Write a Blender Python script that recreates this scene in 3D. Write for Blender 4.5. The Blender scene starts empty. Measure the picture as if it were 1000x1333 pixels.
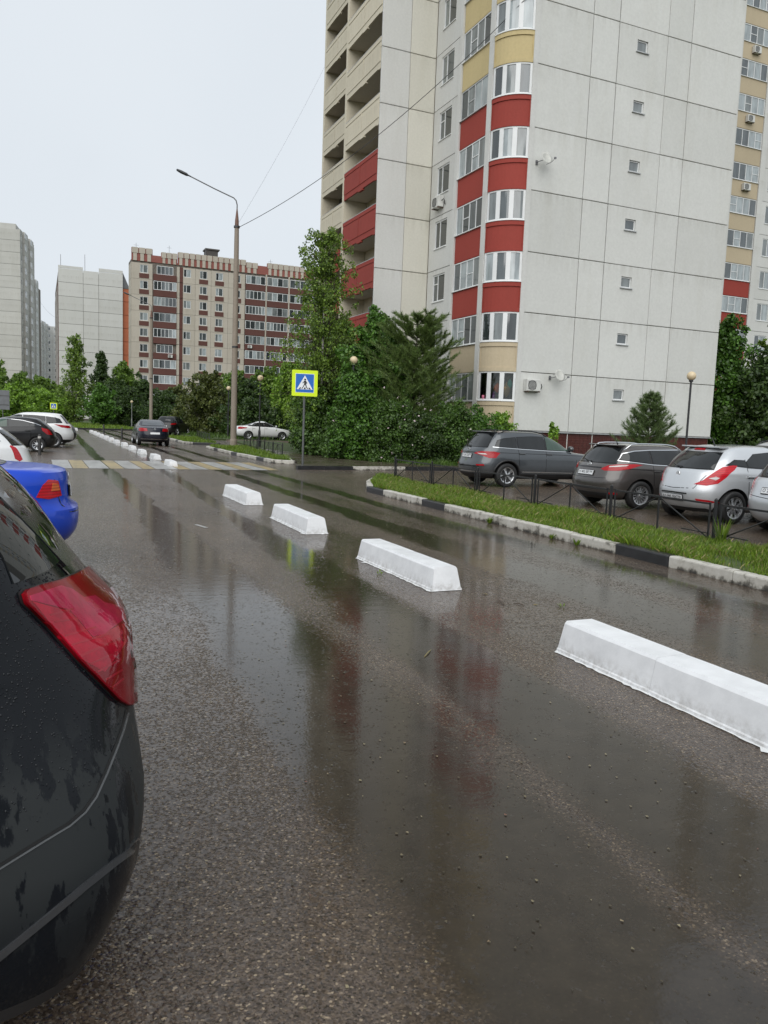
import bpy, bmesh, math, random
import numpy as np
from mathutils import Vector, Matrix
from mathutils.bvhtree import BVHTree

random.seed(7)
RNG = np.random.default_rng(11)
SC = bpy.context.scene
COL = SC.collection
R = math.radians

# ------------------------------------------------------------------ camera
cam_d = bpy.data.cameras.new('camera')
cam = bpy.data.objects.new('camera', cam_d)
COL.objects.link(cam)
cam_d.sensor_fit = 'VERTICAL'
cam_d.sensor_height = 36.0
cam_d.sensor_width = 27.0
cam_d.lens = 36.0 * 1024 / 1333
cam_d.clip_start = 0.05
cam_d.clip_end = 5000
_X = Vector((0.91656377, -0.39815677, 0.03717572))
_Y = Vector((0.01077454, 0.11752027, 0.99301203))
_F = Vector((0.39974337, 0.9097583, -0.11200478))
_M = Matrix((_X, _Y, -_F)).transposed().to_4x4()
_M.translation = Vector((0, 0, 1.75))
cam.matrix_world = _M
SC.camera = cam
SC.render.resolution_x, SC.render.resolution_y = 768, 1024

# ------------------------------------------------------------------ sky, sun, exposure (overcast, raining)
SUN_EL, SUN_AZ = R(42), R(212)      # high soft sun behind the camera, compass azimuth from +Y clockwise
world = bpy.data.worlds.new('World')
SC.world = world
world.use_nodes = True
wn = world.node_tree.nodes
wl = world.node_tree.links
wn.clear()
w_out = wn.new('ShaderNodeOutputWorld')
w_bg = wn.new('ShaderNodeBackground')
w_bg.inputs['Strength'].default_value = 0.1
sky_t = wn.new('ShaderNodeTexSky')
sky_t.sky_type = 'NISHITA'
sky_t.sun_disc = False
sky_t.sun_elevation = SUN_EL
sky_t.sun_rotation = SUN_AZ
sky_t.dust_density = 4.0
w_hs = wn.new('ShaderNodeHueSaturation')
w_hs.inputs['Saturation'].default_value = 0.35
wl.new(sky_t.outputs[0], w_hs.inputs['Color'])
w_tc = wn.new('ShaderNodeTexCoord')
w_no = wn.new('ShaderNodeTexNoise')          # faint structure of the closed cloud deck
w_no.inputs['Scale'].default_value = 1.6
w_no.inputs['Detail'].default_value = 4
wl.new(w_tc.outputs['Generated'], w_no.inputs['Vector'])
w_cr = wn.new('ShaderNodeValToRGB')
w_cr.color_ramp.elements[0].position = 0.3
w_cr.color_ramp.elements[0].color = (5.2, 5.65, 6.1, 1)
w_cr.color_ramp.elements[1].position = 0.75
w_cr.color_ramp.elements[1].color = (5.8, 6.2, 6.6, 1)
wl.new(w_no.outputs['Fac'], w_cr.inputs[0])
w_mx = wn.new('ShaderNodeMix')
w_mx.data_type = 'RGBA'
w_mx.inputs[0].default_value = 0.9
wl.new(w_hs.outputs[0], w_mx.inputs[6])
wl.new(w_cr.outputs[0], w_mx.inputs[7])
wl.new(w_mx.outputs[2], w_bg.inputs['Color'])
wl.new(w_bg.outputs[0], w_out.inputs['Surface'])

sun_d = bpy.data.lights.new('sun', 'SUN')
sun_d.energy = 1.5
sun_d.angle = R(70)
sun_d.color = (1.0, 0.98, 0.95)
sun = bpy.data.objects.new('sun', sun_d)
COL.objects.link(sun)
_sd = Vector((math.sin(SUN_AZ) * math.cos(SUN_EL), math.cos(SUN_AZ) * math.cos(SUN_EL), math.sin(SUN_EL)))
sun.rotation_euler = (-_sd).to_track_quat('-Z', 'Y').to_euler()
sun.location = (0, -20, 60)

SC.view_settings.view_transform = 'Standard'
SC.view_settings.look = 'None'
SC.view_settings.exposure = 0.5
SC.view_settings.gamma = 1.0
SC.view_settings.use_curve_mapping = False
try:
    SC.cycles.use_denoising = True
    SC.cycles.denoiser = 'OPENIMAGEDENOISE'
    SC.cycles.max_bounces = 8
    SC.cycles.diffuse_bounces = 3
    SC.cycles.glossy_bounces = 4
    SC.cycles.transmission_bounces = 4
    SC.cycles.caustics_reflective = False
    SC.cycles.caustics_refractive = False
    SC.cycles.sample_clamp_indirect = 6
except Exception:
    pass

# ------------------------------------------------------------------ materials
MATS = {}
class NT:
    """tiny node helper"""
    def __init__(s, name):
        s.m = bpy.data.materials.new(name)
        s.m.use_nodes = True
        s.t = s.m.node_tree
        s.b = s.t.nodes['Principled BSDF']
    def n(s, typ, **kw):
        o = s.t.nodes.new(typ)
        for k, v in kw.items():
            if k.startswith('i_'):
                o.inputs[k[2:].replace('_', ' ')].default_value = v
            else:
                setattr(o, k, v)
        return o
    def l(s, a, b):
        s.t.links.new(a, b)
    def coord(s, which='Object', scale=None):
        tc = s.n('ShaderNodeTexCoord')
        o = tc.outputs[which]
        if scale is not None:
            mp = s.n('ShaderNodeMapping')
            mp.inputs['Scale'].default_value = scale
            s.l(o, mp.inputs['Vector'])
            o = mp.outputs['Vector']
        return o
    def world_pos(s, scale=None):
        o = s.n('ShaderNodeNewGeometry').outputs['Position']
        if scale is not None:
            mp = s.n('ShaderNodeMapping')
            mp.inputs['Scale'].default_value = scale
            s.l(o, mp.inputs['Vector'])
            o = mp.outputs['Vector']
        return o
    def noise(s, vec, scale, detail=4, rough=0.55):
        o = s.n('ShaderNodeTexNoise')
        o.inputs['Scale'].default_value = scale
        o.inputs['Detail'].default_value = detail
        o.inputs['Roughness'].default_value = rough
        if vec is not None:
            s.l(vec, o.inputs['Vector'])
        return o.outputs['Fac']
    def ramp(s, fac, stops):
        o = s.n('ShaderNodeValToRGB')
        e = o.color_ramp.elements
        while len(e) < len(stops):
            e.new(0.5)
        for i, (p, c) in enumerate(stops):
            e[i].position = p
            e[i].color = (c[0], c[1], c[2], 1) if hasattr(c, '__len__') else (c, c, c, 1)
        s.l(fac, o.inputs[0])
        return o.outputs[0]
    def math(s, op, a, b=None, clamp=False):
        o = s.n('ShaderNodeMath', operation=op, use_clamp=clamp)
        for i, v in enumerate((a, b)):
            if v is None:
                continue
            if isinstance(v, (int, float)):
                o.inputs[i].default_value = v
            else:
                s.l(v, o.inputs[i])
        return o.outputs[0]
    def mix(s, fac, a, b):
        o = s.n('ShaderNodeMix', data_type='RGBA')
        if isinstance(fac, (int, float)):
            o.inputs[0].default_value = fac
        else:
            s.l(fac, o.inputs[0])
        for i, v in ((6, a), (7, b)):
            if hasattr(v, '__len__'):
                o.inputs[i].default_value = (v[0], v[1], v[2], 1)
            else:
                s.l(v, o.inputs[i])
        return o.outputs[2]
    def bump(s, h, strength, dist=0.01):
        o = s.n('ShaderNodeBump')
        if isinstance(strength, (int, float)):
            o.inputs['Strength'].default_value = strength
        else:
            s.l(strength, o.inputs['Strength'])
        o.inputs['Distance'].default_value = dist
        s.l(h, o.inputs['Height'])
        s.l(o.outputs[0], s.b.inputs['Normal'])
        return o
    def set(s, **kw):
        for k, v in kw.items():
            key = {'color': 'Base Color', 'rough': 'Roughness', 'metal': 'Metallic', 'ior': 'IOR', 'coat': 'Coat Weight',
                   'coat_rough': 'Coat Roughness', 'trans': 'Transmission Weight', 'emit': 'Emission Color',
                   'emit_s': 'Emission Strength', 'spec': 'Specular IOR Level', 'sub': 'Subsurface Weight'}[k]
            i = s.b.inputs[key]
            if isinstance(v, (int, float)):
                i.default_value = v
            elif hasattr(v, '__len__'):
                i.default_value = (v[0], v[1], v[2], 1)
            else:
                s.l(v, i)
        return s

def plain(name, color, rough=0.5, metal=0.0, var=0.12, scale=3.0, coat=0.0, ior=1.5, fine=0.0):
    """plain material with slight procedural unevenness of colour and gloss"""
    if name in MATS:
        return MATS[name]
    t = NT(name)
    c = t.coord('Object')
    f = t.noise(c, scale, 5)
    lo = [max(0, x * (1 - var)) for x in color]
    hi = [min(1, x * (1 + var)) for x in color]
    t.set(color=t.ramp(f, [(0.3, lo), (0.7, hi)]), metal=metal, coat=coat, ior=ior)
    t.set(rough=t.ramp(f, [(0.2, max(0.02, rough * 0.85)), (0.8, min(1, rough * 1.15))]))
    if fine:
        t.bump(t.noise(c, 60, 3), fine, 0.004)
    MATS[name] = t.m
    return t.m

def wall_paint(name, color, dirt=0.16):
    """painted concrete panel: blotches, rain streaks running down, dust at the panel joints"""
    if name in MATS:
        return MATS[name]
    t = NT(name)
    p = t.world_pos()
    big = t.noise(p, 0.35, 4)
    st = t.noise(t.world_pos((1.1, 1.1, 0.16)), 1.1, 6, 0.7)
    fin = t.noise(p, 9, 5, 0.65)
    a = t.ramp(big, [(0.25, [x * (1 - dirt) for x in color]), (0.7, color)])
    b = t.ramp(st, [(0.28, [x * (1 - dirt * 0.7) * f for x, f in zip(color, (0.98, 0.97, 0.94))]), (0.52, color)])
    m = t.mix(0.5, a, b)
    # rain-washed grime gathering below the storey joints and running down from them
    sz = t.n('ShaderNodeSeparateXYZ'); t.l(p, sz.inputs[0])
    fr = t.math('FRACT', t.math('DIVIDE', t.math('SUBTRACT', sz.outputs[2], 1.65), 2.8))
    below = t.ramp(fr, [(0.0, 0.55), (0.04, 0.0), (0.70, 0.0), (0.97, 0.7), (1.0, 1.0)])
    run = t.noise(t.world_pos((2.6, 2.6, 0.22)), 1.7, 5, 0.65)
    grime = t.math('MULTIPLY', below, t.ramp(run, [(0.42, 0.0), (0.68, 1.0)]))
    m = t.mix(t.math('MULTIPLY', grime, 0.42), m, [x * 0.55 * f for x, f in zip(color, (1.0, 0.96, 0.88))])
    fine = t.ramp(fin, [(0.3, 0.90), (0.7, 1.0)])
    mul = t.n('ShaderNodeMix', data_type='RGBA', blend_type='MULTIPLY')
    mul.inputs[0].default_value = 1.0
    t.l(m, mul.inputs[6])
    t.l(fine, mul.inputs[7])
    # every panel was cast and painted on its own: a slightly different tone for each
    oi = t.n('ShaderNodeObjectInfo')
    tone = t.n('ShaderNodeMix', data_type='RGBA', blend_type='MULTIPLY'); tone.inputs[0].default_value = 1.0
    t.l(mul.outputs[2], tone.inputs[6]); t.l(t.ramp(oi.outputs['Random'], [(0.0, (0.935, 0.935, 0.93)), (1.0, (1.03, 1.03, 1.03))]), tone.inputs[7])
    t.set(color=tone.outputs[2], rough=0.75, ior=1.4)
    t.bump(t.noise(p, 25, 5), 0.15, 0.01)
    MATS[name] = t.m
    return t.m

def glass(name, color, rough=0.04, ior=1.9):
    """window pane seen from outdoors: dim room, curtain or sky tone put into its colour, hard reflection in front"""
    if name in MATS:
        return MATS[name]
    t = NT(name)
    f = t.noise(t.world_pos((1.3, 1.3, 0.35)), 2.2, 3)
    t.set(color=t.ramp(f, [(0.35, [x * 0.72 for x in color]), (0.65, [x * 1.2 for x in color])]), rough=rough, ior=ior)
    t.bump(t.noise(t.world_pos(), 1.1, 1), 0.02, 0.05)
    MATS[name] = t.m
    return t.m

def car_paint(name, color, metal=0.0, rough=0.35, coat=1.0):
    if name in MATS:
        return MATS[name]
    t = NT(name)
    c = t.coord('Object')
    f = t.noise(c, 2.5, 5)
    z = t.n('ShaderNodeSeparateXYZ')
    t.l(c, z.inputs[0])
    dirt = t.math('MULTIPLY', t.ramp(z.outputs[2], [(0.25, 0.55), (0.75, 0.0)]), f)
    col = t.mix(dirt, t.ramp(f, [(0.2, [x * 0.94 for x in color]), (0.8, color)]), (0.075, 0.07, 0.062))
    t.set(color=col, metal=metal, rough=rough, coat=coat, coat_rough=0.04, ior=1.5 if coat > .9 else 1.35)
    vor = t.n('ShaderNodeTexVoronoi', feature='SMOOTH_F1')
    vor.inputs['Scale'].default_value = 75
    t.l(c, vor.inputs['Vector'])
    drop = t.ramp(vor.outputs['Distance'], [(0.0, 1.0), (0.28, 0.0)])
    t.bump(drop, 0.10, 0.004)
    MATS[name] = t.m
    return t.m

def leafmat(name, dark, light, trans=0.35):
    if name in MATS:
        return MATS[name]
    t = NT(name)
    g = t.n('ShaderNodeNewGeometry')
    col = t.ramp(g.outputs['Random Per Island'], [(0.0, dark), (0.75, light), (1.0, [min(1, x * 1.35) for x in light])])
    t.set(color=col, rough=0.38, ior=1.45)
    tr = t.n('ShaderNodeBsdfTranslucent')
    t.l(col, tr.inputs['Color'])
    mx = t.n('ShaderNodeMixShader')
    mx.inputs[0].default_value = trans
    t.l(t.b.outputs[0], mx.inputs[1])
    t.l(tr.outputs[0], mx.inputs[2])
    out = t.t.nodes['Material Output']
    t.l(mx.outputs[0], out.inputs['Surface'])
    MATS[name] = t.m
    return t.m

# ------------------------------------------------------------------ mesh helpers
def new_mesh(name, verts, faces, mats, smooth=False, midx=None):
    me = bpy.data.meshes.new(name)
    me.from_pydata([tuple(v) for v in verts], [], faces)
    if not isinstance(mats, (list, tuple)):
        mats = [mats]
    for m in mats:
        me.materials.append(m)
    if midx is not None:
        me.polygons.foreach_set('material_index', midx)
    if smooth:
        me.polygons.foreach_set('use_smooth', [True] * len(me.polygons))
    me.update()
    return me

def quads_mesh(name, V, mat, k=4):
    """fast mesh of loose k-gons from an (n,k,3) array"""
    n = V.shape[0]
    me = bpy.data.meshes.new(name)
    me.vertices.add(n * k)
    me.vertices.foreach_set('co', V.reshape(-1).astype(np.float32))
    me.loops.add(n * k)
    me.loops.foreach_set('vertex_index', np.arange(n * k, dtype=np.int32))
    me.polygons.add(n)
    me.polygons.foreach_set('loop_start', np.arange(0, n * k, k, dtype=np.int32))
    me.polygons.foreach_set('loop_total', np.full(n, k, dtype=np.int32))
    me.materials.append(mat)
    me.update(calc_edges=True)
    return me

def link(name, me, parent=None, loc=(0, 0, 0), rotz=0.0):
    o = bpy.data.objects.new(name, me)
    COL.objects.link(o)
    o.location = loc
    if rotz:
        o.rotation_euler = (0, 0, rotz)
    if parent is not None:
        o.parent = parent
    return o

def empty(name, loc=(0, 0, 0), rotz=0.0, parent=None):
    o = bpy.data.objects.new(name, None)
    COL.objects.link(o)
    o.empty_display_size = 0.2
    o.location = loc
    o.rotation_euler = (0, 0, rotz)
    if parent is not None:
        o.parent = parent
    return o

def tag(o, label=None, cat=None, group=None, kind=None):
    if label: o['label'] = label
    if cat: o['category'] = cat
    if group: o['group'] = group
    if kind: o['kind'] = kind
    return o

class MB:
    """collects boxes, bars and tubes into one mesh"""
    def __init__(s):
        s.v = []; s.f = []; s.mi = []; s.cur = 0
    def add(s, vs, fs):
        o = len(s.v)
        s.v += [tuple(v) for v in vs]
        s.f += [tuple(i + o for i in f) for f in fs]
        s.mi += [s.cur] * len(fs)
        return s
    def box(s, x0, x1, y0, y1, z0, z1):
        return s.add([(x0, y0, z0), (x1, y0, z0), (x1, y1, z0), (x0, y1, z0), (x0, y0, z1), (x1, y0, z1), (x1, y1, z1), (x0, y1, z1)],
                     [(0, 3, 2, 1), (4, 5, 6, 7), (0, 1, 5, 4), (1, 2, 6, 5), (2, 3, 7, 6), (3, 0, 4, 7)])
    def bbox(s, x0, x1, y0, y1, z0, z1, b):
        """box with chamfered upright and front edges"""
        xs = [x0, x0 + b, x1 - b, x1]
        # frustum caps in y (front at y0)
        s.add([(x0 + b, y0, z0 + b), (x1 - b, y0, z0 + b), (x1 - b, y0, z1 - b), (x0 + b, y0, z1 - b),
               (x0, y0 + b, z0), (x1, y0 + b, z0), (x1, y0 + b, z1), (x0, y0 + b, z1),
               (x0, y1, z0), (x1, y1, z0), (x1, y1, z1), (x0, y1, z1)],
              [(0, 1, 2, 3), (0, 4, 5, 1), (1, 5, 6, 2), (2, 6, 7, 3), (3, 7, 4, 0),
               (4, 8, 9, 5), (5, 9, 10, 6), (6, 10, 11, 7), (7, 11, 8, 4), (8, 11, 10, 9)])
        return s
    def prism(s, poly, z0, z1):
        n = len(poly)
        s.add([(p[0], p[1], z0) for p in poly] + [(p[0], p[1], z1) for p in poly],
              [tuple(range(n - 1, -1, -1)), tuple(range(n, 2 * n))] + [(i, (i + 1) % n, n + (i + 1) % n, n + i) for i in range(n)])
        return s
    def tube(s, pts, rad, n=8, cap=True):
        pts = [Vector(p) for p in pts]
        if not hasattr(rad, '__len__'):
            rad = [rad] * len(pts)
        o = len(s.v)
        up = Vector((0, 0, 1))
        vs = []
        prev = None
        for i, p in enumerate(pts):
            d = (pts[min(i + 1, len(pts) - 1)] - pts[max(i - 1, 0)]).normalized()
            if prev is None:
                a = d.cross(up)
                if a.length < 1e-3:
                    a = d.cross(Vector((1, 0, 0)))
                a.normalize()
            else:
                a = (prev - d * prev.dot(d))
                a.normalize()
            prev = a
            b = d.cross(a)
            for k in range(n):
                t = 2 * math.pi * k / n
                vs.append(p + (a * math.cos(t) + b * math.sin(t)) * rad[i])
        fs = []
        for i in range(len(pts) - 1):
            for k in range(n):
                fs.append((i * n + k, i * n + (k + 1) % n, (i + 1) * n + (k + 1) % n, (i + 1) * n + k))
        if cap:
            fs.append(tuple(range(n - 1, -1, -1)))
            fs.append(tuple((len(pts) - 1) * n + k for k in range(n)))
        return s.add(vs, fs)
    def lathe(s, prof, n=20, c=(0, 0, 0), axis='z'):
        vs = []
        for (r, h) in prof:
            for k in range(n):
                t = 2 * math.pi * k / n
                q = (r * math.cos(t), r * math.sin(t), h)
                if axis == 'y': q = (q[0], q[2], q[1])
                if axis == 'x': q = (q[2], q[0], q[1])
                vs.append((q[0] + c[0], q[1] + c[1], q[2] + c[2]))
        fs = []
        for i in range(len(prof) - 1):
            for k in range(n):
                fs.append((i * n + k, i * n + (k + 1) % n, (i + 1) * n + (k + 1) % n, (i + 1) * n + k))
        return s.add(vs, fs)
    def mesh(s, name, mats, smooth=False):
        return new_mesh(name, s.v, s.f, mats, smooth, s.mi if isinstance(mats, (list, tuple)) and len(mats) > 1 else None)
    def build(s, name, mats, parent=None, loc=(0, 0, 0), rotz=0.0, smooth=False, auto=None):
        me = s.mesh(name, mats, smooth)
        if auto is not None:
            fix_normals(me)
            me.polygons.foreach_set('use_smooth', [True] * len(me.polygons))
            me.set_sharp_from_angle(angle=R(auto))
        return link(name, me, parent, loc, rotz)

def fix_normals(me):
    bm = bmesh.new(); bm.from_mesh(me)
    bmesh.ops.recalc_face_normals(bm, faces=bm.faces)
    bm.to_mesh(me); bm.free()

def text_mesh(body, size, mat, extrude=0.001):
    cu = bpy.data.curves.new('lettering', 'FONT')
    cu.body = body
    cu.size = size
    cu.extrude = extrude
    cu.align_x = 'CENTER'
    cu.align_y = 'CENTER'
    cu.resolution_u = 2
    o = bpy.data.objects.new('lettering_tmp', cu)
    COL.objects.link(o)
    dg = bpy.context.evaluated_depsgraph_get()
    me = bpy.data.meshes.new_from_object(o.evaluated_get(dg))
    bpy.data.objects.remove(o)
    bpy.data.curves.remove(cu)
    me.materials.clear()
    me.materials.append(mat)
    return me

def pchip(xs, ys, q):
    xs = np.array(xs, float); ys = np.array(ys, float)
    h = np.diff(xs); d = np.diff(ys) / h
    m = np.zeros_like(xs)
    for i in range(1, len(xs) - 1):
        if d[i - 1] * d[i] > 0:
            w1 = 2 * h[i] + h[i - 1]; w2 = h[i] + 2 * h[i - 1]
            m[i] = (w1 + w2) / (w1 / d[i - 1] + w2 / d[i])
    m[0] = d[0]; m[-1] = d[-1]
    q = np.clip(q, xs[0], xs[-1])
    i = np.clip(np.searchsorted(xs, q) - 1, 0, len(h) - 1)
    t = (q - xs[i]) / h[i]
    return ((2 * t**3 - 3 * t**2 + 1) * ys[i] + (t**3 - 2 * t**2 + t) * h[i] * m[i] + (-2 * t**3 + 3 * t**2) * ys[i + 1] + (t**3 - t**2) * h[i] * m[i + 1])

def inside(poly, x, y):
    """vectorised point in polygon"""
    r = np.zeros(x.shape, bool)
    n = len(poly)
    for i in range(n):
        x0, y0 = poly[i]; x1, y1 = poly[(i + 1) % n]
        c = ((y0 > y) != (y1 > y)) & (x < (x1 - x0) * (y - y0) / (y1 - y0 + 1e-12) + x0)
        r ^= c
    return r
# ------------------------------------------------------------------ ground materials
def asphalt_mat():
    t = NT('wet_asphalt')
    p = t.world_pos()
    sx = t.n('ShaderNodeSeparateXYZ'); t.l(p, sx.inputs[0])
    u, v = sx.outputs[0], sx.outputs[1]
    # wheel ruts that hold water, wandering a little along the street
    wob = t.math('MULTIPLY', t.math('SUBTRACT', t.noise(t.world_pos((0.5, 0.09, 1)), 1.0, 3), 0.5), 0.9)
    edge = t.math('MULTIPLY', t.math('SUBTRACT', t.noise(t.world_pos((2.4, 0.8, 1)), 1.0, 5, 0.65), 0.5), 0.75)
    uu = t.math('ADD', t.math('ADD', u, t.math('MULTIPLY', wob, 0.5)), t.math('MULTIPLY', edge, 0.6))
    near = t.math('SUBTRACT', 1.0, t.math('DIVIDE', v, 16.0), clamp=True)
    rut = None
    for c, w, k, cmax in ((1.58, 0.17, 0.014, 2.5), (2.62, 0.14, 0.040, 4.05), (5.45, 0.17, 0.0, 9), (6.75, 0.16, 0.0, 9)):
        cc = t.math('MINIMUM', t.math('ADD', c, t.math('MULTIPLY', v, k)), cmax)
        ww = t.math('MULTIPLY', w, t.math('ADD', 1.0, t.math('MULTIPLY', near, 2.2)))
        d = t.math('DIVIDE', t.math('ABSOLUTE', t.math('SUBTRACT', uu, cc)), ww)
        r = t.math('SUBTRACT', 1.7, d, clamp=True)
        rut = r if rut is None else t.math('MAXIMUM', rut, r)
    big = t.noise(t.world_pos((0.55, 0.16, 1)), 1.0, 5, 0.6)
    # the carriageway sags a little near the camera and along the right kerb: the film stays closed there
    dv = t.math('DIVIDE', t.math('SUBTRACT', v, 5.5), 6.5)
    sag = t.math('DIVIDE', 1.0, t.math('ADD', 1.0, t.math('POWER', t.math('ABSOLUTE', dv), 4.0)))
    dk = t.math('DIVIDE', t.math('SUBTRACT', u, 6.4), 1.4)
    kerbside = t.math('DIVIDE', 1.0, t.math('ADD', 1.0, t.math('POWER', t.math('ABSOLUTE', dk), 4.0)))
    low = t.math('ADD', t.math('MULTIPLY', sag, 0.16), t.math('MULTIPLY', kerbside, 0.10))
    pud = t.ramp(t.math('ADD', big, low), [(0.50, 0.0), (0.72, 0.55), (0.90, 0.85), (0.99, 0.95)])
    wet = t.math('MAXIMUM', t.ramp(rut, [(0.10, 0.0), (0.85, 0.92)]), pud)
    # at grain scale the film is broken: single stones stand out of it, more of them where it is thin
    cell = t.n('ShaderNodeTexVoronoi'); cell.inputs['Scale'].default_value = 72
    t.l(p, cell.inputs['Vector'])
    cs = t.n('ShaderNodeSeparateColor'); t.l(cell.outputs['Color'], cs.inputs[0])
    clump = t.math('ADD', t.math('MULTIPLY', cs.outputs[1], 0.62), t.math('MULTIPLY', t.noise(p, 9, 4, 0.7), 0.38))
    film = t.ramp(t.math('SUBTRACT', t.math('ADD', t.math('MINIMUM', t.math('MAXIMUM', wet, 0.24), t.math('ADD', 0.54, t.math('MULTIPLY', rut, 0.19))), clump), 0.86), [(0.0, 0.0), (0.12, 1.0)])
    # colour: bitumen with pale aggregate and fines washed into the ruts
    agg = t.n('ShaderNodeTexVoronoi'); agg.inputs['Scale'].default_value = 120
    t.l(p, agg.inputs['Vector'])
    spk = t.n('ShaderNodeSeparateColor'); t.l(agg.outputs['Color'], spk.inputs[0])
    stone = t.ramp(spk.outputs[0], [(0.0, (0.032, 0.026, 0.021)), (0.55, (0.064, 0.051, 0.041)), (0.94, (0.098, 0.080, 0.063)), (0.985, (0.22, 0.185, 0.135))])
    patch = t.noise(p, 0.45, 5, 0.6)
    stone2 = t.n('ShaderNodeMix', data_type='RGBA', blend_type='MULTIPLY'); stone2.inputs[0].default_value = 1
    t.l(stone, stone2.inputs[6]); t.l(t.ramp(patch, [(0.3, (0.72, 0.70, 0.68)), (0.7, (1.15, 1.10, 1.03))]), stone2.inputs[7])
    tone_m = t.n('ShaderNodeMix', data_type='RGBA', blend_type='MULTIPLY'); tone_m.inputs[0].default_value = 1
    t.l(stone2.outputs[2], tone_m.inputs[6]); t.l(t.mix(wet, (1.58, 1.56, 1.58), (0.55, 0.46, 0.38)), tone_m.inputs[7])
    tone = tone_m.outputs[2]
    silt = t.ramp(t.noise(p, 6, 5, 0.7), [(0.3, (0.024, 0.019, 0.014)), (0.7, (0.040, 0.032, 0.023))])
    siltf = t.math('MULTIPLY', t.ramp(rut, [(0.35, 0.0), (0.9, 1.0)]), 0.9)
    t.set(color=t.mix(siltf, tone, silt), ior=1.43)
    rgh = t.mix(film, t.ramp(patch, [(0.3, 0.28), (0.7, 0.22)]), (0.085, 0.085, 0.085))
    t.set(rough=rgh)
    # relief: aggregate standing out of the water film, rings and ripples where the film closes
    v2 = t.n('ShaderNodeTexVoronoi', feature='F1'); v2.inputs['Scale'].default_value = 62
    t.l(p, v2.inputs['Vector'])
    mid = t.noise(p, 14, 4, 0.7)
    h1 = t.math('ADD', t.math('MULTIPLY', v2.outputs['Distance'], -0.8), t.math('MULTIPLY', mid, 0.6))
    rip = t.noise(t.world_pos((1.0, 2.2, 1)), 4.5, 3, 0.6)
    h2 = t.math('ADD', t.math('MULTIPLY', rip, 0.55), t.math('MULTIPLY', h1, 0.10))
    hm = t.n('ShaderNodeMix', data_type='FLOAT')
    t.l(film, hm.inputs[0]); t.l(h1, hm.inputs[2]); t.l(h2, hm.inputs[3])
    st = t.math('ADD', 0.14, t.math('MULTIPLY', t.math('SUBTRACT', 1.0, film), 0.85))
    t.bump(hm.outputs[0], st, 0.010)
    MATS['wet_asphalt'] = t.m
    return t.m

def soil_mat():
    t = NT('lawn_soil')
    p = t.world_pos()
    c = t.ramp(t.noise(p, 3.5, 6, 0.65), [(0.3, (0.030, 0.042, 0.012)), (0.55, (0.045, 0.075, 0.014)), (0.75, (0.085, 0.085, 0.030))])
    t.set(color=c, rough=0.85)
    t.bump(t.noise(p, 30, 5), 0.6, 0.03)
    return t.m

def paving_mat():
    t = NT('wet_paving_blocks')
    p = t.world_pos()
    mp = t.n('ShaderNodeMapping'); mp.inputs['Rotation'].default_value = (0, 0, R(45)); t.l(p, mp.inputs['Vector'])
    br = t.n('ShaderNodeTexBrick')
    br.inputs['Scale'].default_value = 1.0
    br.inputs['Brick Width'].default_value = 0.2
    br.inputs['Row Height'].default_value = 0.1
    br.inputs['Mortar Size'].default_value = 0.008
    br.inputs['Color1'].default_value = (0.075, 0.060, 0.046, 1)
    br.inputs['Color2'].default_value = (0.115, 0.088, 0.062, 1)
    br.inputs['Mortar'].default_value = (0.03, 0.03, 0.018, 1)
    t.l(mp.outputs[0], br.inputs['Vector'])
    n = t.noise(p, 1.3, 5)
    t.set(color=t.mix(t.math('MULTIPLY', n, 0.5), br.outputs['Color'], (0.05, 0.045, 0.03)), rough=t.ramp(n, [(0.35, 0.12), (0.65, 0.4)]))
    t.bump(br.outputs['Fac'], -0.5, 0.006)
    return t.m

def kerb_white_mat():
    t = NT('chipped_kerb_whitewash')
    p = t.world_pos()
    n = t.noise(p, 7, 6, 0.7)
    n2 = t.noise(t.world_pos((1, 1, 0.4)), 2.5, 4)
    f = t.math('ADD', t.math('MULTIPLY', n, 0.6), t.math('MULTIPLY', n2, 0.4))
    z = t.n('ShaderNodeSeparateXYZ'); t.l(p, z.inputs[0])
    low = t.math('MULTIPLY', t.ramp(z.outputs[2], [(0.0, 1.0), (0.07, 0.0)]), 0.14)
    f = t.math('SUBTRACT', f, low)
    t.set(color=t.ramp(f, [(0.33, (0.035, 0.032, 0.028)), (0.40, (0.17, 0.16, 0.135)), (0.46, (0.44, 0.42, 0.37)), (0.7, (0.60, 0.585, 0.54))]), rough=0.55)
    t.bump(n, 0.5, 0.01)
    return t.m

M_ASPH = asphalt_mat()
M_SOIL = soil_mat()
M_PAVE = paving_mat()
M_KW = kerb_white_mat()
M_KB = plain('kerb_black_paint', (0.018, 0.018, 0.019), 0.35, var=0.4, scale=8, fine=0.3)
M_KG = plain('bare_kerb_concrete', (0.20, 0.17, 0.14), 0.6, var=0.35, scale=6, fine=0.4)
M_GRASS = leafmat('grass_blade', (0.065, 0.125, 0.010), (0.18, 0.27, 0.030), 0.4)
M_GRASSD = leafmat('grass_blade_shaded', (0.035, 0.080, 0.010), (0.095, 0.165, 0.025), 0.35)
M_STRAW = leafmat('dry_grass_blade', (0.20, 0.17, 0.06), (0.34, 0.28, 0.12), 0.3)
def worn_line(name, col):
    t = NT(name)
    p = t.world_pos()
    n = t.math('ADD', t.math('MULTIPLY', t.noise(p, 9, 6, .7), .55), t.math('MULTIPLY', t.noise(t.world_pos((1, .25, 1)), 2.6, 4, .6), .45))
    t.set(color=t.ramp(n, [(0.36, (0.06, 0.052, 0.045)), (0.47, [x * .72 for x in col]), (0.62, col)]), rough=.33, ior=1.4)
    t.bump(t.noise(p, 60, 4), .3, .004)
    return t.m
M_WHITE_LINE = worn_line('worn_white_road_paint', (0.40, 0.40, 0.385))
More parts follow.
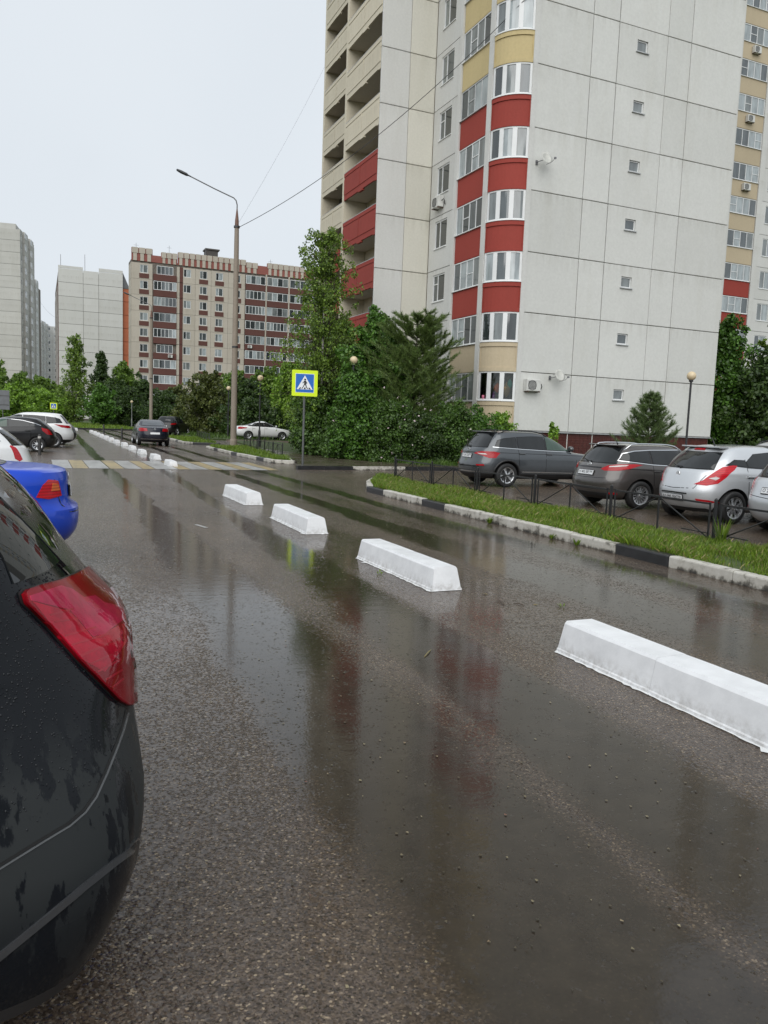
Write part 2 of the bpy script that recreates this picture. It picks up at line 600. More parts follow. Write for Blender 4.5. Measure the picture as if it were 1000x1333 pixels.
M_YEL_LINE = worn_line('worn_yellow_road_paint', (0.40, 0.30, 0.12))

# ------------------------------------------------------------------ ground sheets
def flat(name, poly, z, mat):
    me = new_mesh(name, [(p[0], p[1], z) for p in poly], [tuple(range(len(poly)))], mat)
    o = link(name, me)
    tag(o, kind='structure')
    return o
flat('ground', [(-1800, -1800), (1800, -1800), (1800, 1800), (-1800, 1800)], -0.05, M_SOIL)
flat('road', [(-40, -30), (70, -30), (70, 86), (-40, 86)], 0.0, M_ASPH)

# crossing, painted stripes alternate white and yellow
crossing = tag(empty('pedestrian_crossing', (3.9, 28.5, 0.0)), kind='structure')
edges = [0.35, 0.92, 1.40, 2.02, 2.47, 3.02, 3.42, 4.16, 4.56, 5.16, 5.62, 6.2, 6.65, 7.2, 7.6]
for i in range(len(edges) - 1):
    x0, x1 = edges[i] + 0.015, edges[i + 1] - 0.015
    v0, v1 = 26.3, 30.7
    me = new_mesh('crossing_stripe', [(x0 - 3.9, v0 - 28.5, 0.004), (x1 - 3.9, v0 - 28.5, 0.004), (x1 - 3.9, v1 - 28.5, 0.004), (x0 - 3.9, v1 - 28.5, 0.004)],
                  [(0, 1, 2, 3)], M_WHITE_LINE if i % 2 == 0 else M_YEL_LINE)
    link('crossing_stripe', me, crossing)

# ------------------------------------------------------------------ kerbs
def kerb_line(name, pts, stone=1.05, h=0.15, w=0.15, black=(), label=None, bare=False, jit=0.006):
    """row of kerb stones along a polyline (front face on the line, stones stand to its left)"""
    root = tag(empty(name, (pts[0][0], pts[0][1], 0)), kind='structure')
    i = 0
    base = Vector((pts[0][0], pts[0][1], 0))
    rr = random.Random(len(pts) * 31 + int(pts[0][0] * 10))
    for a, b in zip(pts[:-1], pts[1:]):
        a = Vector((a[0], a[1], 0)); b = Vector((b[0], b[1], 0))
        L = (b - a).length
        n = max(1, round(L / stone))
        s = L / n
        ang = math.atan2(b.y - a.y, b.x - a.x)
        for k in range(n):
            g = 0.006
            mb = MB()
            e = 0.022
            x0, x1 = g, s - g
            dz = rr.uniform(-jit, jit)
            hh = h + dz
            # profile in (y, z): rounded front top edge
            prof = [(0.0, -0.1), (0.0, hh - e), (e * 0.3, hh - e * 0.3), (e, hh), (w, hh), (w, -0.1)]
            vs = [(x0, y, z) for y, z in prof] + [(x1, y, z) for y, z in prof]
            m = len(prof)
            mb.add(vs, [tuple(range(m)), tuple(range(2 * m - 1, m - 1, -1))] + [(q, m + q, m + (q + 1) % m, (q + 1) % m) for q in range(m)])
            isb = i in black if not callable(black) else black(i)
            mat = M_KB if isb else (M_KG if bare else M_KW)
            o = mb.build('kerb_stone', mat, root, a + (b - a) * (k / n) - base, ang + rr.uniform(-0.004, 0.004))
            fix_normals(o.data)
            i += 1
    return root

# near right-hand kerb: runs away from the camera on u = 7.6, front face to the left
def revline(pts): return pts
kerb_line('kerb', [(7.60, 18.45), (7.60, 7.92 - 9 * 1.06)], 1.06, black={0, 3, 9})
kerb_line('kerb', [(9.45, 22.3), (8.3, 20.2), (7.62, 18.46)], 1.0, black={0})
# kerb of the paved footway opposite
kerb_line('kerb', [(17.0, 27.35), (8.35, 26.95)], 1.1, black={0, 1, 2, 3, 6, 7}, h=0.14)
# middle island and far island, their street-side kerbs
kerb_line('kerb', [(11.0, 45.2), (8.9, 45.0), (8.35, 43.6), (8.25, 37.0), (8.45, 30.6), (9.2, 30.0), (9.75, 32.4), (10.9, 44.8)], 1.05, black=lambda i: i % 4 == 1 and i < 17)
kerb_line('kerb', [(11.3, 61.0), (8.9, 61.4), (8.45, 60.2), (8.2, 50.6), (8.6, 49.2), (10.2, 48.7), (11.2, 60.8)], 1.1, black=lambda i: (i % 4 == 1 and i < 14) or i in (14, 15, 16))
# kerb in front of the far lawn and the parking area by the building
kerb_line('kerb', [(9.9, 86.2), (-26, 84.2)], 1.5, black=lambda i: True, bare=True)
kerb_line('kerb', [(26.0, 59.0), (12.6, 58.2)], 1.4, bare=True, h=0.12)

# ------------------------------------------------------------------ grass
def grass_blades(name, poly, z, density, h, w, mat, near=None, lean=0.35, seed=1, clump=True):
    rng = np.random.default_rng(seed)
    P = np.array(poly)
    x0, y0 = P.min(0); x1, y1 = P.max(0)
    n = int((x1 - x0) * (y1 - y0) * density)
    x = rng.uniform(x0, x1, n); y = rng.uniform(y0, y1, n)
    k = inside(poly, x, y)
    if clump:
        c = np.sin(x * 3.1 + np.sin(y * 2.3) * 2) * np.sin(y * 2.7 + np.sin(x * 1.9) * 2)
        k &= rng.uniform(0, 1, n) < 0.52 + 0.48 * c
    x = x[k]; y = y[k]; n = len(x)
    c = np.sin(x * 1.7 + 1.3) * np.cos(y * 1.3 + np.sin(x))
    hh = h * rng.uniform(0.45, 1.25, n) * (1 + 0.35 * c)
    a = rng.uniform(0, 2 * np.pi, n)
    ln = rng.uniform(0.05, 1.0, n) * lean * 2
    dx, dy = np.cos(a), np.sin(a)
    px, py = -dy, dx
    ww = w * rng.uniform(0.6, 1.3, n)
    V = np.zeros((n, 4, 3))
    V[:, 0] = np.stack([x - px * ww, y - py * ww, np.full(n, z)], 1)
    V[:, 1] = np.stack([x + px * ww, y + py * ww, np.full(n, z)], 1)
    mx, my = x + dx * hh * ln * 0.4, y + dy * hh * ln * 0.4
    V[:, 2] = np.stack([mx + px * ww * 0.8, my + py * ww * 0.8, z + hh * 0.6], 1)
    V[:, 3] = np.stack([x + dx * hh * ln, y + dy * hh * ln, z + hh], 1)
    o = link(name, quads_mesh(name, V, mat))
    return tag(o, kind='stuff')

def lawn(name, poly, z):
    mb = MB().prism(poly, -0.04, z)
    o = mb.build(name, M_SOIL)
    fix_normals(o.data)
    return tag(o, kind='structure')
strip = [(7.76, 18.3), (7.76, -8), (9.45, -8), (9.62, 22.0), (9.40, 22.1), (8.42, 20.2)]
lawn('lawn', strip, 0.125)
grass_blades('grass', [p for p in [(7.72, 18.2), (7.72, 2.5), (9.55, 2.5), (9.75, 22.1), (9.42, 22.0), (8.4, 20.15)]], 0.115, 3400, 0.11, 0.0045, M_GRASS, seed=3)
grass_blades('dry_grass', [(7.74, 18), (7.74, 3), (9.6, 3), (9.7, 21.5), (8.5, 20)], 0.115, 330, 0.11, 0.005, M_STRAW, lean=0.7, seed=4)
isl1 = [(8.42, 43.5), (8.42, 37.0), (8.6, 30.8), (9.15, 30.3), (9.65, 32.6), (10.75, 44.6), (8.95, 44.8)]
lawn('lawn', isl1, 0.125)
grass_blades('grass', isl1, 0.115, 420, 0.15, 0.011, M_GRASS, seed=5)
isl2 = [(8.62, 60.0), (8.38, 50.7), (8.7, 49.4), (10.1, 48.9), (11.1, 60.6), (9.0, 61.1)]
lawn('lawn', isl2, 0.125)
grass_blades('grass', isl2, 0.115, 220, 0.16, 0.018, M_GRASS, seed=6)
# footway of small dark paving blocks and the planted ground behind it
pave = [(8.4, 27.12), (16.9, 27.5), (16.9, 28.3), (14.3, 28.9), (12.6, 31.5), (12.0, 36.5), (11.4, 41.5), (11.1, 44.0), (10.0, 34.0), (9.4, 30.1)]
o = MB().prism(pave, -0.03, 0.12).build('pavement', M_PAVE); fix_normals(o.data); tag(o, kind='structure')
bed = [(17.0, 27.5), (21.0, 28.4), (22.0, 32.0), (20.0, 40.0), (16.2, 44.0), (16.2, 57.5), (12.8, 57.5), (11.5, 44.0), (12.1, 36.5), (12.7, 31.5), (14.4, 28.95), (16.95, 28.35)]
lawn('lawn', bed, 0.10)
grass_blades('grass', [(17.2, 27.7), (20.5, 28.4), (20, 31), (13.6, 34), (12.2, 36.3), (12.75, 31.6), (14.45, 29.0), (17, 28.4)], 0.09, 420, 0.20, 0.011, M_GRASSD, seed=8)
farl = [(-45, 84.4), (9.8, 86.4), (9.8, 130), (-45, 130)]
lawn('lawn', farl, 0.12)
grass_blades('grass', [(-10, 84.6), (9.7, 86.6), (9.7, 120), (-10, 120)], 0.10, 34, 0.22, 0.04, M_GRASS, seed=9)
lawn('lawn', [(11.2, 60), (27, 60), (60, 84), (60, 140), (9.85, 140), (9.85, 86.4), (11.2, 84)], 0.11)
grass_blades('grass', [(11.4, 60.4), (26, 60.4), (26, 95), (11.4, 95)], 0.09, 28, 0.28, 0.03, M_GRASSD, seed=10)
lawn('lawn', [(22, 27.8), (70, 27.8), (70, 50), (35, 50), (35, 32.45), (22.2, 32.45)], 0.10)
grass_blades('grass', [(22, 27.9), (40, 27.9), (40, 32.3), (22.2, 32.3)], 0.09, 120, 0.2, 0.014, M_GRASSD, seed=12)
# ------------------------------------------------------------------ building materials
W_WHITE = wall_paint('white_wall_panel', (0.66, 0.66, 0.635), 0.10)
W_GABLE = wall_paint('pale_grey_wall_panel', (0.65, 0.655, 0.625), 0.10)
W_CREAM = wall_paint('cream_wall_panel', (0.67, 0.65, 0.57), 0.10)
W_BEIGE = wall_paint('beige_panel', (0.55, 0.46, 0.32), 0.12)
W_LOGG = wall_paint('cream_balcony_panel', (0.68, 0.62, 0.49), 0.10)
W_YEL = wall_paint('yellow_panel', (0.60, 0.49, 0.26))
W_RED = wall_paint('red_panel', (0.33, 0.052, 0.038), 0.16)
W_JOINT = plain('joint_mortar', (0.15, 0.13, 0.11), 0.8, var=0.35, scale=4)
W_SOFF = wall_paint('balcony_soffit', (0.60, 0.56, 0.48))
W_PLINTH = plain('maroon_plinth_tile', (0.085, 0.022, 0.017), 0.45, var=0.3, scale=10)
W_FRAME = plain('white_pvc_frame', (0.74, 0.75, 0.75), 0.35, var=0.04)
W_FRAMEG = plain('grey_old_frame', (0.50, 0.51, 0.51), 0.45, var=0.15)
W_SILL = plain('galvanised_sill', (0.45, 0.46, 0.46), 0.4, metal=0.3, var=0.2)
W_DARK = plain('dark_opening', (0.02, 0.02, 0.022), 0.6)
GL = [glass('pane_dark_room', (0.035, 0.043, 0.045)), glass('pane_grey_curtain', (0.17, 0.19, 0.19)), glass('pane_pale_curtain_sky', (0.32, 0.36, 0.37)), glass('pane_dusk', (0.075, 0.09, 0.095))]  # pale pane: curtain tone plus sky reflection put into the colour
WR = random.Random(5)
_wc = {}
def window(parent, base, P, rz, w, h, n=2, frame=0.06, mull=None, glz=None, fm=None, name='window', depth=0.07, split=None, panes=True, transom=None, sill=True):
    """glazed window: local x to the right, local -y out of the wall; frame is the part, panes its sub-parts"""
    fm = fm or W_FRAME
    mull = mull if mull is not None else frame
    ks = tuple(split) if split else tuple([1.0] * n)
    key = (round(w, 3), round(h, 3), ks, frame, mull, fm.name, depth, transom, sill)
    if key not in _wc:
        mb = MB()
        d0, d1 = -0.012, depth
        mb.box(0, w, d0, d1, 0, frame); mb.box(0, w, d0, d1, h - frame, h)
        mb.box(0, frame, d0 + .001, d1, frame, h - frame); mb.box(w - frame, w, d0 + .001, d1, frame, h - frame)
        if sill:
            mb.box(-0.04, w + 0.04, -0.10, 0.0, -0.035, -0.003)
        inner = w - 2 * frame - mull * (len(ks) - 1)
        tot = sum(ks); x = frame; sp = []
        for i, k in enumerate(ks):
            ww = inner * k / tot
            sp.append((x, x + ww))
            if i < len(ks) - 1:
                mb.box(x + ww, x + ww + mull, d0 + .002, d1, frame, h - frame)
            x += ww + mull
        if transom is not None:
            i, tz = transom
            mb.box(sp[i][0], sp[i][1], d0 + .004, d1, h * tz - frame * .4, h * tz + frame * .4)
        fme = mb.mesh(name, fm)
        pms = []
        for (a, b) in sp:
            q = MB().box(a - .004, b + .004, d0 + 0.03, d0 + 0.045, frame - .004, h - frame + .004)
            pms.append(q)
        _wc[key] = (fme, pms, {})
    fme, pms, pc = _wc[key]
    f = link(name, fme, parent, Vector(P) - Vector(base), rz)
    if panes:
        for i, q in enumerate(pms):
            g = WR.choice(glz or GL)
            if (i, g.name) not in pc:
                pc[(i, g.name)] = q.mesh('pane', g)
            link('pane', pc[(i, g.name)], f)
    return f

_pc = {}
def panel(parent, base, P, rz, w, h, mat, t=0.12, name='wall_panel', b=0.012):
    key = (round(w, 3), round(h, 3), mat.name, t, b)
    if key not in _pc:
        _pc[key] = MB().bbox(0, w, 0, t, 0, h, b).mesh(name, mat)
    return link(name, _pc[key], parent, Vector(P) - Vector(base), rz)

NF = 16
Z0 = 1.65
H = 2.8
# ------------------------------------------------------------------ near apartment tower
NB0 = (20.94, 32.5, 0.0)
nb = tag(empty('apartment_building', NB0), 'tall white panel apartment block with red and yellow balconies on its corner', 'building')
G = 0.035
top = Z0 + NF * H
def wallcore(poly, z0, z1, mat, name, base=NB0, parent=nb):
    mb = MB().prism([(x - base[0], y - base[1]) for x, y in poly], z0, z1)
    o = mb.build(name, mat, parent); fix_normals(o.data); return o
wallcore([(20.92, 32.60), (33.52, 32.60), (33.52, 56.0), (19.80, 56.0), (19.80, 40.1), (19.80, 34.2)], 0.0, top, W_JOINT, 'joint_core')
wallcore([(17.95, 40.14), (19.795, 40.14), (19.795, 45.15), (17.95, 45.15)], 0.0, top - 0.02, W_LOGG, 'stair_core')
wallcore([(20.3, 32.7), (33.6, 32.7), (33.6, 56), (19.0, 56), (19.0, 40.2), (20.3, 40.2)], top, top + 0.9, W_GABLE, 'parapet')
J = [20.95, 24.13, 25.66, 28.66, 30.18, 33.58]
WX0, WX1, WZ0, WZ1 = 26.78, 27.44, 1.70, 2.24      # little stair windows: u range and height above the storey joint
def holed(w, h, hx0, hx1, hz0, hz1, mat, t=0.12):
    mb = MB()
    b = 0.0
    mb.box(0, hx0, 0, t, 0, h); mb.box(hx1, w, 0, t, 0, h)
    mb.box(hx0, hx1, 0.0, t, 0, hz0); mb.box(hx0, hx1, 0.0, t, hz1, h)
    return mb.mesh('wall_panel', mat)
hp = holed(J[3] - J[2] - G, H - G, WX0 - J[2] - G / 2, WX1 - J[2] - G / 2, WZ0, WZ1, W_GABLE, 0.10)
for k in range(NF):
    z = Z0 + k * H
    for c in range(5):
        if c == 2:
            link('wall_panel', hp, nb, Vector((J[2] + G / 2, 32.5, z + G / 2)) - Vector(NB0))
            continue
        panel(nb, NB0, (J[c] + G / 2, 32.5, z + G / 2), 0, J[c + 1] - J[c] - G, H - G, W_GABLE, 0.10)
    window(nb, NB0, (WX0 + 0.01, 32.575, z + G / 2 + WZ0 + 0.01), 0, WX1 - WX0 - 0.02, WZ1 - WZ0 - 0.02, 1, frame=0.05, depth=0.02, glz=[GL[0], GL[3], GL[1]], sill=False)
    mb = MB().box(WX0 - 0.06, WX1 + 0.06, 32.43, 32.499, z + WZ0 - 0.03, z + WZ0 + 0.012)
    mb.v = [(a - NB0[0], b - NB0[1], c2) for a, b, c2 in mb.v]
    mb.build('sill', W_SILL, nb)
# corner reveal and quoin strip at the right edge of the gable
# plinth faced with small maroon tiles, built as courses of tiles with open joints
tile = MB().bbox(0, 0.235, 0, 0.03, 0, 0.115, 0.008)
mb = MB()
rows = int(Z0 / 0.125)
for r in range(rows):
    off = 0.0
    x = 20.98
    while x < 33.45:
        w = min(0.235, 33.5 - x)
        mb.bbox(x - NB0[0], x - NB0[0] + w, 0.0 + 32.56 - NB0[1], 32.595 - NB0[1], 0.06 + r * 0.125, 0.06 + r * 0.125 + 0.115, 0.006)
        x += 0.245
tl = mb.build('plinth_tiling', W_PLINTH, nb)
tag(tl, kind='stuff')
mb = MB().box(20.94 - NB0[0], 33.6 - NB0[0], -0.04, 0.06, Z0 - 0.06, Z0 - 0.004)
mb.build('plinth_ledge', W_SILL, nb)
for x in (24.13, 25.66, 30.18):
    MB().box(x - 0.02 - NB0[0], x + 0.02 - NB0[0], 0.03, 0.06, 0.05, Z0 - 0.065).build('joint_strip', W_WHITE, nb)

# rounded corner bay: arc from the gable corner to the long facade
BA = Vector((20.90, 32.52)); BB = Vector((19.66, 33.86))
mid = (BA + BB) / 2
nrm = Vector((-(BA - BB).y, (BA - BB).x)).normalized()
if nrm.dot(Vector((-1, -1))) < 0: nrm = -nrm
sag = 0.30
half = (BA - BB).length / 2
rad = (half * half + sag * sag) / (2 * sag)
cen = mid - nrm * (rad - sag)
a0 = math.atan2(BB.y - cen.y, BB.x - cen.x); a1 = math.atan2(BA.y - cen.y, BA.x - cen.x)
if a0 < 0: a0 += 2 * math.pi
if a1 < 0: a1 += 2 * math.pi
def arc_strip(f0, f1, r0, r1, z0, z1, n=10):
    """curved wall segment between fractions f0..f1 of the bay arc, radius offsets r0 (outer) r1 (inner)"""
    vs = []
    for i in range(n + 1):
        a = a0 + (a1 - a0) * (f0 + (f1 - f0) * i / n)
        for rr, zz in ((r0, z0), (r1, z0), (r1, z1), (r0, z1)):
            vs.append((cen.x + math.cos(a) * (rad + rr) - NB0[0], cen.y + math.sin(a) * (rad + rr) - NB0[1], zz))
    fs = []
    for i in range(n):
        for k in range(4):
            fs.append((i * 4 + k, i * 4 + (k + 1) % 4, (i + 1) * 4 + (k + 1) % 4, (i + 1) * 4 + k))
    fs += [(0, 1, 2, 3), (n * 4 + 3, n * 4 + 2, n * 4 + 1, n * 4)]
    return vs, fs
def bay_level(k):
    z = Z0 + k * H
    col = W_BEIGE if k < 2 else (W_RED if k < 6 else W_YEL)
    mb = MB()
    mb.add(*arc_strip(0.0, 1.0, 0.0, -0.12, z - 0.02, z + 1.36))
    mb.add(*arc_strip(0.0, 1.0, 0.045, 0.001, z + 1.16, z + 1.36 + .001))
    mb.add(*arc_strip(0.0, 1.0, 0.03, 0.001, z - 0.021, z + 0.17))
    mb.add(*arc_strip(0.0, 0.025, 0.03, 0.001, z + 0.171, z + 1.159, 2))
    mb.add(*arc_strip(0.975, 1.0, 0.03, 0.001, z + 0.171, z + 1.159, 2))
    me = mb.mesh('bay_parapet', col); fix_normals(me)
    link('bay_parapet', me, nb)
    s = MB().add(*arc_strip(0.0, 1.0, 0.075, -0.1, z + 1.364, z + 1.395)); me = s.mesh('sill', W_FRAME); fix_normals(me); link('sill', me, nb)
    f = MB()
    zz0, zz1 = z + 1.398, z + H - 0.024
    sp = [0.0, 0.335, 0.665, 1.0]
    pw = 0.055
    f.add(*arc_strip(0.0, 1.0, 0.0, -0.07, zz0, zz0 + 0.07)); f.add(*arc_strip(0.0, 1.0, 0.0, -0.07, zz1 - 0.07, zz1))
    for q in sp:
        f.add(*arc_strip(max(0, q - pw), min(1, q + pw), 0.004, -0.07, zz0 + 0.071, zz1 - 0.071, 3))
    me = f.mesh('bay_window', W_FRAME); fix_normals(me)
    fo = link('bay_window', me, nb)
    for i in range(3):
        m = MB().add(*arc_strip(sp[i] + pw, sp[i + 1] - pw, -0.03, -0.045, zz0 + 0.071, zz1 - 0.071, 4))
        g = WR.choice([GL[3], GL[1], GL[2], GL[0], GL[2]]) if k else M_CLEAR
        me = m.mesh('pane', g); fix_normals(me); link('pane', me, fo)
def clear_glass():
    t = NT('clear_pane')
    tr = t.n('ShaderNodeBsdfTransparent'); tr.inputs[0].default_value = (0.80, 0.84, 0.83, 1)
    gs = t.n('ShaderNodeBsdfGlossy'); gs.inputs['Roughness'].default_value = 0.03
    fr = t.n('ShaderNodeFresnel'); fr.inputs['IOR'].default_value = 1.6
    mx = t.n('ShaderNodeMixShader')
    t.l(fr.outputs[0], mx.inputs[0]); t.l(tr.outputs[0], mx.inputs[1]); t.l(gs.outputs[0], mx.inputs[2])
    t.l(mx.outputs[0], t.t.nodes['Material Output'].inputs['Surface'])
    return t.m
M_CLEAR = clear_glass()
for k in range(NF):
    bay_level(k)
me_ = MB().add(*arc_strip(0.0, 1.0, 0.0, -0.12, 0.2, Z0 - 0.03)); m_ = me_.mesh('bay_base', W_BEIGE); fix_normals(m_); link('bay_base', m_, nb)
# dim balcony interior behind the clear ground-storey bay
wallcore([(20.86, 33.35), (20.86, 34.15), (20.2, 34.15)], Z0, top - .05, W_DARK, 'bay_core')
# white pilasters each side of the bay
mb = MB().box(19.66 - NB0[0] - 0.05, 19.90 - NB0[0], 33.90 - NB0[1], 34.30 - NB0[1], 0, top).build('pilaster', W_WHITE, nb)
mb = MB().prism([(20.90 - NB0[0], 32.47 - NB0[1]), (21.16 - NB0[0], 32.47 - NB0[1]), (21.16 - NB0[0], 32.499 - NB0[1]), (20.90 - NB0[0], 32.6 - NB0[1])], 0.0, top - 0.01).build('pilaster', W_WHITE, nb)

# long facade, u = 19.65: glazed loggias, pilaster, column of windows
FU = 19.65
RZL = -math.pi / 2          # local x runs towards -v, local -y points to -u
for k in range(NF):
    z = Z0 + k * H
    col = W_BEIGE if k < 2 else (W_RED if k < 6 else W_YEL)
    panel(nb, NB0, (FU + 0.03, 36.98, z - 0.02), RZL, 36.98 - 34.32, 1.38, col, 0.10, 'loggia_parapet')
    window(nb, NB0, (FU + 0.05, 36.98, z + 1.37), RZL, 36.98 - 34.32, H - 1.41, 4, frame=0.05, mull=0.05, glz=[GL[3], GL[0], GL[1], GL[2], GL[2]], fm=W_FRAME if WR.random() < .7 else W_FRAMEG, name='loggia_window', transom=(WR.choice([1, 2]), 0.5))
    # window wall: four panels round the opening
    v0, v1 = 37.32, 39.98
    wv0, wv1, wz0, wz1 = 37.95, 39.30, 1.08, 2.52
    w = v1 - v0 - G
    me_key = 'fw'
    if me_key not in _pc:
        mb = MB()
        hx0, hx1 = v1 - wv1 - G / 2, v1 - wv0 - G / 2
        mb.box(0, hx0, 0, .1, 0, H - G); mb.box(hx1, w, 0, .1, 0, H - G); mb.box(hx0, hx1, 0, .1, 0, wz0); mb.box(hx0, hx1, 0, .1, wz1, H - G)
        _pc[me_key] = mb.mesh('wall_panel', W_WHITE)
    link('wall_panel', _pc[me_key], nb, Vector((FU, v1 - G / 2, z + G / 2)) - Vector(NB0), RZL)
    window(nb, NB0, (FU + 0.05, wv1 - 0.01, z + G / 2 + wz0 + 0.01), RZL, wv1 - wv0 - 0.02, wz1 - wz0 - 0.02, 2, frame=0.06, depth=0.05, split=(0.38, 0.62), transom=(0, 0.66) if WR.random() < .5 else None, glz=[GL[3], GL[0], GL[1]])
MB().box(FU - 0.05 - NB0[0], 19.80 - NB0[0], 37.0 - NB0[1], 37.30 - NB0[1], 0, top).build('pilaster', W_WHITE, nb)
panel(nb, NB0, (FU + 0.02, 36.98, 0.2), RZL, 36.98 - 34.32, Z0 - 0.25, W_BEIGE, 0.10, 'plinth_panel')
panel(nb, NB0, (FU + 0.02, 39.96, 0.2), RZL, 2.62, Z0 - 0.23, W_WHITE, 0.10, 'plinth_panel')

# projecting wing: white and cream flank, then open balconies beyond it
WV = 40.0
for k in range(-1, NF):
    z = Z0 + k * H - 0.05
    zh = H - G
    if k < 0: z, zh = 0.1, Z0 - 0.17
    panel(nb, NB0, (16.50, WV, z + G / 2), 0, 1.62, zh, W_WHITE, 0.12)
    panel(nb, NB0, (18.14, WV, z + G / 2), 0, 1.50, zh, W_CREAM, 0.12)
ZB = 14.62
def balcony(u0, u1, va, vb, zb, col, nm='balcony'):
    """slab with soffit, parapet with raised fields and a rail lip; back wall with door and window"""
    p = empty(nm, Vector((u0, va, zb)) - Vector(NB0), 0, nb)
    L = vb - va
    MB().box(0.05, u1 - u0, 0.0, L, 0.06, 0.20).build('slab', W_SOFF, p)
    mb = MB()
    mb.box(0.0, 0.08, 0.0, L, 0.0, 1.50)
    for a, b in ((0.0, L * 0.5 - 0.04), (L * 0.5 + 0.04, L)):
        mb.box(-0.025, -0.001, a + 0.0, b, 1.30, 1.50)
        mb.box(-0.025, -0.001, a + 0.02, b - 0.02, 0.30, 1.16)
    mb.box(-0.03, -0.001, L * 0.5 - 0.036, L * 0.5 + 0.036, 0.30, 1.502)
    mb.box(-0.045, 0.10, L * 0.40, L * 0.52, -0.10, 0.0)
    mb.box(0.0, 0.10, 0.02, 0.3, -0.06, 0.0)
    mb.build('parapet', col, p)
    MB().box(-0.03, 0.11, 0, L, 1.504, 1.53).build('rail', W_SILL, p)
    return p
for k in range(-3, 12):
    zb = ZB + k * H
    if zb < 1: continue
    col = W_LOGG if k > 0 else W_RED
    balcony(16.5, 17.94, 40.14, 45.10, zb, col)
    window(nb, NB0, (17.90, 44.2, zb + 1.0), RZL, 1.3, 1.35, 2, frame=0.08, depth=0.03, glz=[GL[1], GL[2], GL[3]])
    window(nb, NB0, (17.90, 42.4, zb + 0.24), RZL, 0.8, 2.1, 1, frame=0.07, depth=0.03, glz=[GL[1], GL[3]], name='balcony_door', sill=False)
    col2 = W_LOGG if k > -1 else W_RED
    balcony(18.5, 19.78, 45.4, 50.1, zb, W_LOGG if k > -1 else W_RED)
    balcony(18.5, 19.78, 50.4, 55.0, zb, col2)
mb = MB()
for u0, u1, va, vb in ((16.5, 18.6, 45.101, 45.399), (18.5, 19.79, 50.101, 50.399), (18.5, 19.79, 55.001, 55.3)):
    MB().box(u0 - NB0[0], u1 - NB0[0], va - NB0[1], vb - NB0[1], 0, top).build('balcony_wall', W_LOGG, nb)

# ------------------------------------------------------------------ things hung on the near tower
def ac_unit(label, P, rz):
    r = tag(empty('air_conditioner', P, rz), label, 'air conditioner', 'outdoor air conditioner units')
    body = MB().bbox(-0.4, 0.4, -0.32, -0.04, 0.0, 0.56, 0.02).build('casing', plain('ac_casing', (0.60, 0.60, 0.57), 0.4), r)
    MB().lathe([(0.235, -0.328), (0.235, -0.335), (0.215, -0.335), (0.215, -0.325)], 20, (-0.1, 0, 0.28), 'y').build('fan_guard', plain('ac_dark_grille', (0.05, 0.05, 0.052), 0.5), r)
    mb = MB()
    for a in range(7):
        mb.box(-0.31, 0.11, -0.327, -0.3225, 0.10 + a * 0.055, 0.13 + a * 0.055)
    mb.build('grille', plain('ac_dark_grille', (0.05, 0.05, 0.052), 0.5), r)
    MB().box(-0.33, -0.29, -0.36, -0.002, -0.05, -0.004).box(0.29, 0.33, -0.36, -0.002, -0.05, -0.004).build('bracket', plain('rusty_bracket', (0.12, 0.07, 0.05), 0.6), r)
    MB().tube([(0.41, -0.15, 0.3), (0.55, -0.12, 0.36), (0.62, -0.08, 0.25), (0.58, -0.05, 0.12), (0.55, -0.01, 0.1)], 0.022, 6).build('hose', plain('black_hose', (0.03, 0.03, 0.03), 0.5), r)
    return r
ac_unit('air conditioner on the grey gable wall beside the lowest bay window', (21.75, 32.5, 3.55), 0)
ac_unit('air conditioner under a window of the narrow white facade strip above the pine', (19.64, 38.75, 13.2), RZL)
def dish(label, P, rz, tilt=20):
    r = tag(empty('satellite_dish', P, rz), label, 'satellite dish', 'satellite dishes on the gable wall')
    prof = [(0.001, 0.0), (0.12, 0.012), (0.22, 0.04), (0.30, 0.075), (0.302, 0.082), (0.22, 0.048), (0.12, 0.02), (0.001, 0.008)]
    mb = MB().lathe(prof, 20)
    rot = Matrix.Rotation(R(90 - tilt), 4, 'X')
    mb.v = [tuple(rot @ Vector(v) + Vector((0, -0.42, 0.0))) for v in mb.v]
    d = mb.build('reflector', plain('dish_enamel', (0.52, 0.52, 0.48), 0.4, var=0.2), r, smooth=True); fix_normals(d.data)
    MB().tube([(-0.22, 0.0, -0.1), (-0.22, -0.18, -0.1), (0, -0.38, -0.02)], 0.018, 6).box(-0.28, -0.16, -0.02, -0.001, -0.2, 0.0).build('bracket', plain('grey_steel', (0.22, 0.22, 0.23), 0.45, metal=0.6), r)
    MB().tube([(0.0, -0.45, -0.28), (0.12, -0.75, -0.2), (0.18, -0.86, -0.08)], 0.01, 6).box(0.14, 0.22, -0.92, -0.83, -0.11, -0.03).build('receiver_arm', plain('grey_steel', (0.22, 0.22, 0.23), 0.45, metal=0.6), r)
dish('round satellite dish high on the gable wall beside a red bay', (21.6, 32.49, 14.2), R(2))
dish('small satellite dish low on the gable wall right of the air conditioner', (23.05, 32.49, 4.35), R(5))
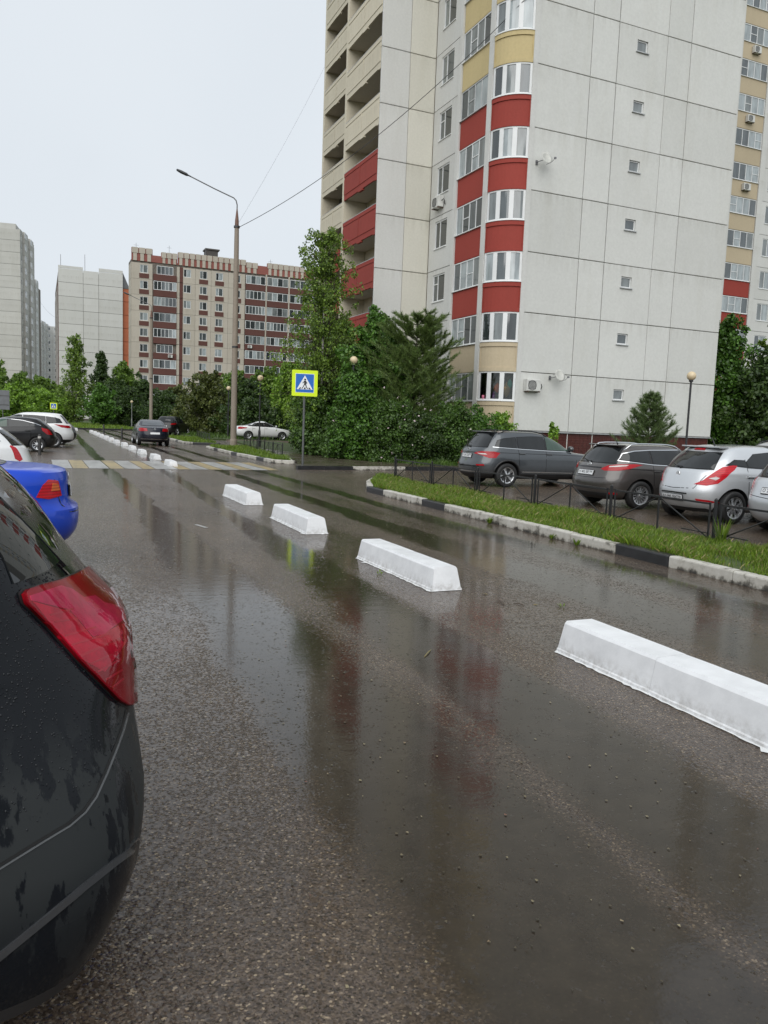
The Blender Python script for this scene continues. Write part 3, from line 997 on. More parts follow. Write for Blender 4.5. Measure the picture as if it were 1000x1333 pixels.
# things standing inside the ground-storey bay
def clutter(name, label, cat, P, build, mat):
    o = build.build(name, mat, None, P, 0, smooth=True); fix_normals(o.data)
    tag(o, label, cat, 'things stored in the lowest bay')
def blob(r, sx, sy, sz, seed):
    rng = random.Random(seed); b = MB()
    prof = [(0.01, 0)] + [(r * math.sin(math.pi * (i + .5) / 7) * rng.uniform(.85, 1.1), sz * (i + .5) / 7) for i in range(7)] + [(0.01, sz)]
    b.lathe(prof, 12); b.v = [(x * sx, y * sy, z) for x, y, z in b.v]; return b
bay_in = Vector((cen.x, cen.y, 0)) + Vector((math.cos((a0 + a1) / 2), math.sin((a0 + a1) / 2), 0)) * (rad - 0.28)
tdir = Vector((BA.x - BB.x, BA.y - BB.y, 0)).normalized()
MBX = MB().box(-0.9, 0.9, -0.1, 0.1, 0, 0.04)
clutter('orange_bag', 'orange bag seen through the lowest bay window', 'bag', bay_in + tdir * 0.05 + Vector((0, 0, Z0 + 1.75)), blob(0.2, 1, .6, 0.5, 1), plain('orange_cloth', (0.75, 0.16, 0.05), 0.7))
clutter('cardboard_bundle', 'tan bundle seen through the right pane of the lowest bay', 'bundle', bay_in + tdir * 0.5 + Vector((0, 0, Z0 + 1.55)), blob(0.24, 1, .6, 0.75, 2), plain('tan_cloth', (0.42, 0.28, 0.15), 0.8))
clutter('purple_bottle', 'purple bottle seen through the lowest bay window', 'bottle', bay_in - tdir * 0.12 + Vector((0, 0, Z0 + 1.42)), MB().lathe([(0.001, 0), (0.08, 0), (0.08, .28), (0.04, .34), (0.04, .4), (0.001, .4)], 12), plain('purple_plastic', (0.25, 0.04, 0.30), 0.4))
clutter('pink_box', 'pink box seen through the left pane of the lowest bay', 'box', bay_in - tdir * 0.55 + Vector((0, 0, Z0 + 1.42)), MB().bbox(-.15, .15, -.1, .1, 0, .22, .01), plain('pink_plastic', (0.6, 0.16, 0.25), 0.5))
clutter('green_cloth', 'teal cloth bundle seen through the right pane of the lowest bay', 'bundle', bay_in + tdir * 0.68 + Vector((0, 0.05, Z0 + 1.95)), blob(0.15, 1, .6, 0.5, 4), plain('teal_cloth', (0.12, 0.40, 0.33), 0.8))

# ------------------------------------------------------------------ second tower, right, behind the gable
RB0 = (54.0, 53.0, 0.0)
rb = tag(empty('apartment_building', RB0), 'white block with yellow and red glazed balconies seen right behind the gable', 'building')
RT = 17 * H
wallcore([(40.0, 53.12), (85.0, 53.12), (85.0, 66), (40.0, 66)], 0, RT, W_JOINT, 'joint_core', RB0, rb)
for k in range(0, 17):
    z = k * H
    col = W_RED if k <= 5 else W_BEIGE
    for (x0, x1) in ((54.75, 57.85), (61.9, 65.0)):
        panel(rb, RB0, (x0, 52.98, z + 0.02), 0, x1 - x0, 1.36, col, 0.13, 'balcony_panel')
        window(rb, RB0, (x0 + 0.01, 53.0, z + 1.40), 0, x1 - x0 - 0.02, 1.38, 4, frame=0.06, mull=0.06, glz=[GL[2], GL[1], GL[3], GL[2]], name='balcony_window', fm=W_FRAME, transom=(WR.choice((0, 1, 3)), .5))
    if 'rbw' not in _pc:
        mb = MB(); w = 3.4 - G; hx0, hx1, a, b = 0.55, 2.0, 0.95, 2.45
        mb.box(0, hx0, 0, .1, 0, H - G); mb.box(hx1, w, 0, .1, 0, H - G); mb.box(hx0, hx1, 0, .1, 0, a); mb.box(hx0, hx1, 0, .1, b, H - G)
        _pc['rbw'] = mb.mesh('wall_panel', W_WHITE)
    link('wall_panel', _pc['rbw'], rb, Vector((58.46 + G / 2, 53.0, z + G / 2 + 0.02)) - Vector(RB0))
    window(rb, RB0, (58.46 + G / 2 + 0.56, 53.05, z + 0.98), 0, 1.43, 1.5, 2, frame=0.06, depth=0.05, split=(.4, .6), glz=[GL[2], GL[1], GL[3]])
    for x in (41.0, 44.4, 47.8, 51.2, 65.6, 69.0, 72.4):
        panel(rb, RB0, (x + G / 2, 53.0, z + G / 2 + 0.02), 0, 3.4 - G, H - G, W_WHITE, 0.1)
for x0, x1 in ((57.87, 58.44), (54.4, 54.73), (61.3, 61.88), (65.02, 65.55)):
    MB().box(x0 - RB0[0], x1 - RB0[0], -0.10, 0.1, 0, RT).build('pilaster', W_WHITE, rb)
for i, (x, k) in enumerate(((56.2, 12), (56.1, 10), (56.3, 8))):
    ac_unit(['topmost air conditioner on the yellow balconies at the right edge', 'middle air conditioner on the yellow balconies at the right edge', 'lowest air conditioner on the yellow balconies at the right edge'][i], (x, 52.97, k * H + 0.55), 0)

# ------------------------------------------------------------------ brown and cream block in the middle distance
BB0 = (15.3, 151.0, 0.0)
bb = tag(empty('apartment_building', BB0), 'ten storey cream and brown panel block with toothed parapet in the distance', 'building')
B_CR = wall_paint('cream_brown_block_panel', (0.50, 0.455, 0.385), 0.16)
B_BR = wall_paint('brown_balcony_panel', (0.125, 0.052, 0.042), 0.2)
B_RS = wall_paint('brick_red_insert', (0.30, 0.105, 0.085), 0.2)
B_NF, BZ, BH = 10, 0.75, 2.8
BT = BZ + B_NF * BH + 0.35
wallcore([(15.35, 151.14), (72.0, 151.14), (72.0, 156.4), (15.35, 156.4)], 0, BT + 0.3, W_JOINT, 'joint_core', BB0, bb)
wcols = [(16.75, 18.15, 1), (24.45, 25.8, 0), (27.4, 28.75, 1), (30.35, 31.7, 1), (33.9, 35.0, 1)]
lcols = [(19.1, 23.2), (36.0, 39.8), (40.1, 44.3), (44.6, 48.8), (49.1, 53.2), (53.5, 57.6)]
bounds = [15.3, 19.05, 23.25, 24.35, 26.6, 29.5, 32.7, 35.9]
def wpanel(x0, x1, hx0, hx1, z0, z1, h, mat, key, parent, base, z, front):
    if key not in _pc:
        mb = MB(); w = x1 - x0 - G
        mb.box(0, hx0 - x0, 0, .1, 0, h - G); mb.box(hx1 - x0, w, 0, .1, 0, h - G); mb.box(hx0 - x0, hx1 - x0, 0, .1, 0, z0); mb.box(hx0 - x0, hx1 - x0, 0, .1, z1, h - G)
        _pc[key] = mb.mesh('wall_panel', mat)
    return link('wall_panel', _pc[key], parent, Vector((x0 + G / 2, front, z)) - Vector(base))
for k in range(B_NF):
    z = BZ + k * BH
    segs = [(15.3, 18.95), (24.35, 26.6), (26.6, 29.5), (29.5, 32.7), (32.7, 35.9)]
    for (x0, x1), (wx0, wx1, br) in zip(segs, wcols):
        wpanel(x0, x1, wx0, wx1, 1.08, 2.5, BH, B_CR, ('bb', x0), bb, BB0, z, 151.0)
        window(bb, BB0, (wx0 + .01, 151.05, z + 1.09), 0, wx1 - wx0 - .02, 1.40, 2, frame=0.07, depth=.05, split=(.4, .6), glz=[GL[0], GL[3], GL[1], GL[2]], sill=False)
        if br:
            panel(bb, BB0, (wx0 - 0.12, 150.96, z + 0.14), 0, wx1 - wx0 + 0.3, 0.82, B_BR, 0.039, 'spandrel_panel')
    for j, (x0, x1) in enumerate(lcols):
        if k < 3 and j in (2, 3, 5):
            wpanel(x0 - .28, x1, x0 + 1.0, x0 + 2.5, 1.08, 2.5, BH, B_CR, ('bbl', j), bb, BB0, z, 151.0)
            window(bb, BB0, (x0 + 1.01, 151.05, z + 1.09), 0, 1.48, 1.40, 2, frame=0.07, depth=.05, glz=[GL[0], GL[3], GL[1]], sill=False)
            panel(bb, BB0, (x0 + .8, 150.96, z + 0.14), 0, 1.9, 0.82, B_BR, 0.039, 'spandrel_panel')
            continue
        yy = 150.78
        panel(bb, BB0, (x0, yy, z - 0.06), 0, x1 - x0, 1.14, B_BR, 0.34, 'balcony_panel')
        if WR.random() < 0.82:
            window(bb, BB0, (x0 + .02, yy + .03, z + 1.10), 0, x1 - x0 - .04, 1.56, WR.choice((4, 5, 6)), frame=0.08, mull=0.08, glz=GL, name='balcony_window', sill=False, fm=W_FRAME if WR.random() < .8 else W_FRAMEG)
        else:
            window(bb, BB0, (x0 + .6, yy + .25, z + 1.10), 0, x1 - x0 - 1.2, 1.5, 4, frame=0.08, mull=0.06, glz=[GL[0], GL[3]], name='balcony_window', sill=False)
    panel(bb, BB0, (23.25, 150.99, z + G), 0, 0.5, BH - 2 * G, B_CR, 0.14, 'wall_panel')
    panel(bb, BB0, (23.78, 150.97, z + 0.05), 0, 0.55, BH - 0.1, B_BR, 0.16, 'spandrel_panel')
    for s in range(1):      # end wall, seen edge-on
        panel(bb, BB0, (15.25, 155.4 + s * 4.2, z + G / 2), RZL, 4.2 - G, BH - G, B_CR, 0.09)
for x in (39.83, 44.33, 48.83, 53.23):
    MB().box(x - BB0[0], x + 0.24 - BB0[0], -0.27, 0.12, BZ, BT).build('pilaster', B_CR, bb)
# toothed parapet: cream teeth over recessed brick-red panels, three bands of different height
rr = random.Random(3)
x = 15.3
bands = [(15.3, 18.95, 31.35), (18.95, 20.45, 30.35), (20.45, 23.3, 31.0), (23.4, 36.0, 31.35), (36.0, 38.3, 31.0), (38.3, 40.1, 30.7), (40.1, 47.6, 31.3), (47.6, 49.1, 30.8), (49.1, 58.0, 31.2), (58, 72, 31.2)]
for (xa, xb, zt) in bands:
    zb_ = BT - 0.05
    MB().box(xa - BB0[0], xb - BB0[0], 0.0, 0.3, zb_, zt - 0.08).build('parapet_panel', B_RS, bb)
    if xb - xa < 1.9: continue
    n = max(2, round((xb - xa) / 1.06))
    w = (xb - xa) / n
    for i in range(n):
        a = xa + i * w
        panel(bb, BB0, (a + w * 0.06, 150.86, zt - 1.0), 0, w * 0.88, 1.0, B_CR, 0.138, 'parapet_tooth')
        panel(bb, BB0, (a + w * 0.24, 150.90, zb_), 0, w * 0.52, zt - 1.0 - zb_ - 0.01, B_CR, 0.078, 'parapet_tooth')
MB().box(29.0 - BB0[0], 31.2 - BB0[0], 2.5, 4.8, BT, 32.9).build('roof_hut', plain('roof_hut_dark', (0.07, 0.065, 0.06), 0.7), bb)
MB().box(28.8 - BB0[0], 31.5 - BB0[0], 2.3, 5.0, 32.91, 33.15).build('roof_hut_cap', plain('roof_hut_dark', (0.07, 0.065, 0.06), 0.7), bb)
for (x, h) in ((16.2, 1.6), (22.0, 1.8), (28.6, 2.2), (41.0, 1.5)):
    MB().tube([(x - BB0[0], 1.0, BT), (x - BB0[0], 1.0, BT + 1.6 + h)], 0.03, 5).tube([(x - .4 - BB0[0], 1.0, BT + 1.2 + h), (x + .4 - BB0[0], 1.0, BT + 1.2 + h)], 0.02, 5).build('antenna', plain('grey_steel', (0.22, 0.22, 0.23), 0.45, metal=0.6), bb)
for i, (x, k) in enumerate(((22.1, 4), (36.9, 5), (39.0, 3))):
    ac_unit(['air conditioner on a brown balcony in the left stack of the distant cream block', 'upper air conditioner on the right half of the distant cream block', 'lower air conditioner on the right half of the distant cream block'][i], (x, 150.74, BZ + k * BH + 0.3), 0)

# ------------------------------------------------------------------ blank gable with an orange wing, far left
GB0 = (3.75, 180.0, 0.0)
gb = tag(empty('apartment_building', GB0), 'distant block with blank pale gable wall and an orange strip on its right', 'building')
GX = [3.75, 8.6, 11.65, 16.5]
GT = [31.7, 31.05, 31.85]
wallcore([(3.8, 180.14), (16.45, 180.14), (16.45, 215), (3.8, 215)], 0, 30.6, W_JOINT, 'joint_core', GB0, gb)
G_P = wall_paint('distant_gable_panel', (0.60, 0.60, 0.57), .10)
G_O = wall_paint('orange_wing_panel', (0.46, 0.145, 0.07))
for c in range(3):
    k = 0; z = 0.3
    while z < GT[c] - 0.2:
        h = min(2.8, GT[c] - z)
        panel(gb, GB0, (GX[c] + .03, 180.0, z + .03), 0, GX[c + 1] - GX[c] - .06, h - .06, G_P, 0.13)
        z += 2.8
for k in range(10):
    panel(gb, GB0, (16.55, 180.6, 0.3 + k * 2.8 + .04), 0, 1.35, 2.72, G_O, 0.2, 'orange_panel')
    for s in range(8):
        panel(gb, GB0, (3.70, 184.6 + s * 4.2, 0.3 + k * 2.8 + .04), RZL, 4.1, 2.7, B_BR if s % 2 == 0 else G_P, 0.09)
wallcore([(16.56, 180.8), (17.9, 180.8), (17.9, 215), (16.56, 215)], 0, 28.2, G_O, 'orange_wing', GB0, gb)
# sloping dark roof edge above the orange wing
mb = MB().add([(16.5 - GB0[0], 0.5, 28.25), (17.95 - GB0[0], 0.5, 28.25), (16.5 - GB0[0], 0.5, 31.6), (16.5 - GB0[0], 6, 28.25), (17.95 - GB0[0], 6, 28.25), (16.5 - GB0[0], 6, 31.6)],
              [(0, 1, 2), (3, 5, 4), (0, 3, 4, 1), (1, 4, 5, 2), (2, 5, 3, 0)])
mb.build('roof_slope', plain('slate_grey_roof', (0.12, 0.125, 0.13), 0.6), gb)
MB().tube([(4.3 - GB0[0], 1, 31), (4.3 - GB0[0], 1, 34.0)], .05, 5).tube([(9 - GB0[0], 1, 31), (9 - GB0[0], 1, 34.5)], .05, 5).build('antenna', plain('grey_steel', (0.22, 0.22, 0.23), 0.45, metal=0.6), gb)
# low shop front with a red base at the foot of that gable
# ------------------------------------------------------------------ towers at the left edge
def side_tower(label, u, v, z, wid, length, p, winrows, base_cols, yaw=0.0):
    """tower whose gable faces us and whose windowed long side faces right (+u)"""
    o0 = (u, v, 0.0)
    t = tag(empty('apartment_building', o0), label, 'building')
    wallcore([(u - wid, v + .14), (u - .12, v + .14), (u - .12, v + length), (u - wid, v + length)], 0, z - .3, W_JOINT, 'joint_core', o0, t)
    n = int(z / 2.8)
    for k in range(n + 1):
        zz = k * 2.8
        h = min(2.8, z - zz)
        if h < .4: continue
        for c in range(3):
            panel(t, o0, (u - wid + c * wid / 3 + .03, v, zz + .03), 0, wid / 3 - .06, h - .06, p, .13)
        s = 0
        vv = v + 0.0
        while vv < v + length - 2 and s < base_cols:
            prot = (s % 2 == 1)
            L = 3.4 if not prot else 4.4
            x = u + (0.45 if prot else 0.0)
            if prot:
                MB().box(0.0, 0.43, vv - v + .03, vv - v + L - .03, zz + .03, zz + 1.3).build('balcony_panel', p, t)
                MB().box(0.0, 0.43, vv - v + L * .55, vv - v + L - .03, zz + 1.3, zz + 2.77).build('balcony_panel', p, t)
                window(t, o0, (x, vv + .06, zz + 1.32), math.pi / 2, L * .55 - .08, 1.42, 3, frame=.10, mull=.10, glz=[GL[2], GL[1], GL[2]], name='balcony_window', sill=False)
                MB().box(0.0, 0.41, vv - v + .06, vv - v + .12, zz + 1.3, zz + 2.78).build('balcony_cheek', p, t)
            else:
                key = ('st', p.name)
                if key not in _pc:
                    mb = MB(); w = L - .06
                    mb.box(0, .9, 0, .11, 0, 2.74); mb.box(2.3, w, 0, .11, 0, 2.74); mb.box(.9, 2.3, 0, .11, 0, 1.0); mb.box(.9, 2.3, 0, .11, 2.4, 2.74)
                    _pc[key] = mb.mesh('wall_panel', p)
                link('wall_panel', _pc[key], t, Vector((u, vv + .03, zz + .03)) - Vector(o0), math.pi / 2)
                window(t, o0, (u - .05, vv + .94, zz + 1.05), math.pi / 2, 1.38, 1.36, 2, frame=.08, glz=[GL[0], GL[3]], sill=False)
            vv += L; s += 1
    t.rotation_euler = (0, 0, yaw)
    return t
T_P = wall_paint('left_tower_panel', (0.54, 0.535, 0.50))
T_P2 = wall_paint('left_tower_panel_paler', (0.58, 0.58, 0.565))
t1 = side_tower('tall pale tower cut off by the left edge of the picture', -3.9, 214, 44.6, 17, 20, T_P, 16, 5, R(-9))
MB().prism([(-14, 0.5), (-1.0, 0.5), (-1.6, 26), (-14, 26)], 44.6, 45.9).build('parapet', T_P, t1)
side_tower('narrow pale tower standing right behind the left edge tower', -2.9, 300, 46.0, 14, 24, T_P2, 16, 5, R(-9))
side_tower('pale lower tower farthest away beside the blank gable', 1.0, 338, 35.5, 14, 26, T_P2, 12, 6, R(-8))
t3 = (8.0, 352, 0.0)
ft = tag(empty('apartment_building', t3), 'far pale block with rows of windows left of the blank gable', 'building')
wallcore([(2.0, 352.2), (14.0, 352.2), (14.0, 366), (2.0, 366)], 0, 35.5, W_JOINT, 'joint_core', t3, ft)
for k in range(13):
    for c in range(4):
        wpanel(2.0 + 3 * c, 5.0 + 3 * c, 2.7 + 3 * c, 4.3 + 3 * c, 1.0, 2.4, 2.75, T_P2, ('ft', c), ft, t3, k * 2.75, 352.0)
        window(ft, t3, (2.72 + 3 * c, 352.05, k * 2.75 + 1.02), 0, 1.56, 1.36, 2, frame=.12, glz=[GL[0], GL[3], GL[1]], sill=False)
# ------------------------------------------------------------------ white separators along the middle of the street
def barrier_paint():
    t = NT('fresh_white_barrier_paint')
    p = t.world_pos()
    n = t.noise(p, 5, 6, 0.65)
    z = t.n('ShaderNodeSeparateXYZ'); t.l(p, z.inputs[0])
    mud = t.math('MULTIPLY', t.ramp(z.outputs[2], [(0.0, 1.0), (0.13, 0.0)]), t.ramp(t.noise(p, 14, 5, 0.7), [(0.40, 0.0), (0.66, 1.0)]))
    c = t.mix(t.math('MULTIPLY', mud, 0.7), t.ramp(n, [(0.3, (0.66, 0.67, 0.68)), (0.6, (0.76, 0.77, 0.78))]), (0.25, 0.23, 0.2))
    t.set(color=c, rough=t.ramp(n, [(0.3, 0.3), (0.7, 0.5)]))
    t.bump(t.math('ADD', t.noise(p, 40, 4), t.math('MULTIPLY', t.noise(p, 6, 3), 1.0)), 0.22, 0.005)
    return t.m
M_BAR = barrier_paint()
M_SPILL = plain('white_paint_spill', (0.70, 0.71, 0.71), 0.4, var=0.12, scale=9)
M_CRACK = plain('dark_crack', (0.03, 0.03, 0.03), 0.8)
def barrier_block_mesh(L, e0, e1, seed):
    """bevelled concrete kerb block along +y, sloped ends where e0/e1"""
    rng = random.Random(seed)
    prof = [(-0.190, 0.0), (-0.187, 0.022), (-0.178, 0.030), (-0.143, 0.228), (-0.126, 0.25), (0.126, 0.25), (0.143, 0.228), (0.178, 0.030), (0.187, 0.022), (0.190, 0.0)]
    ys = np.linspace(0, L, 9)
    vs = []; m = len(prof)
    for i, y in enumerate(ys):
        for (x, z) in prof:
            yy = y
            if e0 and i == 0: yy += z * 0.20
            if e1 and i == len(ys) - 1: yy -= z * 0.12
            j = 0.0008
            vs.append((x * (1 if 0 < i < len(ys) - 1 else 0.97) + rng.uniform(-j, j), yy, max(0, z + (rng.uniform(-j, j) if z > 0 else 0))))
    fs = []
    for i in range(len(ys) - 1):
        for k in range(m - 1):
            fs.append((i * m + k, (i + 1) * m + k, (i + 1) * m + k + 1, i * m + k + 1))
    fs += [tuple(range(m)), tuple(range((len(ys) - 1) * m + m - 1, (len(ys) - 1) * m - 1, -1))]
    me = new_mesh('barrier_block', vs, fs, M_BAR)
    fix_normals(me)
    me.polygons.foreach_set('use_smooth', [True] * len(me.polygons)); me.set_sharp_from_angle(angle=R(18))
    return me
def spill_mesh(L, seed):
    rng = random.Random(seed)
    out = []; inn = []
    n = 110
    per = []
    for i in range(n):
        t = i / n * (2 * L + 0.76)
        if t < L: p = (-0.195, t); d = (-1, 0)
        elif t < L + .38: p = (-0.19 + t - L, L); d = (0, 1)
        elif t < 2 * L + .38: p = (0.195, L - (t - L - .38)); d = (1, 0)
        else: p = (0.19 - (t - 2 * L - .38), 0); d = (0, -1)
        w = 0.006 + max(0, rng.gauss(0.005, 0.007)) + (0.045 if rng.random() < 0.03 else 0)
        out.append((p[0] + d[0] * w, p[1] + d[1] * w, 0.004)); inn.append((p[0] * .9, p[1] + (-.03 if d[1] > 0 else .03 if d[1] < 0 else 0), 0.0045))
    vs = out + inn
    return new_mesh('paint_spill', vs, [(i, (i + 1) % n, n + (i + 1) % n, n + i) for i in range(n)], M_SPILL)
places = ['nearest, cut off by the right edge of the picture', 'second from the camera, with a scuffed end face', 'third from the camera, below the grass strip corner', 'fourth from the camera, beside the mouth of the side road']
BL = [barrier_block_mesh(1.06, True, False, 1), barrier_block_mesh(1.04, False, True, 2)]
SPL = spill_mesh(2.1, 3)
SPL2 = spill_mesh(2.1, 8)
def barrier(u, v, label, dz=0, yaw=0.0, far=False):
    b = tag(empty('traffic_separator', (u, v, 0), yaw), label, 'barrier', 'white separators down the middle of the street')
    if far: b.scale = (0.82, 0.62, 0.72)
    link('barrier_block', BL[0], b); link('barrier_block', BL[1], b, (0.004, 1.065, 0))
    link('paint_spill', SPL if dz == 0 else SPL2, b)
    return b
nb_names = ['long white concrete separator ' + s for s in places]
for i in range(4):
    barrier(3.93 + (0.0, 0.03, 0.0, 0.05)[i], (2.92, 7.27, 11.5, 15.62)[i], nb_names[i], i % 2, (0.0, 0.012, -0.008, 0.01)[i])
ordn = ['first', 'second', 'third', 'fourth', 'fifth', 'sixth', 'seventh', 'eighth', 'ninth', 'tenth', 'eleventh', 'twelfth']
for i in range(12):
    v = 27.7 + i * 4.2
    barrier(4.20 + 0.02 * math.sin(i * 2.1), v, 'distant white separator, ' + ordn[i] + ' one beyond the zebra crossing', i % 2, 0.01 * math.sin(i * 3), True)
tag(barrier(3.1, 79.5, 'white separator set apart at the far end of the row by the lawn', 0, 0.25))

# ------------------------------------------------------------------ low black sectional fences
M_BLK = plain('black_fence_paint', (0.012, 0.012, 0.013), 0.35, var=0.3)
def fence(name, pts, label, group, h=0.5, seclen=2.1, z=0.12, rod=0.011):
    f = tag(empty(name, (pts[0][0], pts[0][1], z)), label, 'fence', group)
    base = Vector((pts[0][0], pts[0][1], 0))
    cache = {}
    for a, b in zip(pts[:-1], pts[1:]):
        a = Vector((a[0], a[1], 0)); b = Vector((b[0], b[1], 0))
        L = (b - a).length
        n = max(1, round(L / seclen)); s = L / n
        ang = math.atan2(b.y - a.y, b.x - a.x)
        key = round(s, 2)
        if key not in cache:
            g = 0.11
            post = MB().box(-rod, rod, -rod, rod, -0.12, h + .01).mesh('post', M_BLK)
            big = MB().box(-0.019, 0.019, -0.019, 0.019, -0.12, h + 0.06).lathe([(0.022, h + .06), (0.014, h + .075), (0.001, h + .08)], 8).mesh('post', M_BLK)
            rail = MB().box(g, s - g, -rod, rod, h - 0.03, h).mesh('rail', M_BLK)
            bott = MB().box(g, s * .27, -.008, .008, 0.12, 0.136).mesh('bottom_rail', M_BLK)
            bot2 = MB().box(s * .73, s - g, -.008, .008, 0.12, 0.136).mesh('bottom_rail', M_BLK)
            br1 = MB().tube([(g, 0.0, 0.06), (s / 2 - .02, 0.0, h - 0.03)], 0.011, 5).mesh('brace', M_BLK)
            br2 = MB().tube([(s - g, 0.0, 0.06), (s / 2 + .02, 0.0, h - 0.03)], 0.011, 5).mesh('brace', M_BLK)
            cache[key] = (post, big, rail, bott, bot2, br1, br2)
        post, big, rail, bott, bot2, br1, br2 = cache[key]
        rr = random.Random(int(L * 100))
        for k in range(n):
            P = a + (b - a) * (k / n) - base
            d = (b - a) / L
            yaw = ang + rr.uniform(-.008, .008)
            link('post', big, f, P, yaw)
            for q in (0.11, s / 2, s - 0.11):
                link('post', post, f, P + d * q, yaw)
            for m_ in (rail, bott, bot2, br1, br2):
                link(m_.name.split('.')[0], m_, f, P, yaw)
        link('post', cache[key][1], f, b - base, ang)
    return f
fence('low_fence', [(9.62, 21.2), (9.42, 4.05)], 'low black sectional fence along the near grass strip in front of the parked cars', 'low black fences', 0.60, 2.45)
fence('low_fence', [(9.6, 33.0), (10.55, 44.0)], 'low black fence on the grass island with the concrete lamp pole', 'low black fences', 0.55)
fence('low_fence', [(9.9, 50.5), (10.8, 60.0)], 'low black fence on the far grass island beyond the dark sedan', 'low black fences', 0.55)
fence('low_fence', [(14.2, 30.6), (12.9, 34.0), (12.5, 36.0)], 'low chain edging in front of the bushes behind the paved footway', 'low black fences', 0.35, 1.6)

# ------------------------------------------------------------------ bollards
def bollard(P, label, band=False):
    b = tag(empty('bollard', P), label, 'bollard', 'black steel bollards')
    MB().lathe([(0.06, -0.02), (0.06, 0.78), (0.045, 0.80), (0.001, 0.81)], 12).build('tube', plain('black_bollard', (0.035, 0.034, 0.033), 0.4, var=0.3), b, smooth=False)
    if band:
        MB().lathe([(0.0615, 0.66), (0.0625, 0.66), (0.0625, 0.74), (0.0615, 0.74)], 12).build('band', plain('worn_silver_band', (0.45, 0.44, 0.42), 0.4), b)
bollard((-0.02, 33.9, 0), 'dark bollard with pale band in front of the black hatchback wheel', True)
bollard((5.0, 55.2, 0), 'black bollard left of the dark sedan, nearer of two')
bollard((4.75, 68.0, 0), 'black bollard beside the far end of the separators, farther of two')

# ------------------------------------------------------------------ crossing signs
M_SY = plain('fluorescent_yellow_green', (0.66, 0.86, 0.01), 0.4, var=0.03)
M_SB = plain('sign_blue', (0.012, 0.13, 0.50), 0.35, var=0.04)
M_SW = plain('sign_white', (0.80, 0.82, 0.84), 0.35, var=0.03)
M_SK = plain('sign_black', (0.012, 0.012, 0.012), 0.4)
M_GALV = plain('grey_sign_post', (0.10, 0.105, 0.105), 0.5, metal=0.2, var=0.2)
def crossing_sign(P, rz, label, S=1.0, hb=2.62):
    """plate faces local -y"""
    s = tag(empty('crossing_sign', P, rz), label, 'road sign', 'pedestrian crossing signs')
    MB().lathe([(0.038, 0.0), (0.038, hb + .6 * S), (0.001, hb + .6 * S)], 12).build('pole', M_GALV, s)
    h = 0.5 * S
    def plate(nm, poly, y, mat, th=0.004):
        n = len(poly)
        vs = [(x, y, z + hb + h) for x, z in poly] + [(x, y + th, z + hb + h) for x, z in poly]
        fs = [tuple(range(n)), tuple(range(2 * n - 1, n - 1, -1))] + [(i, n + i, n + (i + 1) % n, (i + 1) % n) for i in range(n)]
        me = new_mesh(nm, vs, fs, mat); fix_normals(me)
        return link(nm, me, s)
    rc = [(-h + .02, -h), (h - .02, -h), (h, -h + .02), (h, h - .02), (h - .02, h), (-h + .02, h), (-h, h - .02), (-h, -h + .02)]
    plate('backing_plate', rc, -0.062, M_SY, 0.018)
    b = 0.365 * S
    plate('white_border', [(-b, -b), (b, -b), (b, b), (-b, b)], -0.066, M_SW, 0.003)
    b = 0.35 * S
    plate('blue_panel', [(-b, -b), (b, -b), (b, b), (-b, b)], -0.070, M_SB, 0.003)
    plate('white_triangle', [(-0.31 * S, -0.24 * S), (0.31 * S, -0.24 * S), (0.0, 0.30 * S)], -0.074, M_SW, 0.003)
    k = 0.46 * S
    circ = [(0.02 * k + 0.085 * k * math.cos(t * math.pi / 6), 0.30 * k + 0.085 * k * math.sin(t * math.pi / 6)) for t in range(12)]
    fig = [
        circ,
        [(-0.04, 0.20), (0.09, 0.20), (0.12, -0.10), (-0.06, -0.10)],                      # trunk
        [(-0.04, 0.20), (-0.20, 0.02), (-0.16, -0.02), (-0.02, 0.12)],                     # rear arm
        [(0.08, 0.20), (0.20, 0.06), (0.17, -0.06), (0.12, -0.04), (0.14, 0.04), (0.08, 0.10)],  # front arm
        [(-0.06, -0.09), (0.04, -0.09), (-0.10, -0.30), (-0.20, -0.46), (-0.28, -0.46), (-0.15, -0.28)],  # trailing leg
        [(0.02, -0.09), (0.12, -0.09), (0.16, -0.28), (0.28, -0.46), (0.19, -0.46), (0.08, -0.27)],      # leading leg
        [(-0.52, -0.49), (-0.36, -0.49), (-0.30, -0.36), (-0.40, -0.36)], [(-0.08, -0.49), (0.08, -0.49), (0.06, -0.36), (-0.03, -0.36)], [(0.36, -0.49), (0.52, -0.49), (0.40, -0.36), (0.31, -0.36)],
    ]
    for i, f in enumerate(fig):
        plate('walking_figure' if i < 6 else 'crossing_bar', f if i == 0 else [(x * k, z * k) for x, z in f], -0.0775 - 0.0006 * i, M_SK, 0.003)
    MB().box(-0.06, 0.06, -0.044, 0.05, hb + h + .2, hb + h + .24).box(-0.06, 0.06, -0.044, 0.05, hb + h - .24, hb + h - .2).build('clamp', M_GALV, s)
    return s
crossing_sign((8.72, 27.35, 0.11), R(-12), 'tall pedestrian crossing sign with yellow-green border on grey pole by the footway', 0.92, 2.50)
crossing_sign((1.3, 87.4, 0.0), R(-4), 'small distant pedestrian crossing sign above the white car on the left', 0.68, 1.9)
# grey traffic sign seen from behind at the left edge
s = tag(empty('road_sign', (-3.0, 78.0, 0)), 'grey back of a road sign at the left edge among the pale green trees', 'road sign')
MB().lathe([(0.04, 0), (0.04, 3.4)], 10).build('pole', M_GALV, s)
MB().bbox(-0.55, 0.55, -0.05, -0.03, 1.7, 3.4, 0.01).build('plate', plain('sign_back_grey', (0.16, 0.17, 0.18), 0.5), s)
MB().box(-0.5, 0.5, -0.075, -0.052, 2.1, 2.16).box(-0.5, 0.5, -0.075, -0.052, 2.9, 2.96).build('stiffener', M_GALV, s)

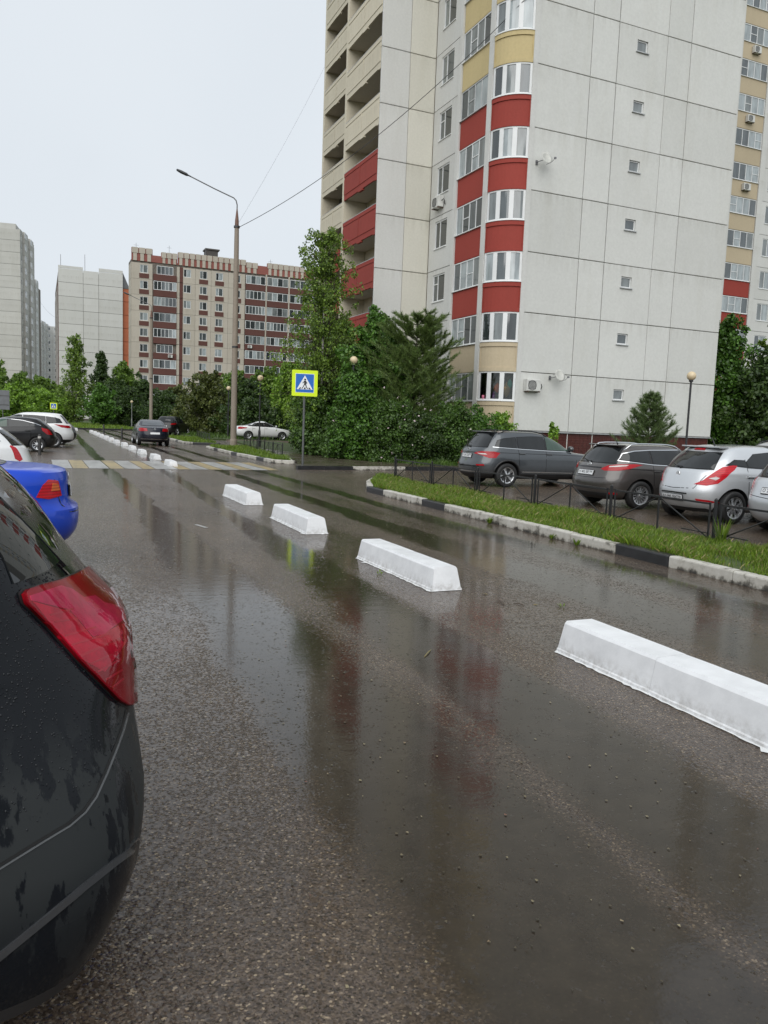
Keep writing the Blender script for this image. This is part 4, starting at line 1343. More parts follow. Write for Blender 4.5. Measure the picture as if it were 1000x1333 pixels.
# ------------------------------------------------------------------ street lamps
M_CONC = wall_paint('weathered_pole_concrete', (0.32, 0.27, 0.22), 0.35)
M_RUST = plain('rusty_pole_top', (0.16, 0.085, 0.06), 0.6, var=0.4, scale=8)
M_LAMPD = plain('lamp_head_dark', (0.03, 0.032, 0.035), 0.4)
def street_lamp(P, hgt, arm, rise, rz, label, r0=0.155, r1=0.10):
    """concrete mast with bracket arm, arm along local -x"""
    l = tag(empty('street_lamp', P, rz), label, 'street lamp', 'tall concrete street lamps')
    MB().lathe([(r0, 0.0), (r0 * .98, 2.0), (r1 * 1.1, hgt * .92), (r1, hgt)], 16).build('mast', M_CONC, l, smooth=True)
    MB().lathe([(r0 * 1.18, 0.0), (r0 * 1.18, 0.35), (r0 * 1.02, 0.45)], 16).build('foot', M_CONC, l)
    for z in (hgt * 0.46, hgt - .02):
        MB().lathe([(r1 * 1.3, z - .05), (r1 * 1.4, z - .05), (r1 * 1.4, z + .05), (r1 * 1.3, z + .05)], 14).build('band', M_LAMPD, l)
    MB().lathe([(r1 * .95, hgt), (r1 * .9, hgt + .3), (r1 * .45, hgt + .75), (0.03, hgt + .95)], 12).build('cap', M_RUST, l)
    a = MB().tube([(0, 0, hgt + .9), (0, 0, hgt + 1.15), (-0.06, 0, hgt + 1.38), (-0.2, 0, hgt + 1.52), (-arm * .5, 0, hgt + 1.42 + rise * .5), (-arm, 0, hgt + 1.45 + rise)], 0.032, 8).build('arm', plain('dark_arm_steel', (0.12, 0.12, 0.125), 0.45, metal=.3), l)
    hd = MB()
    hd.lathe([(0.001, 0), (0.06, 0.0), (0.07, 0.16), (0.15, 0.28), (0.16, 0.62), (0.11, 0.85), (0.001, 0.9)], 10)
    q = Matrix.Translation((-arm, 0, hgt + 1.45 + rise)) @ Matrix.Rotation(math.atan2(rise, arm * 1.0), 4, 'Y') @ Matrix.Rotation(R(-90), 4, 'Y')
    hd.v = [tuple(q @ Vector((x * 0.55, y, z))) for x, y, z in hd.v]
    h = hd.build('lamp_head', M_LAMPD, l, smooth=True); fix_normals(h.data)
    return l
def aim(dx, dy): return math.atan2(dy, dx) - math.pi
street_lamp((10.06, 44.5, 0.11), 12.1, 2.6, 1.15, aim(-2.3, 1.2), 'tall concrete street lamp with long rising arm on the grass island', 0.175, 0.12)
street_lamp((12.0, 96.5, 0.0), 12.9, 2.4, 1.0, aim(-2.2, 1.0), 'distant concrete street lamp in front of the cream and brown block', 0.2, 0.15)
M_BALL = NT('opal_globe')
M_BALL.set(color=(0.62, 0.50, 0.32), rough=0.25)
M_BALL = M_BALL.m
def globe_lamp(P, hgt, label, grey=False):
    l = tag(empty('globe_lamp', P), label, 'park lamp', 'globe lamps on thin poles')
    m = plain('black_lamp_post', (0.018, 0.018, 0.02), 0.35) if not grey else plain('pale_lamp_post', (0.30, 0.31, 0.30), 0.4)
    MB().lathe([(0.075, 0), (0.075, 0.9), (0.055, 1.0), (0.045, 1.05), (0.042, hgt - .24), (0.085, hgt - .22), (0.085, hgt - .15), (0.001, hgt - .14)], 12).build('post', m, l)
    g = MB().lathe([(0.18 * math.sin(math.pi * i / 12) + .0005, hgt - 0.18 * math.cos(math.pi * i / 12)) for i in range(13)], 20).build('globe', M_BALL, l, smooth=True)
globe_lamp((23.55, 24.0, 0.05), 4.0, 'globe lamp on black post in front of the grey gable wall')
globe_lamp((13.0, 33.6, 0.1), 4.42, 'globe lamp rising out of the bushes right of the crossing sign')
globe_lamp((11.84, 45.6, 0.1), 4.0, 'globe lamp on black post just left of the crossing sign, by the white sedan')
globe_lamp((14.1, 64.4, 0.1), 4.0, 'globe lamp on black post behind the concrete mast')
globe_lamp((12.94, 98.8, 0.1), 2.8, 'globe lamp on pale post beside the distant concrete mast', True)
globe_lamp((11.0, 108.0, 0.1), 3.2, 'farthest globe lamp, half hidden by dark trees above the dark sedan', True)
globe_lamp((19.5, 96.0, 0.1), 3.3, 'globe lamp peeping out of the olive bush in the middle distance', True)

# ------------------------------------------------------------------ overhead cables
def cable(label, a, b, sag, r, n=24):
    a = Vector(a); b = Vector(b)
    pts = [a + (b - a) * (i / n) - Vector((0, 0, sag * 4 * (i / n) * (1 - i / n))) for i in range(n + 1)]
    o = MB().tube([p - a for p in pts], r, 5).build('overhead_cable', plain('black_cable', (0.03, 0.03, 0.032), 0.5), None, a)
    tag(o, label, 'cable', 'overhead cables')
cable('black cable slung from the concrete street lamp to the red and yellow tower', (10.2, 44.5, 12.2), (20.8, 32.2, 21.6), 1.0, 0.016)
cable('thin cable running from the concrete street lamp to the distant roof', (10.0, 44.6, 12.2), (34.0, 151.0, 31.5), 2.5, 0.012)
cable('thin cable rising from the concrete street lamp into the sky', (10.06, 44.5, 12.25), (24.0, 64.0, 36.0), 0.6, 0.005)
cable('thin cable between the pale towers and the blank gable far away', (-2.2, 215, 34.0), (3.7, 181, 21.0), 2.0, 0.015)

# ------------------------------------------------------------------ litter and weeds on the wet road
M_TWIG = plain('wet_twig', (0.05, 0.03, 0.018), 0.5)
M_LF = plain('fallen_leaf', (0.16, 0.12, 0.04), 0.5, var=0.4)
rr = random.Random(12)
LIT = [(4.22, 6.62, 'twig', 'longer dark twig in the litter between the two nearest separators'), (4.36, 6.50, 'twig', 'shorter dark twig in the litter between the two nearest separators'), (4.52, 6.44, 'leaf', 'pale leaf beside the dark twigs between the two nearest separators'), (4.28, 7.0, 'leaf', 'yellowish leaf by the end face of the second separator'), (2.72, 5.25, 'twig', 'pale straw lying alone in the middle of the near lane')]
for i, (u, v, k, lab) in enumerate(LIT):
    if k == 'twig':
        a = rr.uniform(0, 3.1); L = rr.uniform(.05, .11)
        o = MB().tube([(-L * math.cos(a), -L * math.sin(a), 0.006), (0.01, 0.008, 0.012), (L * math.cos(a), L * math.sin(a), 0.006)], [0.004, 0.005, 0.002], 5).build('twig', M_TWIG if i < 4 else M_STRAW, None, (u, v, 0))
        tag(o, lab, 'twig', 'twigs on the road')
    else:
        o = new_mesh('fallen_leaf', [(-.03, 0, .004), (0, -.018, .008), (.04, .0, .006), (0, .02, .01)], [(0, 1, 2), (0, 2, 3)], M_LF)
        o = link('fallen_leaf', o, None, (u, v, 0), rr.uniform(0, 6))
        tag(o, lab, 'leaf', 'fallen leaves')
o = MB().box(-0.03, 0.03, -0.20, 0.20, 0.004, 0.008).build('road_marking', M_WHITE_LINE, None, (2.35, 12.6, 0), 0.25)
tag(o, kind='structure')
rng = np.random.default_rng(77)
n = 2400
gx = rng.uniform(0.3, 7.4, n); gy = 1.2 + 13 * rng.uniform(0, 1, n) ** 1.6
sz = rng.uniform(0.0025, 0.006, n) * (1 + gy / 9)
an = rng.uniform(0, 6.28, n)
V = np.zeros((n, 4, 3))
for k in range(4):
    a = an + k * np.pi / 2 + rng.uniform(-.4, .4, n)
    V[:, k, 0] = gx + np.cos(a) * sz; V[:, k, 1] = gy + np.sin(a) * sz * 1.3; V[:, k, 2] = 0.004 + (k % 2) * 0.002
t = NT('catkin_litter'); g = t.n('ShaderNodeNewGeometry')
t.set(color=t.ramp(g.outputs['Random Per Island'], [(0.0, (0.03, 0.025, 0.015)), (0.55, (0.07, 0.055, 0.03)), (0.9, (0.26, 0.22, 0.13)), (1.0, (0.12, 0.03, 0.02))]), rough=0.4)
tag(link('litter', quads_mesh('litter', V, t.m)), kind='stuff')
def weed(u, v, label, n=40, h=0.14, seed=1, z=0.0, mat=None):
    rng = np.random.default_rng(seed)
    V = np.zeros((n, 4, 3))
    a = rng.uniform(0, 6.28, n); r = rng.uniform(0, .09, n); hh = h * rng.uniform(.3, 1, n)
    w = 0.010
    bx, by = np.cos(a) * r * .3, np.sin(a) * r * .3
    tx, ty = np.cos(a) * (r * .6 + hh * .35), np.sin(a) * (r * .6 + hh * .35)
    px, py = -np.sin(a) * w, np.cos(a) * w
    V[:, 0] = np.stack([bx, by, np.zeros(n)], 1)
    V[:, 1] = np.stack([(bx + tx) / 2 + px, (by + ty) / 2 + py, hh * .6], 1)
    V[:, 2] = np.stack([tx, ty, hh], 1)
    V[:, 3] = np.stack([(bx + tx) / 2 - px, (by + ty) / 2 - py, hh * .6], 1)
    o = link('weed', quads_mesh('weed', V, mat or M_GRASS), None, (u, v, z))
    tag(o, label, 'weed', 'weeds in the kerb joints')
weed(7.52, 12.3, 'broad green weed growing out of the kerb foot below the second fence section', 90, 0.12, 1)
weed(7.54, 10.4, 'small weed at the kerb foot left of the black kerb stone', 40, 0.09, 2)
weed(7.50, 9.7, 'tiny weed in the kerb joint beside the black kerb stone', 26, 0.12, 3)
weed(3.62, 8.3, 'small tuft of grass on the asphalt left of the second separator', 10, 0.05, 4)
weed(4.75, 6.3, 'thin green sprout on the asphalt right of the nearest separator', 7, 0.05, 5)
weed(9.43, 8.75, 'tall grass clump at a fence post below the silver hatchback', 46, 0.5, 9, 0.1)
# ------------------------------------------------------------------ trees and shrubs
L_BIRCH = leafmat('birch_leaf', (0.0585, 0.1088, 0.0185), (0.1833, 0.2819, 0.0415))
L_MAPLE = leafmat('maple_leaf', (0.0366, 0.0891, 0.0149), (0.1046, 0.2229, 0.0326))
L_LILAC = leafmat('lilac_leaf', (0.0324, 0.0702, 0.0144), (0.0943, 0.1757, 0.0323))
L_DARK = leafmat('dark_leaf', (0.0219, 0.0488, 0.0122), (0.0659, 0.1139, 0.0258))
L_OLIVE = leafmat('olive_leaf', (0.0468, 0.0674, 0.0163), (0.1248, 0.1492, 0.0368))
L_LIGHT = leafmat('light_leaf', (0.0915, 0.1812, 0.0205), (0.2350, 0.3991, 0.0452))
L_MID = leafmat('mid_leaf', (0.0582, 0.1203, 0.0199), (0.1682, 0.2734, 0.0399))
L_PINE = leafmat('pine_needle', (0.0531, 0.0968, 0.0244), (0.1441, 0.2068, 0.0528), 0.15)
L_PINE2 = leafmat('young_pine_needle', (0.0503, 0.0930, 0.0316), (0.1381, 0.1978, 0.0673), 0.15)
M_BARK = plain('dark_bark', (0.045, 0.035, 0.027), 0.85, var=0.4, scale=9, fine=0.6)
def birch_bark():
    t = NT('birch_bark')
    n = t.noise(t.coord('Object', (1, 1, 3.0)), 2.2, 5, .7)
    t.set(color=t.ramp(n, [(0.40, (0.03, 0.027, 0.025)), (0.47, (0.40, 0.38, 0.35)), (0.8, (0.52, 0.50, 0.46))]), rough=0.7)
    return t.m
M_BBARK = birch_bark()
M_FLOWER = plain('pale_pink_flower', (0.62, 0.50, 0.52), 0.6)

def leaf_cloud(cents, rads, per, size, rng, droop=0.0, aspect=1.5, flat=0.5):
    """leaf-shaped quads scattered in clumps"""
    C = np.repeat(np.array(cents), per, 0); Rr = np.repeat(np.array(rads), per)
    n = len(C)
    d = rng.normal(0, 1, (n, 3)); d /= np.linalg.norm(d, axis=1, keepdims=True) + 1e-9
    rr = rng.uniform(0.15, 1.0, n) ** 0.6 * Rr
    P = C + d * rr[:, None]
    P[:, 2] -= droop * rng.uniform(0, 1, n) * Rr * 1.5
    nrm = d * 0.7 + rng.normal(0, 0.8, (n, 3)); nrm[:, 2] = np.abs(nrm[:, 2]) * (0.5 + flat)
    nrm /= np.linalg.norm(nrm, axis=1, keepdims=True) + 1e-9
    t = np.cross(nrm, rng.normal(0, 1, (n, 3))); t /= np.linalg.norm(t, axis=1, keepdims=True) + 1e-9
    if droop > 0:
        t[:, 2] -= droop; t /= np.linalg.norm(t, axis=1, keepdims=True) + 1e-9
    b = np.cross(nrm, t)
    s = size * rng.uniform(0.6, 1.35, n)
    V = np.zeros((n, 4, 3))
    V[:, 0] = P - t * (s * aspect / 2)[:, None]
    V[:, 1] = P + b * (s / 2)[:, None] + t * (s * .05)[:, None]
    V[:, 2] = P + t * (s * aspect / 2)[:, None]
    V[:, 3] = P - b * (s / 2)[:, None] + t * (s * .05)[:, None]
    return V

def tree(name, label, cat, loc, h, prof, nb, per, leaf, mat, bark=None, clump=0.42, seed=1, trunk_r=0.09, base=0.25, droop=0.0, group=None, trunks=1, yscale=1.0, limbs=True, lean=(0, 0), flowers=0, core=0.35):
    """prof: list of (fraction of height, radius) outlining the crown; nb branches, each ending in leaf clumps"""
    rng = np.random.default_rng(seed)
    root = tag(empty(name, loc), label, cat, group)
    fr = [p[0] for p in prof]; ra = [p[1] for p in prof]
    mb = MB()
    stems = []
    for k in range(trunks):
        a = rng.uniform(0, 6.28); sp = 0.0 if trunks == 1 else 0.12 * max(ra)
        pts = []
        top = h * (0.93 if trunks == 1 else rng.uniform(.6, .9))
        for i in range(8):
            f = i / 7
            pts.append(Vector((math.cos(a) * sp * (0.4 + f * 2.2) + rng.normal(0, .025) * h * .06 + lean[0] * f, math.sin(a) * sp * (0.4 + f * 2.2) + rng.normal(0, .025) * h * .06 + lean[1] * f, f * top)))
        mb.tube(pts, [max(0.008, trunk_r * (1 - .9 * i / 7)) for i in range(8)], 8)
        stems.append((pts, top))
    cents = []; rads = []
    lb = MB()
    for i in range(nb):
        f = fr[0] + (fr[-1] - fr[0]) * ((i + rng.uniform(0, 1)) / nb)
        r = float(np.interp(f, fr, ra))
        # lobed outline
        a = i * 2.399 + rng.normal(0, .35)
        r *= 0.72 + 0.38 * math.sin(a * 3 + f * 9 + seed) * .5 + rng.uniform(-.12, .22)
        tip = Vector((math.cos(a) * r + lean[0] * f, math.sin(a) * r * yscale + lean[1] * f, f * h))
        pts, top = stems[i % len(stems)]
        st = pts[min(7, max(0, int((f * h - 0.35 * r) / top * 7)))]
        if limbs:
            m = st.lerp(tip, .55) + Vector((0, 0, (.18 if droop == 0 else .25) * r))
            lb.tube([st, m, tip - Vector((0, 0, droop * .3))], [max(.006, trunk_r * .30 * (1 - f * .5)), trunk_r * .16, .004], 5, cap=False)
        nc = 3
        for j in range(nc):
            q = 1.0 - j * core + rng.normal(0, .06)
            p = st.lerp(tip, max(.1, q)) + Vector(rng.normal(0, clump * .5, 3))
            cents.append((p.x, p.y, max(clump * .6, p.z))); rads.append(clump * rng.uniform(.65, 1.3) * (0.55 + .6 * min(1, r / (max(ra) + 1e-6))))
    tr = mb.build('trunk', bark or M_BARK, root, smooth=True)
    if lb.v: tag(lb.build('branches', M_BARK, root, smooth=True), kind='stuff')
    V = leaf_cloud(cents, rads, per, leaf, rng, droop)
    V[:, :, 2] = np.maximum(V[:, :, 2], 0.03)
    link('crown', quads_mesh('crown', V, mat), root)
    if flowers:
        ix = rng.integers(0, len(cents), flowers)
        c = np.array(cents)[ix] + rng.normal(0, clump * .8, (flowers, 3)) + np.array([0, -clump * .4, .1])
        c[:, 2] = np.maximum(c[:, 2], .1)
        fl = leaf_cloud(c, np.full(flowers, .05), 5, .05, rng, aspect=1.0)
        link('blossom', quads_mesh('blossom', fl, M_FLOWER), root)
    return root

def conifer(name, label, loc, h, r, levels, per, needle, mat, seed, up=0.5, shape=1.0, tuft=0.16, group=None, low=0.06, trunk_r=.08, nbr=6, sub=4, ragged=.2):
    rng = np.random.default_rng(seed)
    root = tag(empty(name, loc), label, 'tree', group)
    mb = MB().tube([(0, 0, 0), (rng.normal(0, .03), 0, h * .5), (0, rng.normal(0, .03), h * .97)], [trunk_r, trunk_r * .55, .012], 8)
    segs = []
    for l in range(levels):
        f = low + (0.97 - low) * (l / levels)
        R_ = r * max(.05, (1 - f) ** shape) * (.75 if f < .12 else 1)
        n = nbr if f < .8 else max(3, nbr - 1)
        for k in range(n):
            a = l * 1.1 + k * 6.283 / n + rng.normal(0, .22)
            L = R_ * rng.uniform(.95 - ragged, 1.0 + ragged) + .08
            s0 = Vector((0, 0, f * h))
            d = Vector((math.cos(a), math.sin(a), 0))
            tip = s0 + d * L + Vector((0, 0, L * up * rng.uniform(.7, 1.3)))
            m = s0 + d * L * .55 + Vector((0, 0, L * up * .30))
            mb.tube([s0, m, tip], [.012 + trunk_r * .14 * (1 - f), .010, .004], 4, cap=False)
            segs.append((m, tip)); segs.append((s0.lerp(m, .35), m))
            for q in range(sub):
                t0 = rng.uniform(.3, .95)
                p = s0.lerp(m, t0 / .55) if t0 < .55 else m.lerp(tip, (t0 - .55) / .45)
                sd = Vector((-d.y, d.x, 0)) * (1 if q % 2 else -1)
                e = p + (d * .6 + sd * rng.uniform(.5, 1)) .normalized() * L * .34 + Vector((0, 0, L * up * .4))
                segs.append((p, e))
    segs.append((Vector((0, 0, h * .9)), Vector((0, 0, h))))
    mb.build('trunk', M_BARK, root, smooth=True)
    A = np.array([s[0] for s in segs]); B = np.array([s[1] for s in segs])
    n = len(segs) * per
    ii = np.repeat(np.arange(len(segs)), per)
    t = rng.uniform(.0, 1.03, n)
    P = A[ii] + (B - A)[ii] * t[:, None]
    D = (B - A)[ii]; D /= np.linalg.norm(D, axis=1, keepdims=True) + 1e-9
    side = rng.normal(0, 1, (n, 3)); side -= D * (side * D).sum(1, keepdims=True); side /= np.linalg.norm(side, axis=1, keepdims=True) + 1e-9
    nd = D * .75 + side * .65; nd[:, 2] += .2; nd /= np.linalg.norm(nd, axis=1, keepdims=True)
    L = tuft * rng.uniform(.6, 1.25, n)
    w = np.cross(nd, rng.normal(0, 1, (n, 3))); w /= np.linalg.norm(w, axis=1, keepdims=True) + 1e-9
    V = np.zeros((n, 3, 3))
    V[:, 0] = P - w * needle; V[:, 1] = P + w * needle; V[:, 2] = P + nd * L[:, None]
    link('crown', quads_mesh('crown', V, mat, 3), root)
    return root

# --- the group left of the tower
tree('birch_tree', 'tall slender birch with wispy top behind the crossing sign', 'tree', (12.75, 37.2, .1), 10.9, [(.10, 1.5), (.2, 2.1), (.36, 2.45), (.50, 2.25), (.62, 1.7), (.74, 1.35), (.86, 1.2), (.95, .9), (1.0, .4)], 250, 34, .085, L_BIRCH, M_BBARK, .30, 2, .10, droop=.7)
tree('leafy_tree', 'dense dark green tree filling in behind the lower half of the birch', 'tree', (14.6, 39.9, .1), 6.9, [(.04, 1.7), (.3, 2.4), (.6, 2.1), (.85, 1.3), (1, .3)], 120, 120, .10, L_BIRCH, None, .40, 3, .09, droop=.4)
tree('leafy_tree', 'dark low bush at the foot of the birch', 'bush', (12.3, 36.4, .1), 3.0, [(.02, 1.2), (.4, 1.3), (.8, .8), (1, .3)], 60, 110, .085, L_LILAC, None, .36, 6, .05)
tree('leafy_tree', 'bushy tree with light hanging leaves left of the crossing sign', 'tree', (15.4, 44.4, .1), 6.3, [(.06, 1.1), (.3, 1.7), (.6, 1.6), (.85, .9), (1, .3)], 100, 95, .11, L_MID, None, .40, 13, .08, droop=.4)
tree('maple_tree', 'round green maple between the birch and the tall pine', 'tree', (14.7, 35.3, .1), 6.7, [(.08, 1.4), (.3, 1.9), (.55, 2.0), (.78, 1.6), (.93, .9), (1, .3)], 130, 105, .105, L_MAPLE, None, .36, 4, .09)
tree('shrub', 'tall leafy shrub hiding the post of the globe lamp', 'bush', (12.75, 32.75, .1), 3.75, [(.05, .9), (.4, 1.0), (.75, .75), (1, .2)], 56, 100, .09, L_MAPLE, None, .32, 15, .04)
conifer('pine_tree', 'tall dense pine standing in the bushes before the tower', (16.1, 33.6, .1), 6.75, 2.75, 20, 125, .0075, L_PINE, 5, up=.50, shape=.52, tuft=.19, trunk_r=.10, nbr=8, sub=6, ragged=.42)
tree('leafy_tree', 'broad green tree crowded against the left flank of the pine', 'tree', (15.4, 34.6, .1), 5.6, [(.05, 1.4), (.35, 1.8), (.65, 1.6), (.88, .9), (1, .2)], 100, 110, .10, L_MAPLE, None, .36, 14, .08)
for i, (u, v, h, w, m, lab, fl) in enumerate([
        (12.9, 33.6, 2.0, 1.3, L_LILAC, 'dark lilac bush at the left end of the bed behind the footway', 14),
        (14.0, 31.7, 2.5, 1.35, L_LILAC, 'dark lilac bush with pale blossom left of the pine foot', 60),
        (15.4, 31.1, 2.05, 1.35, L_DARK, 'dense dark bush below the pine with scattered pale blossom', 46),
        (16.8, 31.0, 2.55, 1.25, L_LILAC, 'dark bush right of the pine foot behind the grey car', 30),
        (18.3, 31.3, 2.15, 1.1, L_MAPLE, 'brighter green shrub at the foot of the tower corner', 0)]):
    tree('shrub', lab, 'bush', (u, v, .08), h, [(.02, w * .85), (.3, w), (.6, w * .9), (.85, w * .6), (1, w * .25)], 64, 130, .07, m, None, .32, 20 + i, .04, trunks=3, group='bushes in the bed before the tower', flowers=fl, limbs=True)
tree('shrub', 'thin light green shrub against the beige base of the tower', 'bush', (19.6, 31.4, .08), 2.35, [(.1, .5), (.5, .65), (.85, .45), (1, .15)], 24, 60, .085, L_LIGHT, None, .26, 31, .025, trunks=3, group='bushes in the bed before the tower')
tree('sapling', 'small sapling in front of the maroon plinth behind the grey car', 'bush', (21.9, 30.6, .08), 2.0, [(.55, .15), (.8, .25), (1, .1)], 8, 20, .09, L_LIGHT, None, .13, 33, .012)
conifer('young_pine', 'young pine with upswept branches before the grey gable wall', (25.75, 28.6, .08), 3.55, 1.45, 13, 80, .0065, L_PINE2, 7, up=.70, shape=.9, tuft=.18, trunk_r=.05, nbr=8, sub=4, low=.08)
# --- trees right of the gable
for i, a in enumerate([
        ('ivy clad slim tree beside the right edge of the gable', (36.4, 34.4), 8.2, 1.0, L_MAPLE, .13),
        ('dark round tree right of the gable behind the silver car', (37.5, 33.0), 6.2, 2.5, L_DARK, .14),
        ('dark spreading tree at the right edge, lower front one', (38.6, 30.0), 5.0, 2.9, L_DARK, .14),
        ('tall dark tree at the right edge of the picture', (42.6, 35.6), 9.0, 2.9, L_MID, .15),
        ('dark tree filling the gap between the gable and the right edge', (40.6, 33.5), 6.6, 2.8, L_DARK, .15),
        ('leafy olive tree leaning out from the right edge', (46.0, 34.0), 8.6, 3.2, L_OLIVE, .15)]):
    lab, (u, v), h, r, m, s = a
    tree('leafy_tree', lab, 'tree', (u, v, .08), h, [(.03, r * .8), (.3, r), (.6, r * .95), (.85, r * .6), (1, r * .2)], 80, 75, s, m, None, .5, 50 + i, .1, group='trees right of the gable', droop=.1)
# --- middle distance, in front of the cream and brown block
for i, (u, v, h, r, m, lab) in enumerate([
        (14.9, 76.5, 5.6, 3.4, L_OLIVE, 'broad olive green bush behind the second globe lamp, left of the mast'),
        (17.5, 72.0, 4.6, 2.6, L_DARK, 'dark low bush at the right foot of the olive bush'),
        (19.0, 84.0, 6.4, 3.2, L_MID, 'green tree right behind the concrete mast'),
        (23.5, 88.0, 7.2, 3.5, L_MID, 'large green tree above the white sedan'),
        (21.2, 70.0, 6.6, 2.6, L_LIGHT, 'light green tree right of the white sedan'),
        (20.4, 59.5, 4.9, 2.2, L_LIGHT, 'light green bush just left of the crossing sign pole'),
        (19.6, 54.5, 4.4, 2.0, L_MID, 'low green bush behind the crossing sign'),
        (25.5, 79.0, 6.8, 3.0, L_MID, 'green tree between the white sedan and the birch'),
        (14.0, 99.0, 4.2, 2.6, L_DARK, 'dark bush right of the distant mast'),
        (21.3, 97.0, 6.0, 3.0, L_DARK, 'dark green tree left of the mast in the second row'),
        (16.2, 106.0, 5.2, 3.2, L_OLIVE, 'olive bush behind the distant globe lamp'),
        (28.5, 92.0, 7.6, 3.4, L_MID, 'tall green tree under the long brown balconies'),
        (10.8, 112.0, 5.0, 3.0, L_DARK, 'dark bush behind the dark sedan'),
        (17.2, 67.5, 3.0, 2.2, L_DARK, 'low dark hedge behind the white sedan boot'),
        (22.0, 66.5, 3.4, 2.4, L_DARK, 'low dark hedge behind the white sedan bonnet')]):
    tree('leafy_tree', lab, 'tree' if h > 4 else 'bush', (u, v, .08), h, [(.02, r * .8), (.3, r), (.6, r * .92), (.85, r * .55), (1, r * .18)], 95, 80, .165, m, None, .52, 70 + i, .1, group='trees in the middle distance', droop=.15)
# --- left distance
tree('birch_tree', 'tall birch on the far lawn before the blank gable', 'tree', (4.9, 124.5, .1), 12.7, [(.12, 1.9), (.3, 2.4), (.5, 2.0), (.7, 1.4), (.85, .9), (1, .3)], 110, 30, .20, L_BIRCH, M_BBARK, .55, 91, .14, droop=.6)
tree('leafy_tree', 'dark pointed tree right of the far birch', 'tree', (9.0, 134, .1), 10.9, [(.1, 2.2), (.35, 2.4), (.6, 1.7), (.8, .9), (1, .15)], 110, 44, .20, L_DARK, None, .55, 92, .14)
tree('leafy_tree', 'dark round tree under the orange wing', 'tree', (12.2, 131, .1), 9.2, [(.1, 2.4), (.35, 2.9), (.65, 2.6), (.85, 1.6), (1, .4)], 110, 60, .20, L_MID, None, .6, 93, .14)
tree('maple_tree', 'bright small maple on the far lawn', 'tree', (7.1, 106, .1), 4.7, [(.22, 1.5), (.45, 2.2), (.7, 1.8), (.9, 1.0), (1, .2)], 60, 50, .22, L_MAPLE, None, .5, 94, .1)
tree('leafy_tree', 'dark tree left of the cream block, behind the maple', 'tree', (13.9, 121, .1), 6.4, [(.05, 2.4), (.35, 2.9), (.65, 2.4), (.9, 1.2), (1, .3)], 70, 50, .26, L_DARK, None, .65, 95, .12)
tree('leafy_tree', 'dark low tree between the far birch and the maple', 'tree', (9.8, 122, .1), 6.0, [(.05, 2.4), (.35, 2.8), (.7, 2.2), (1, .4)], 60, 50, .26, L_DARK, None, .65, 96, .12)
for i, (u, v, h, r, m, lab) in enumerate([
        (-6.2, 134, 8.6, 3.3, L_MID, 'tall green tree at the left edge under the tall tower'),
        (-2.9, 139, 7.3, 3.2, L_MID, 'green tree second from the left edge'),
        (0.0, 138, 6.6, 3.0, L_MID, 'green tree third from the left edge'),
        (2.4, 142, 5.6, 2.9, L_MID, 'green tree fourth from the left edge, beside the far birch'),
        (-2.6, 112, 4.6, 2.8, L_LIGHT, 'yellow-green bush above the black hatchback roof'),
        (-5.6, 108, 4.4, 2.6, L_LIGHT, 'yellow-green bush at the left edge by the grey sign'),
        (0.3, 118, 4.2, 2.6, L_LIGHT, 'light green bush left of the small crossing sign'),
        (2.6, 128, 4.4, 2.4, L_MID, 'green bush behind the small crossing sign')]):
    tree('leafy_tree', lab, 'tree' if h > 5 else 'bush', (u, v, .1), h, [(.02, r * .85), (.3, r), (.6, r * .95), (.85, r * .6), (1, r * .2)], 85, 66, .21, m, None, .60, 110 + i, .12, group='trees at the left edge')
# ------------------------------------------------------------------ vehicles
C_TYRE = plain('tyre_rubber', (0.014, 0.014, 0.014), 0.6, var=0.3, scale=12)
C_RIM = plain('alloy_rim', (0.55, 0.56, 0.57), 0.28, metal=0.85, var=0.1)
C_RIMD = plain('dark_rim_barrel', (0.03, 0.03, 0.032), 0.5)
C_PLAS = plain('black_bumper_plastic', (0.017, 0.017, 0.018), 0.48, var=0.3, fine=0.1)
C_TRIM = plain('gloss_black_trim', (0.010, 0.010, 0.011), 0.12, ior=1.5)
C_CHROME = plain('chrome_trim', (0.72, 0.73, 0.74), 0.12, metal=1.0, var=0.04)
C_GLASS = glass('car_glass_tinted', (0.012, 0.014, 0.015), 0.02, 1.55)
C_GLASSG = glass('car_glass_green', (0.045, 0.075, 0.058), 0.02, 1.55)
def lens(name, color, lines=60):
    t = NT(name)
    c = t.coord('Object')
    wv = t.n('ShaderNodeTexWave'); wv.inputs['Scale'].default_value = lines / 6.28; wv.bands_direction = 'Z'
    t.l(c, wv.inputs['Vector'])
    t.set(color=t.ramp(wv.outputs['Fac'], [(0.2, [x * .65 for x in color]), (0.8, color)]), rough=0.22, coat=0.25, coat_rough=0.03, ior=1.4)
    return t.m
C_RED = lens('red_lamp_lens', (0.42, 0.004, 0.010))
C_REDL = lens('bright_red_lamp_lens', (0.55, 0.008, 0.018))
C_CLR = lens('clear_lamp_lens', (0.62, 0.60, 0.58))
C_ORG = lens('amber_lamp_lens', (0.7, 0.16, 0.05))
C_PLATE = plain('plate_white', (0.66, 0.67, 0.68), 0.35, var=.05)
C_INK = plain('plate_ink', (0.012, 0.012, 0.014), 0.5)
P_GREY = car_paint('grey_metallic_paint', (0.070, 0.078, 0.086), .5, .32)
P_BROWN = car_paint('brown_grey_metallic_paint', (0.080, 0.072, 0.068), .5, .32)
P_SILVER = car_paint('silver_metallic_paint', (0.57, 0.59, 0.61), .45, .34)
P_BLUE = car_paint('bright_blue_paint', (0.001, 0.050, 0.50), .0, .30, .45)
P_NAVY = car_paint('navy_paint', (0.004, 0.006, 0.016), .0, .25, .35)
P_BLACK = car_paint('black_paint', (0.007, 0.007, 0.008), .0, .28, .45)
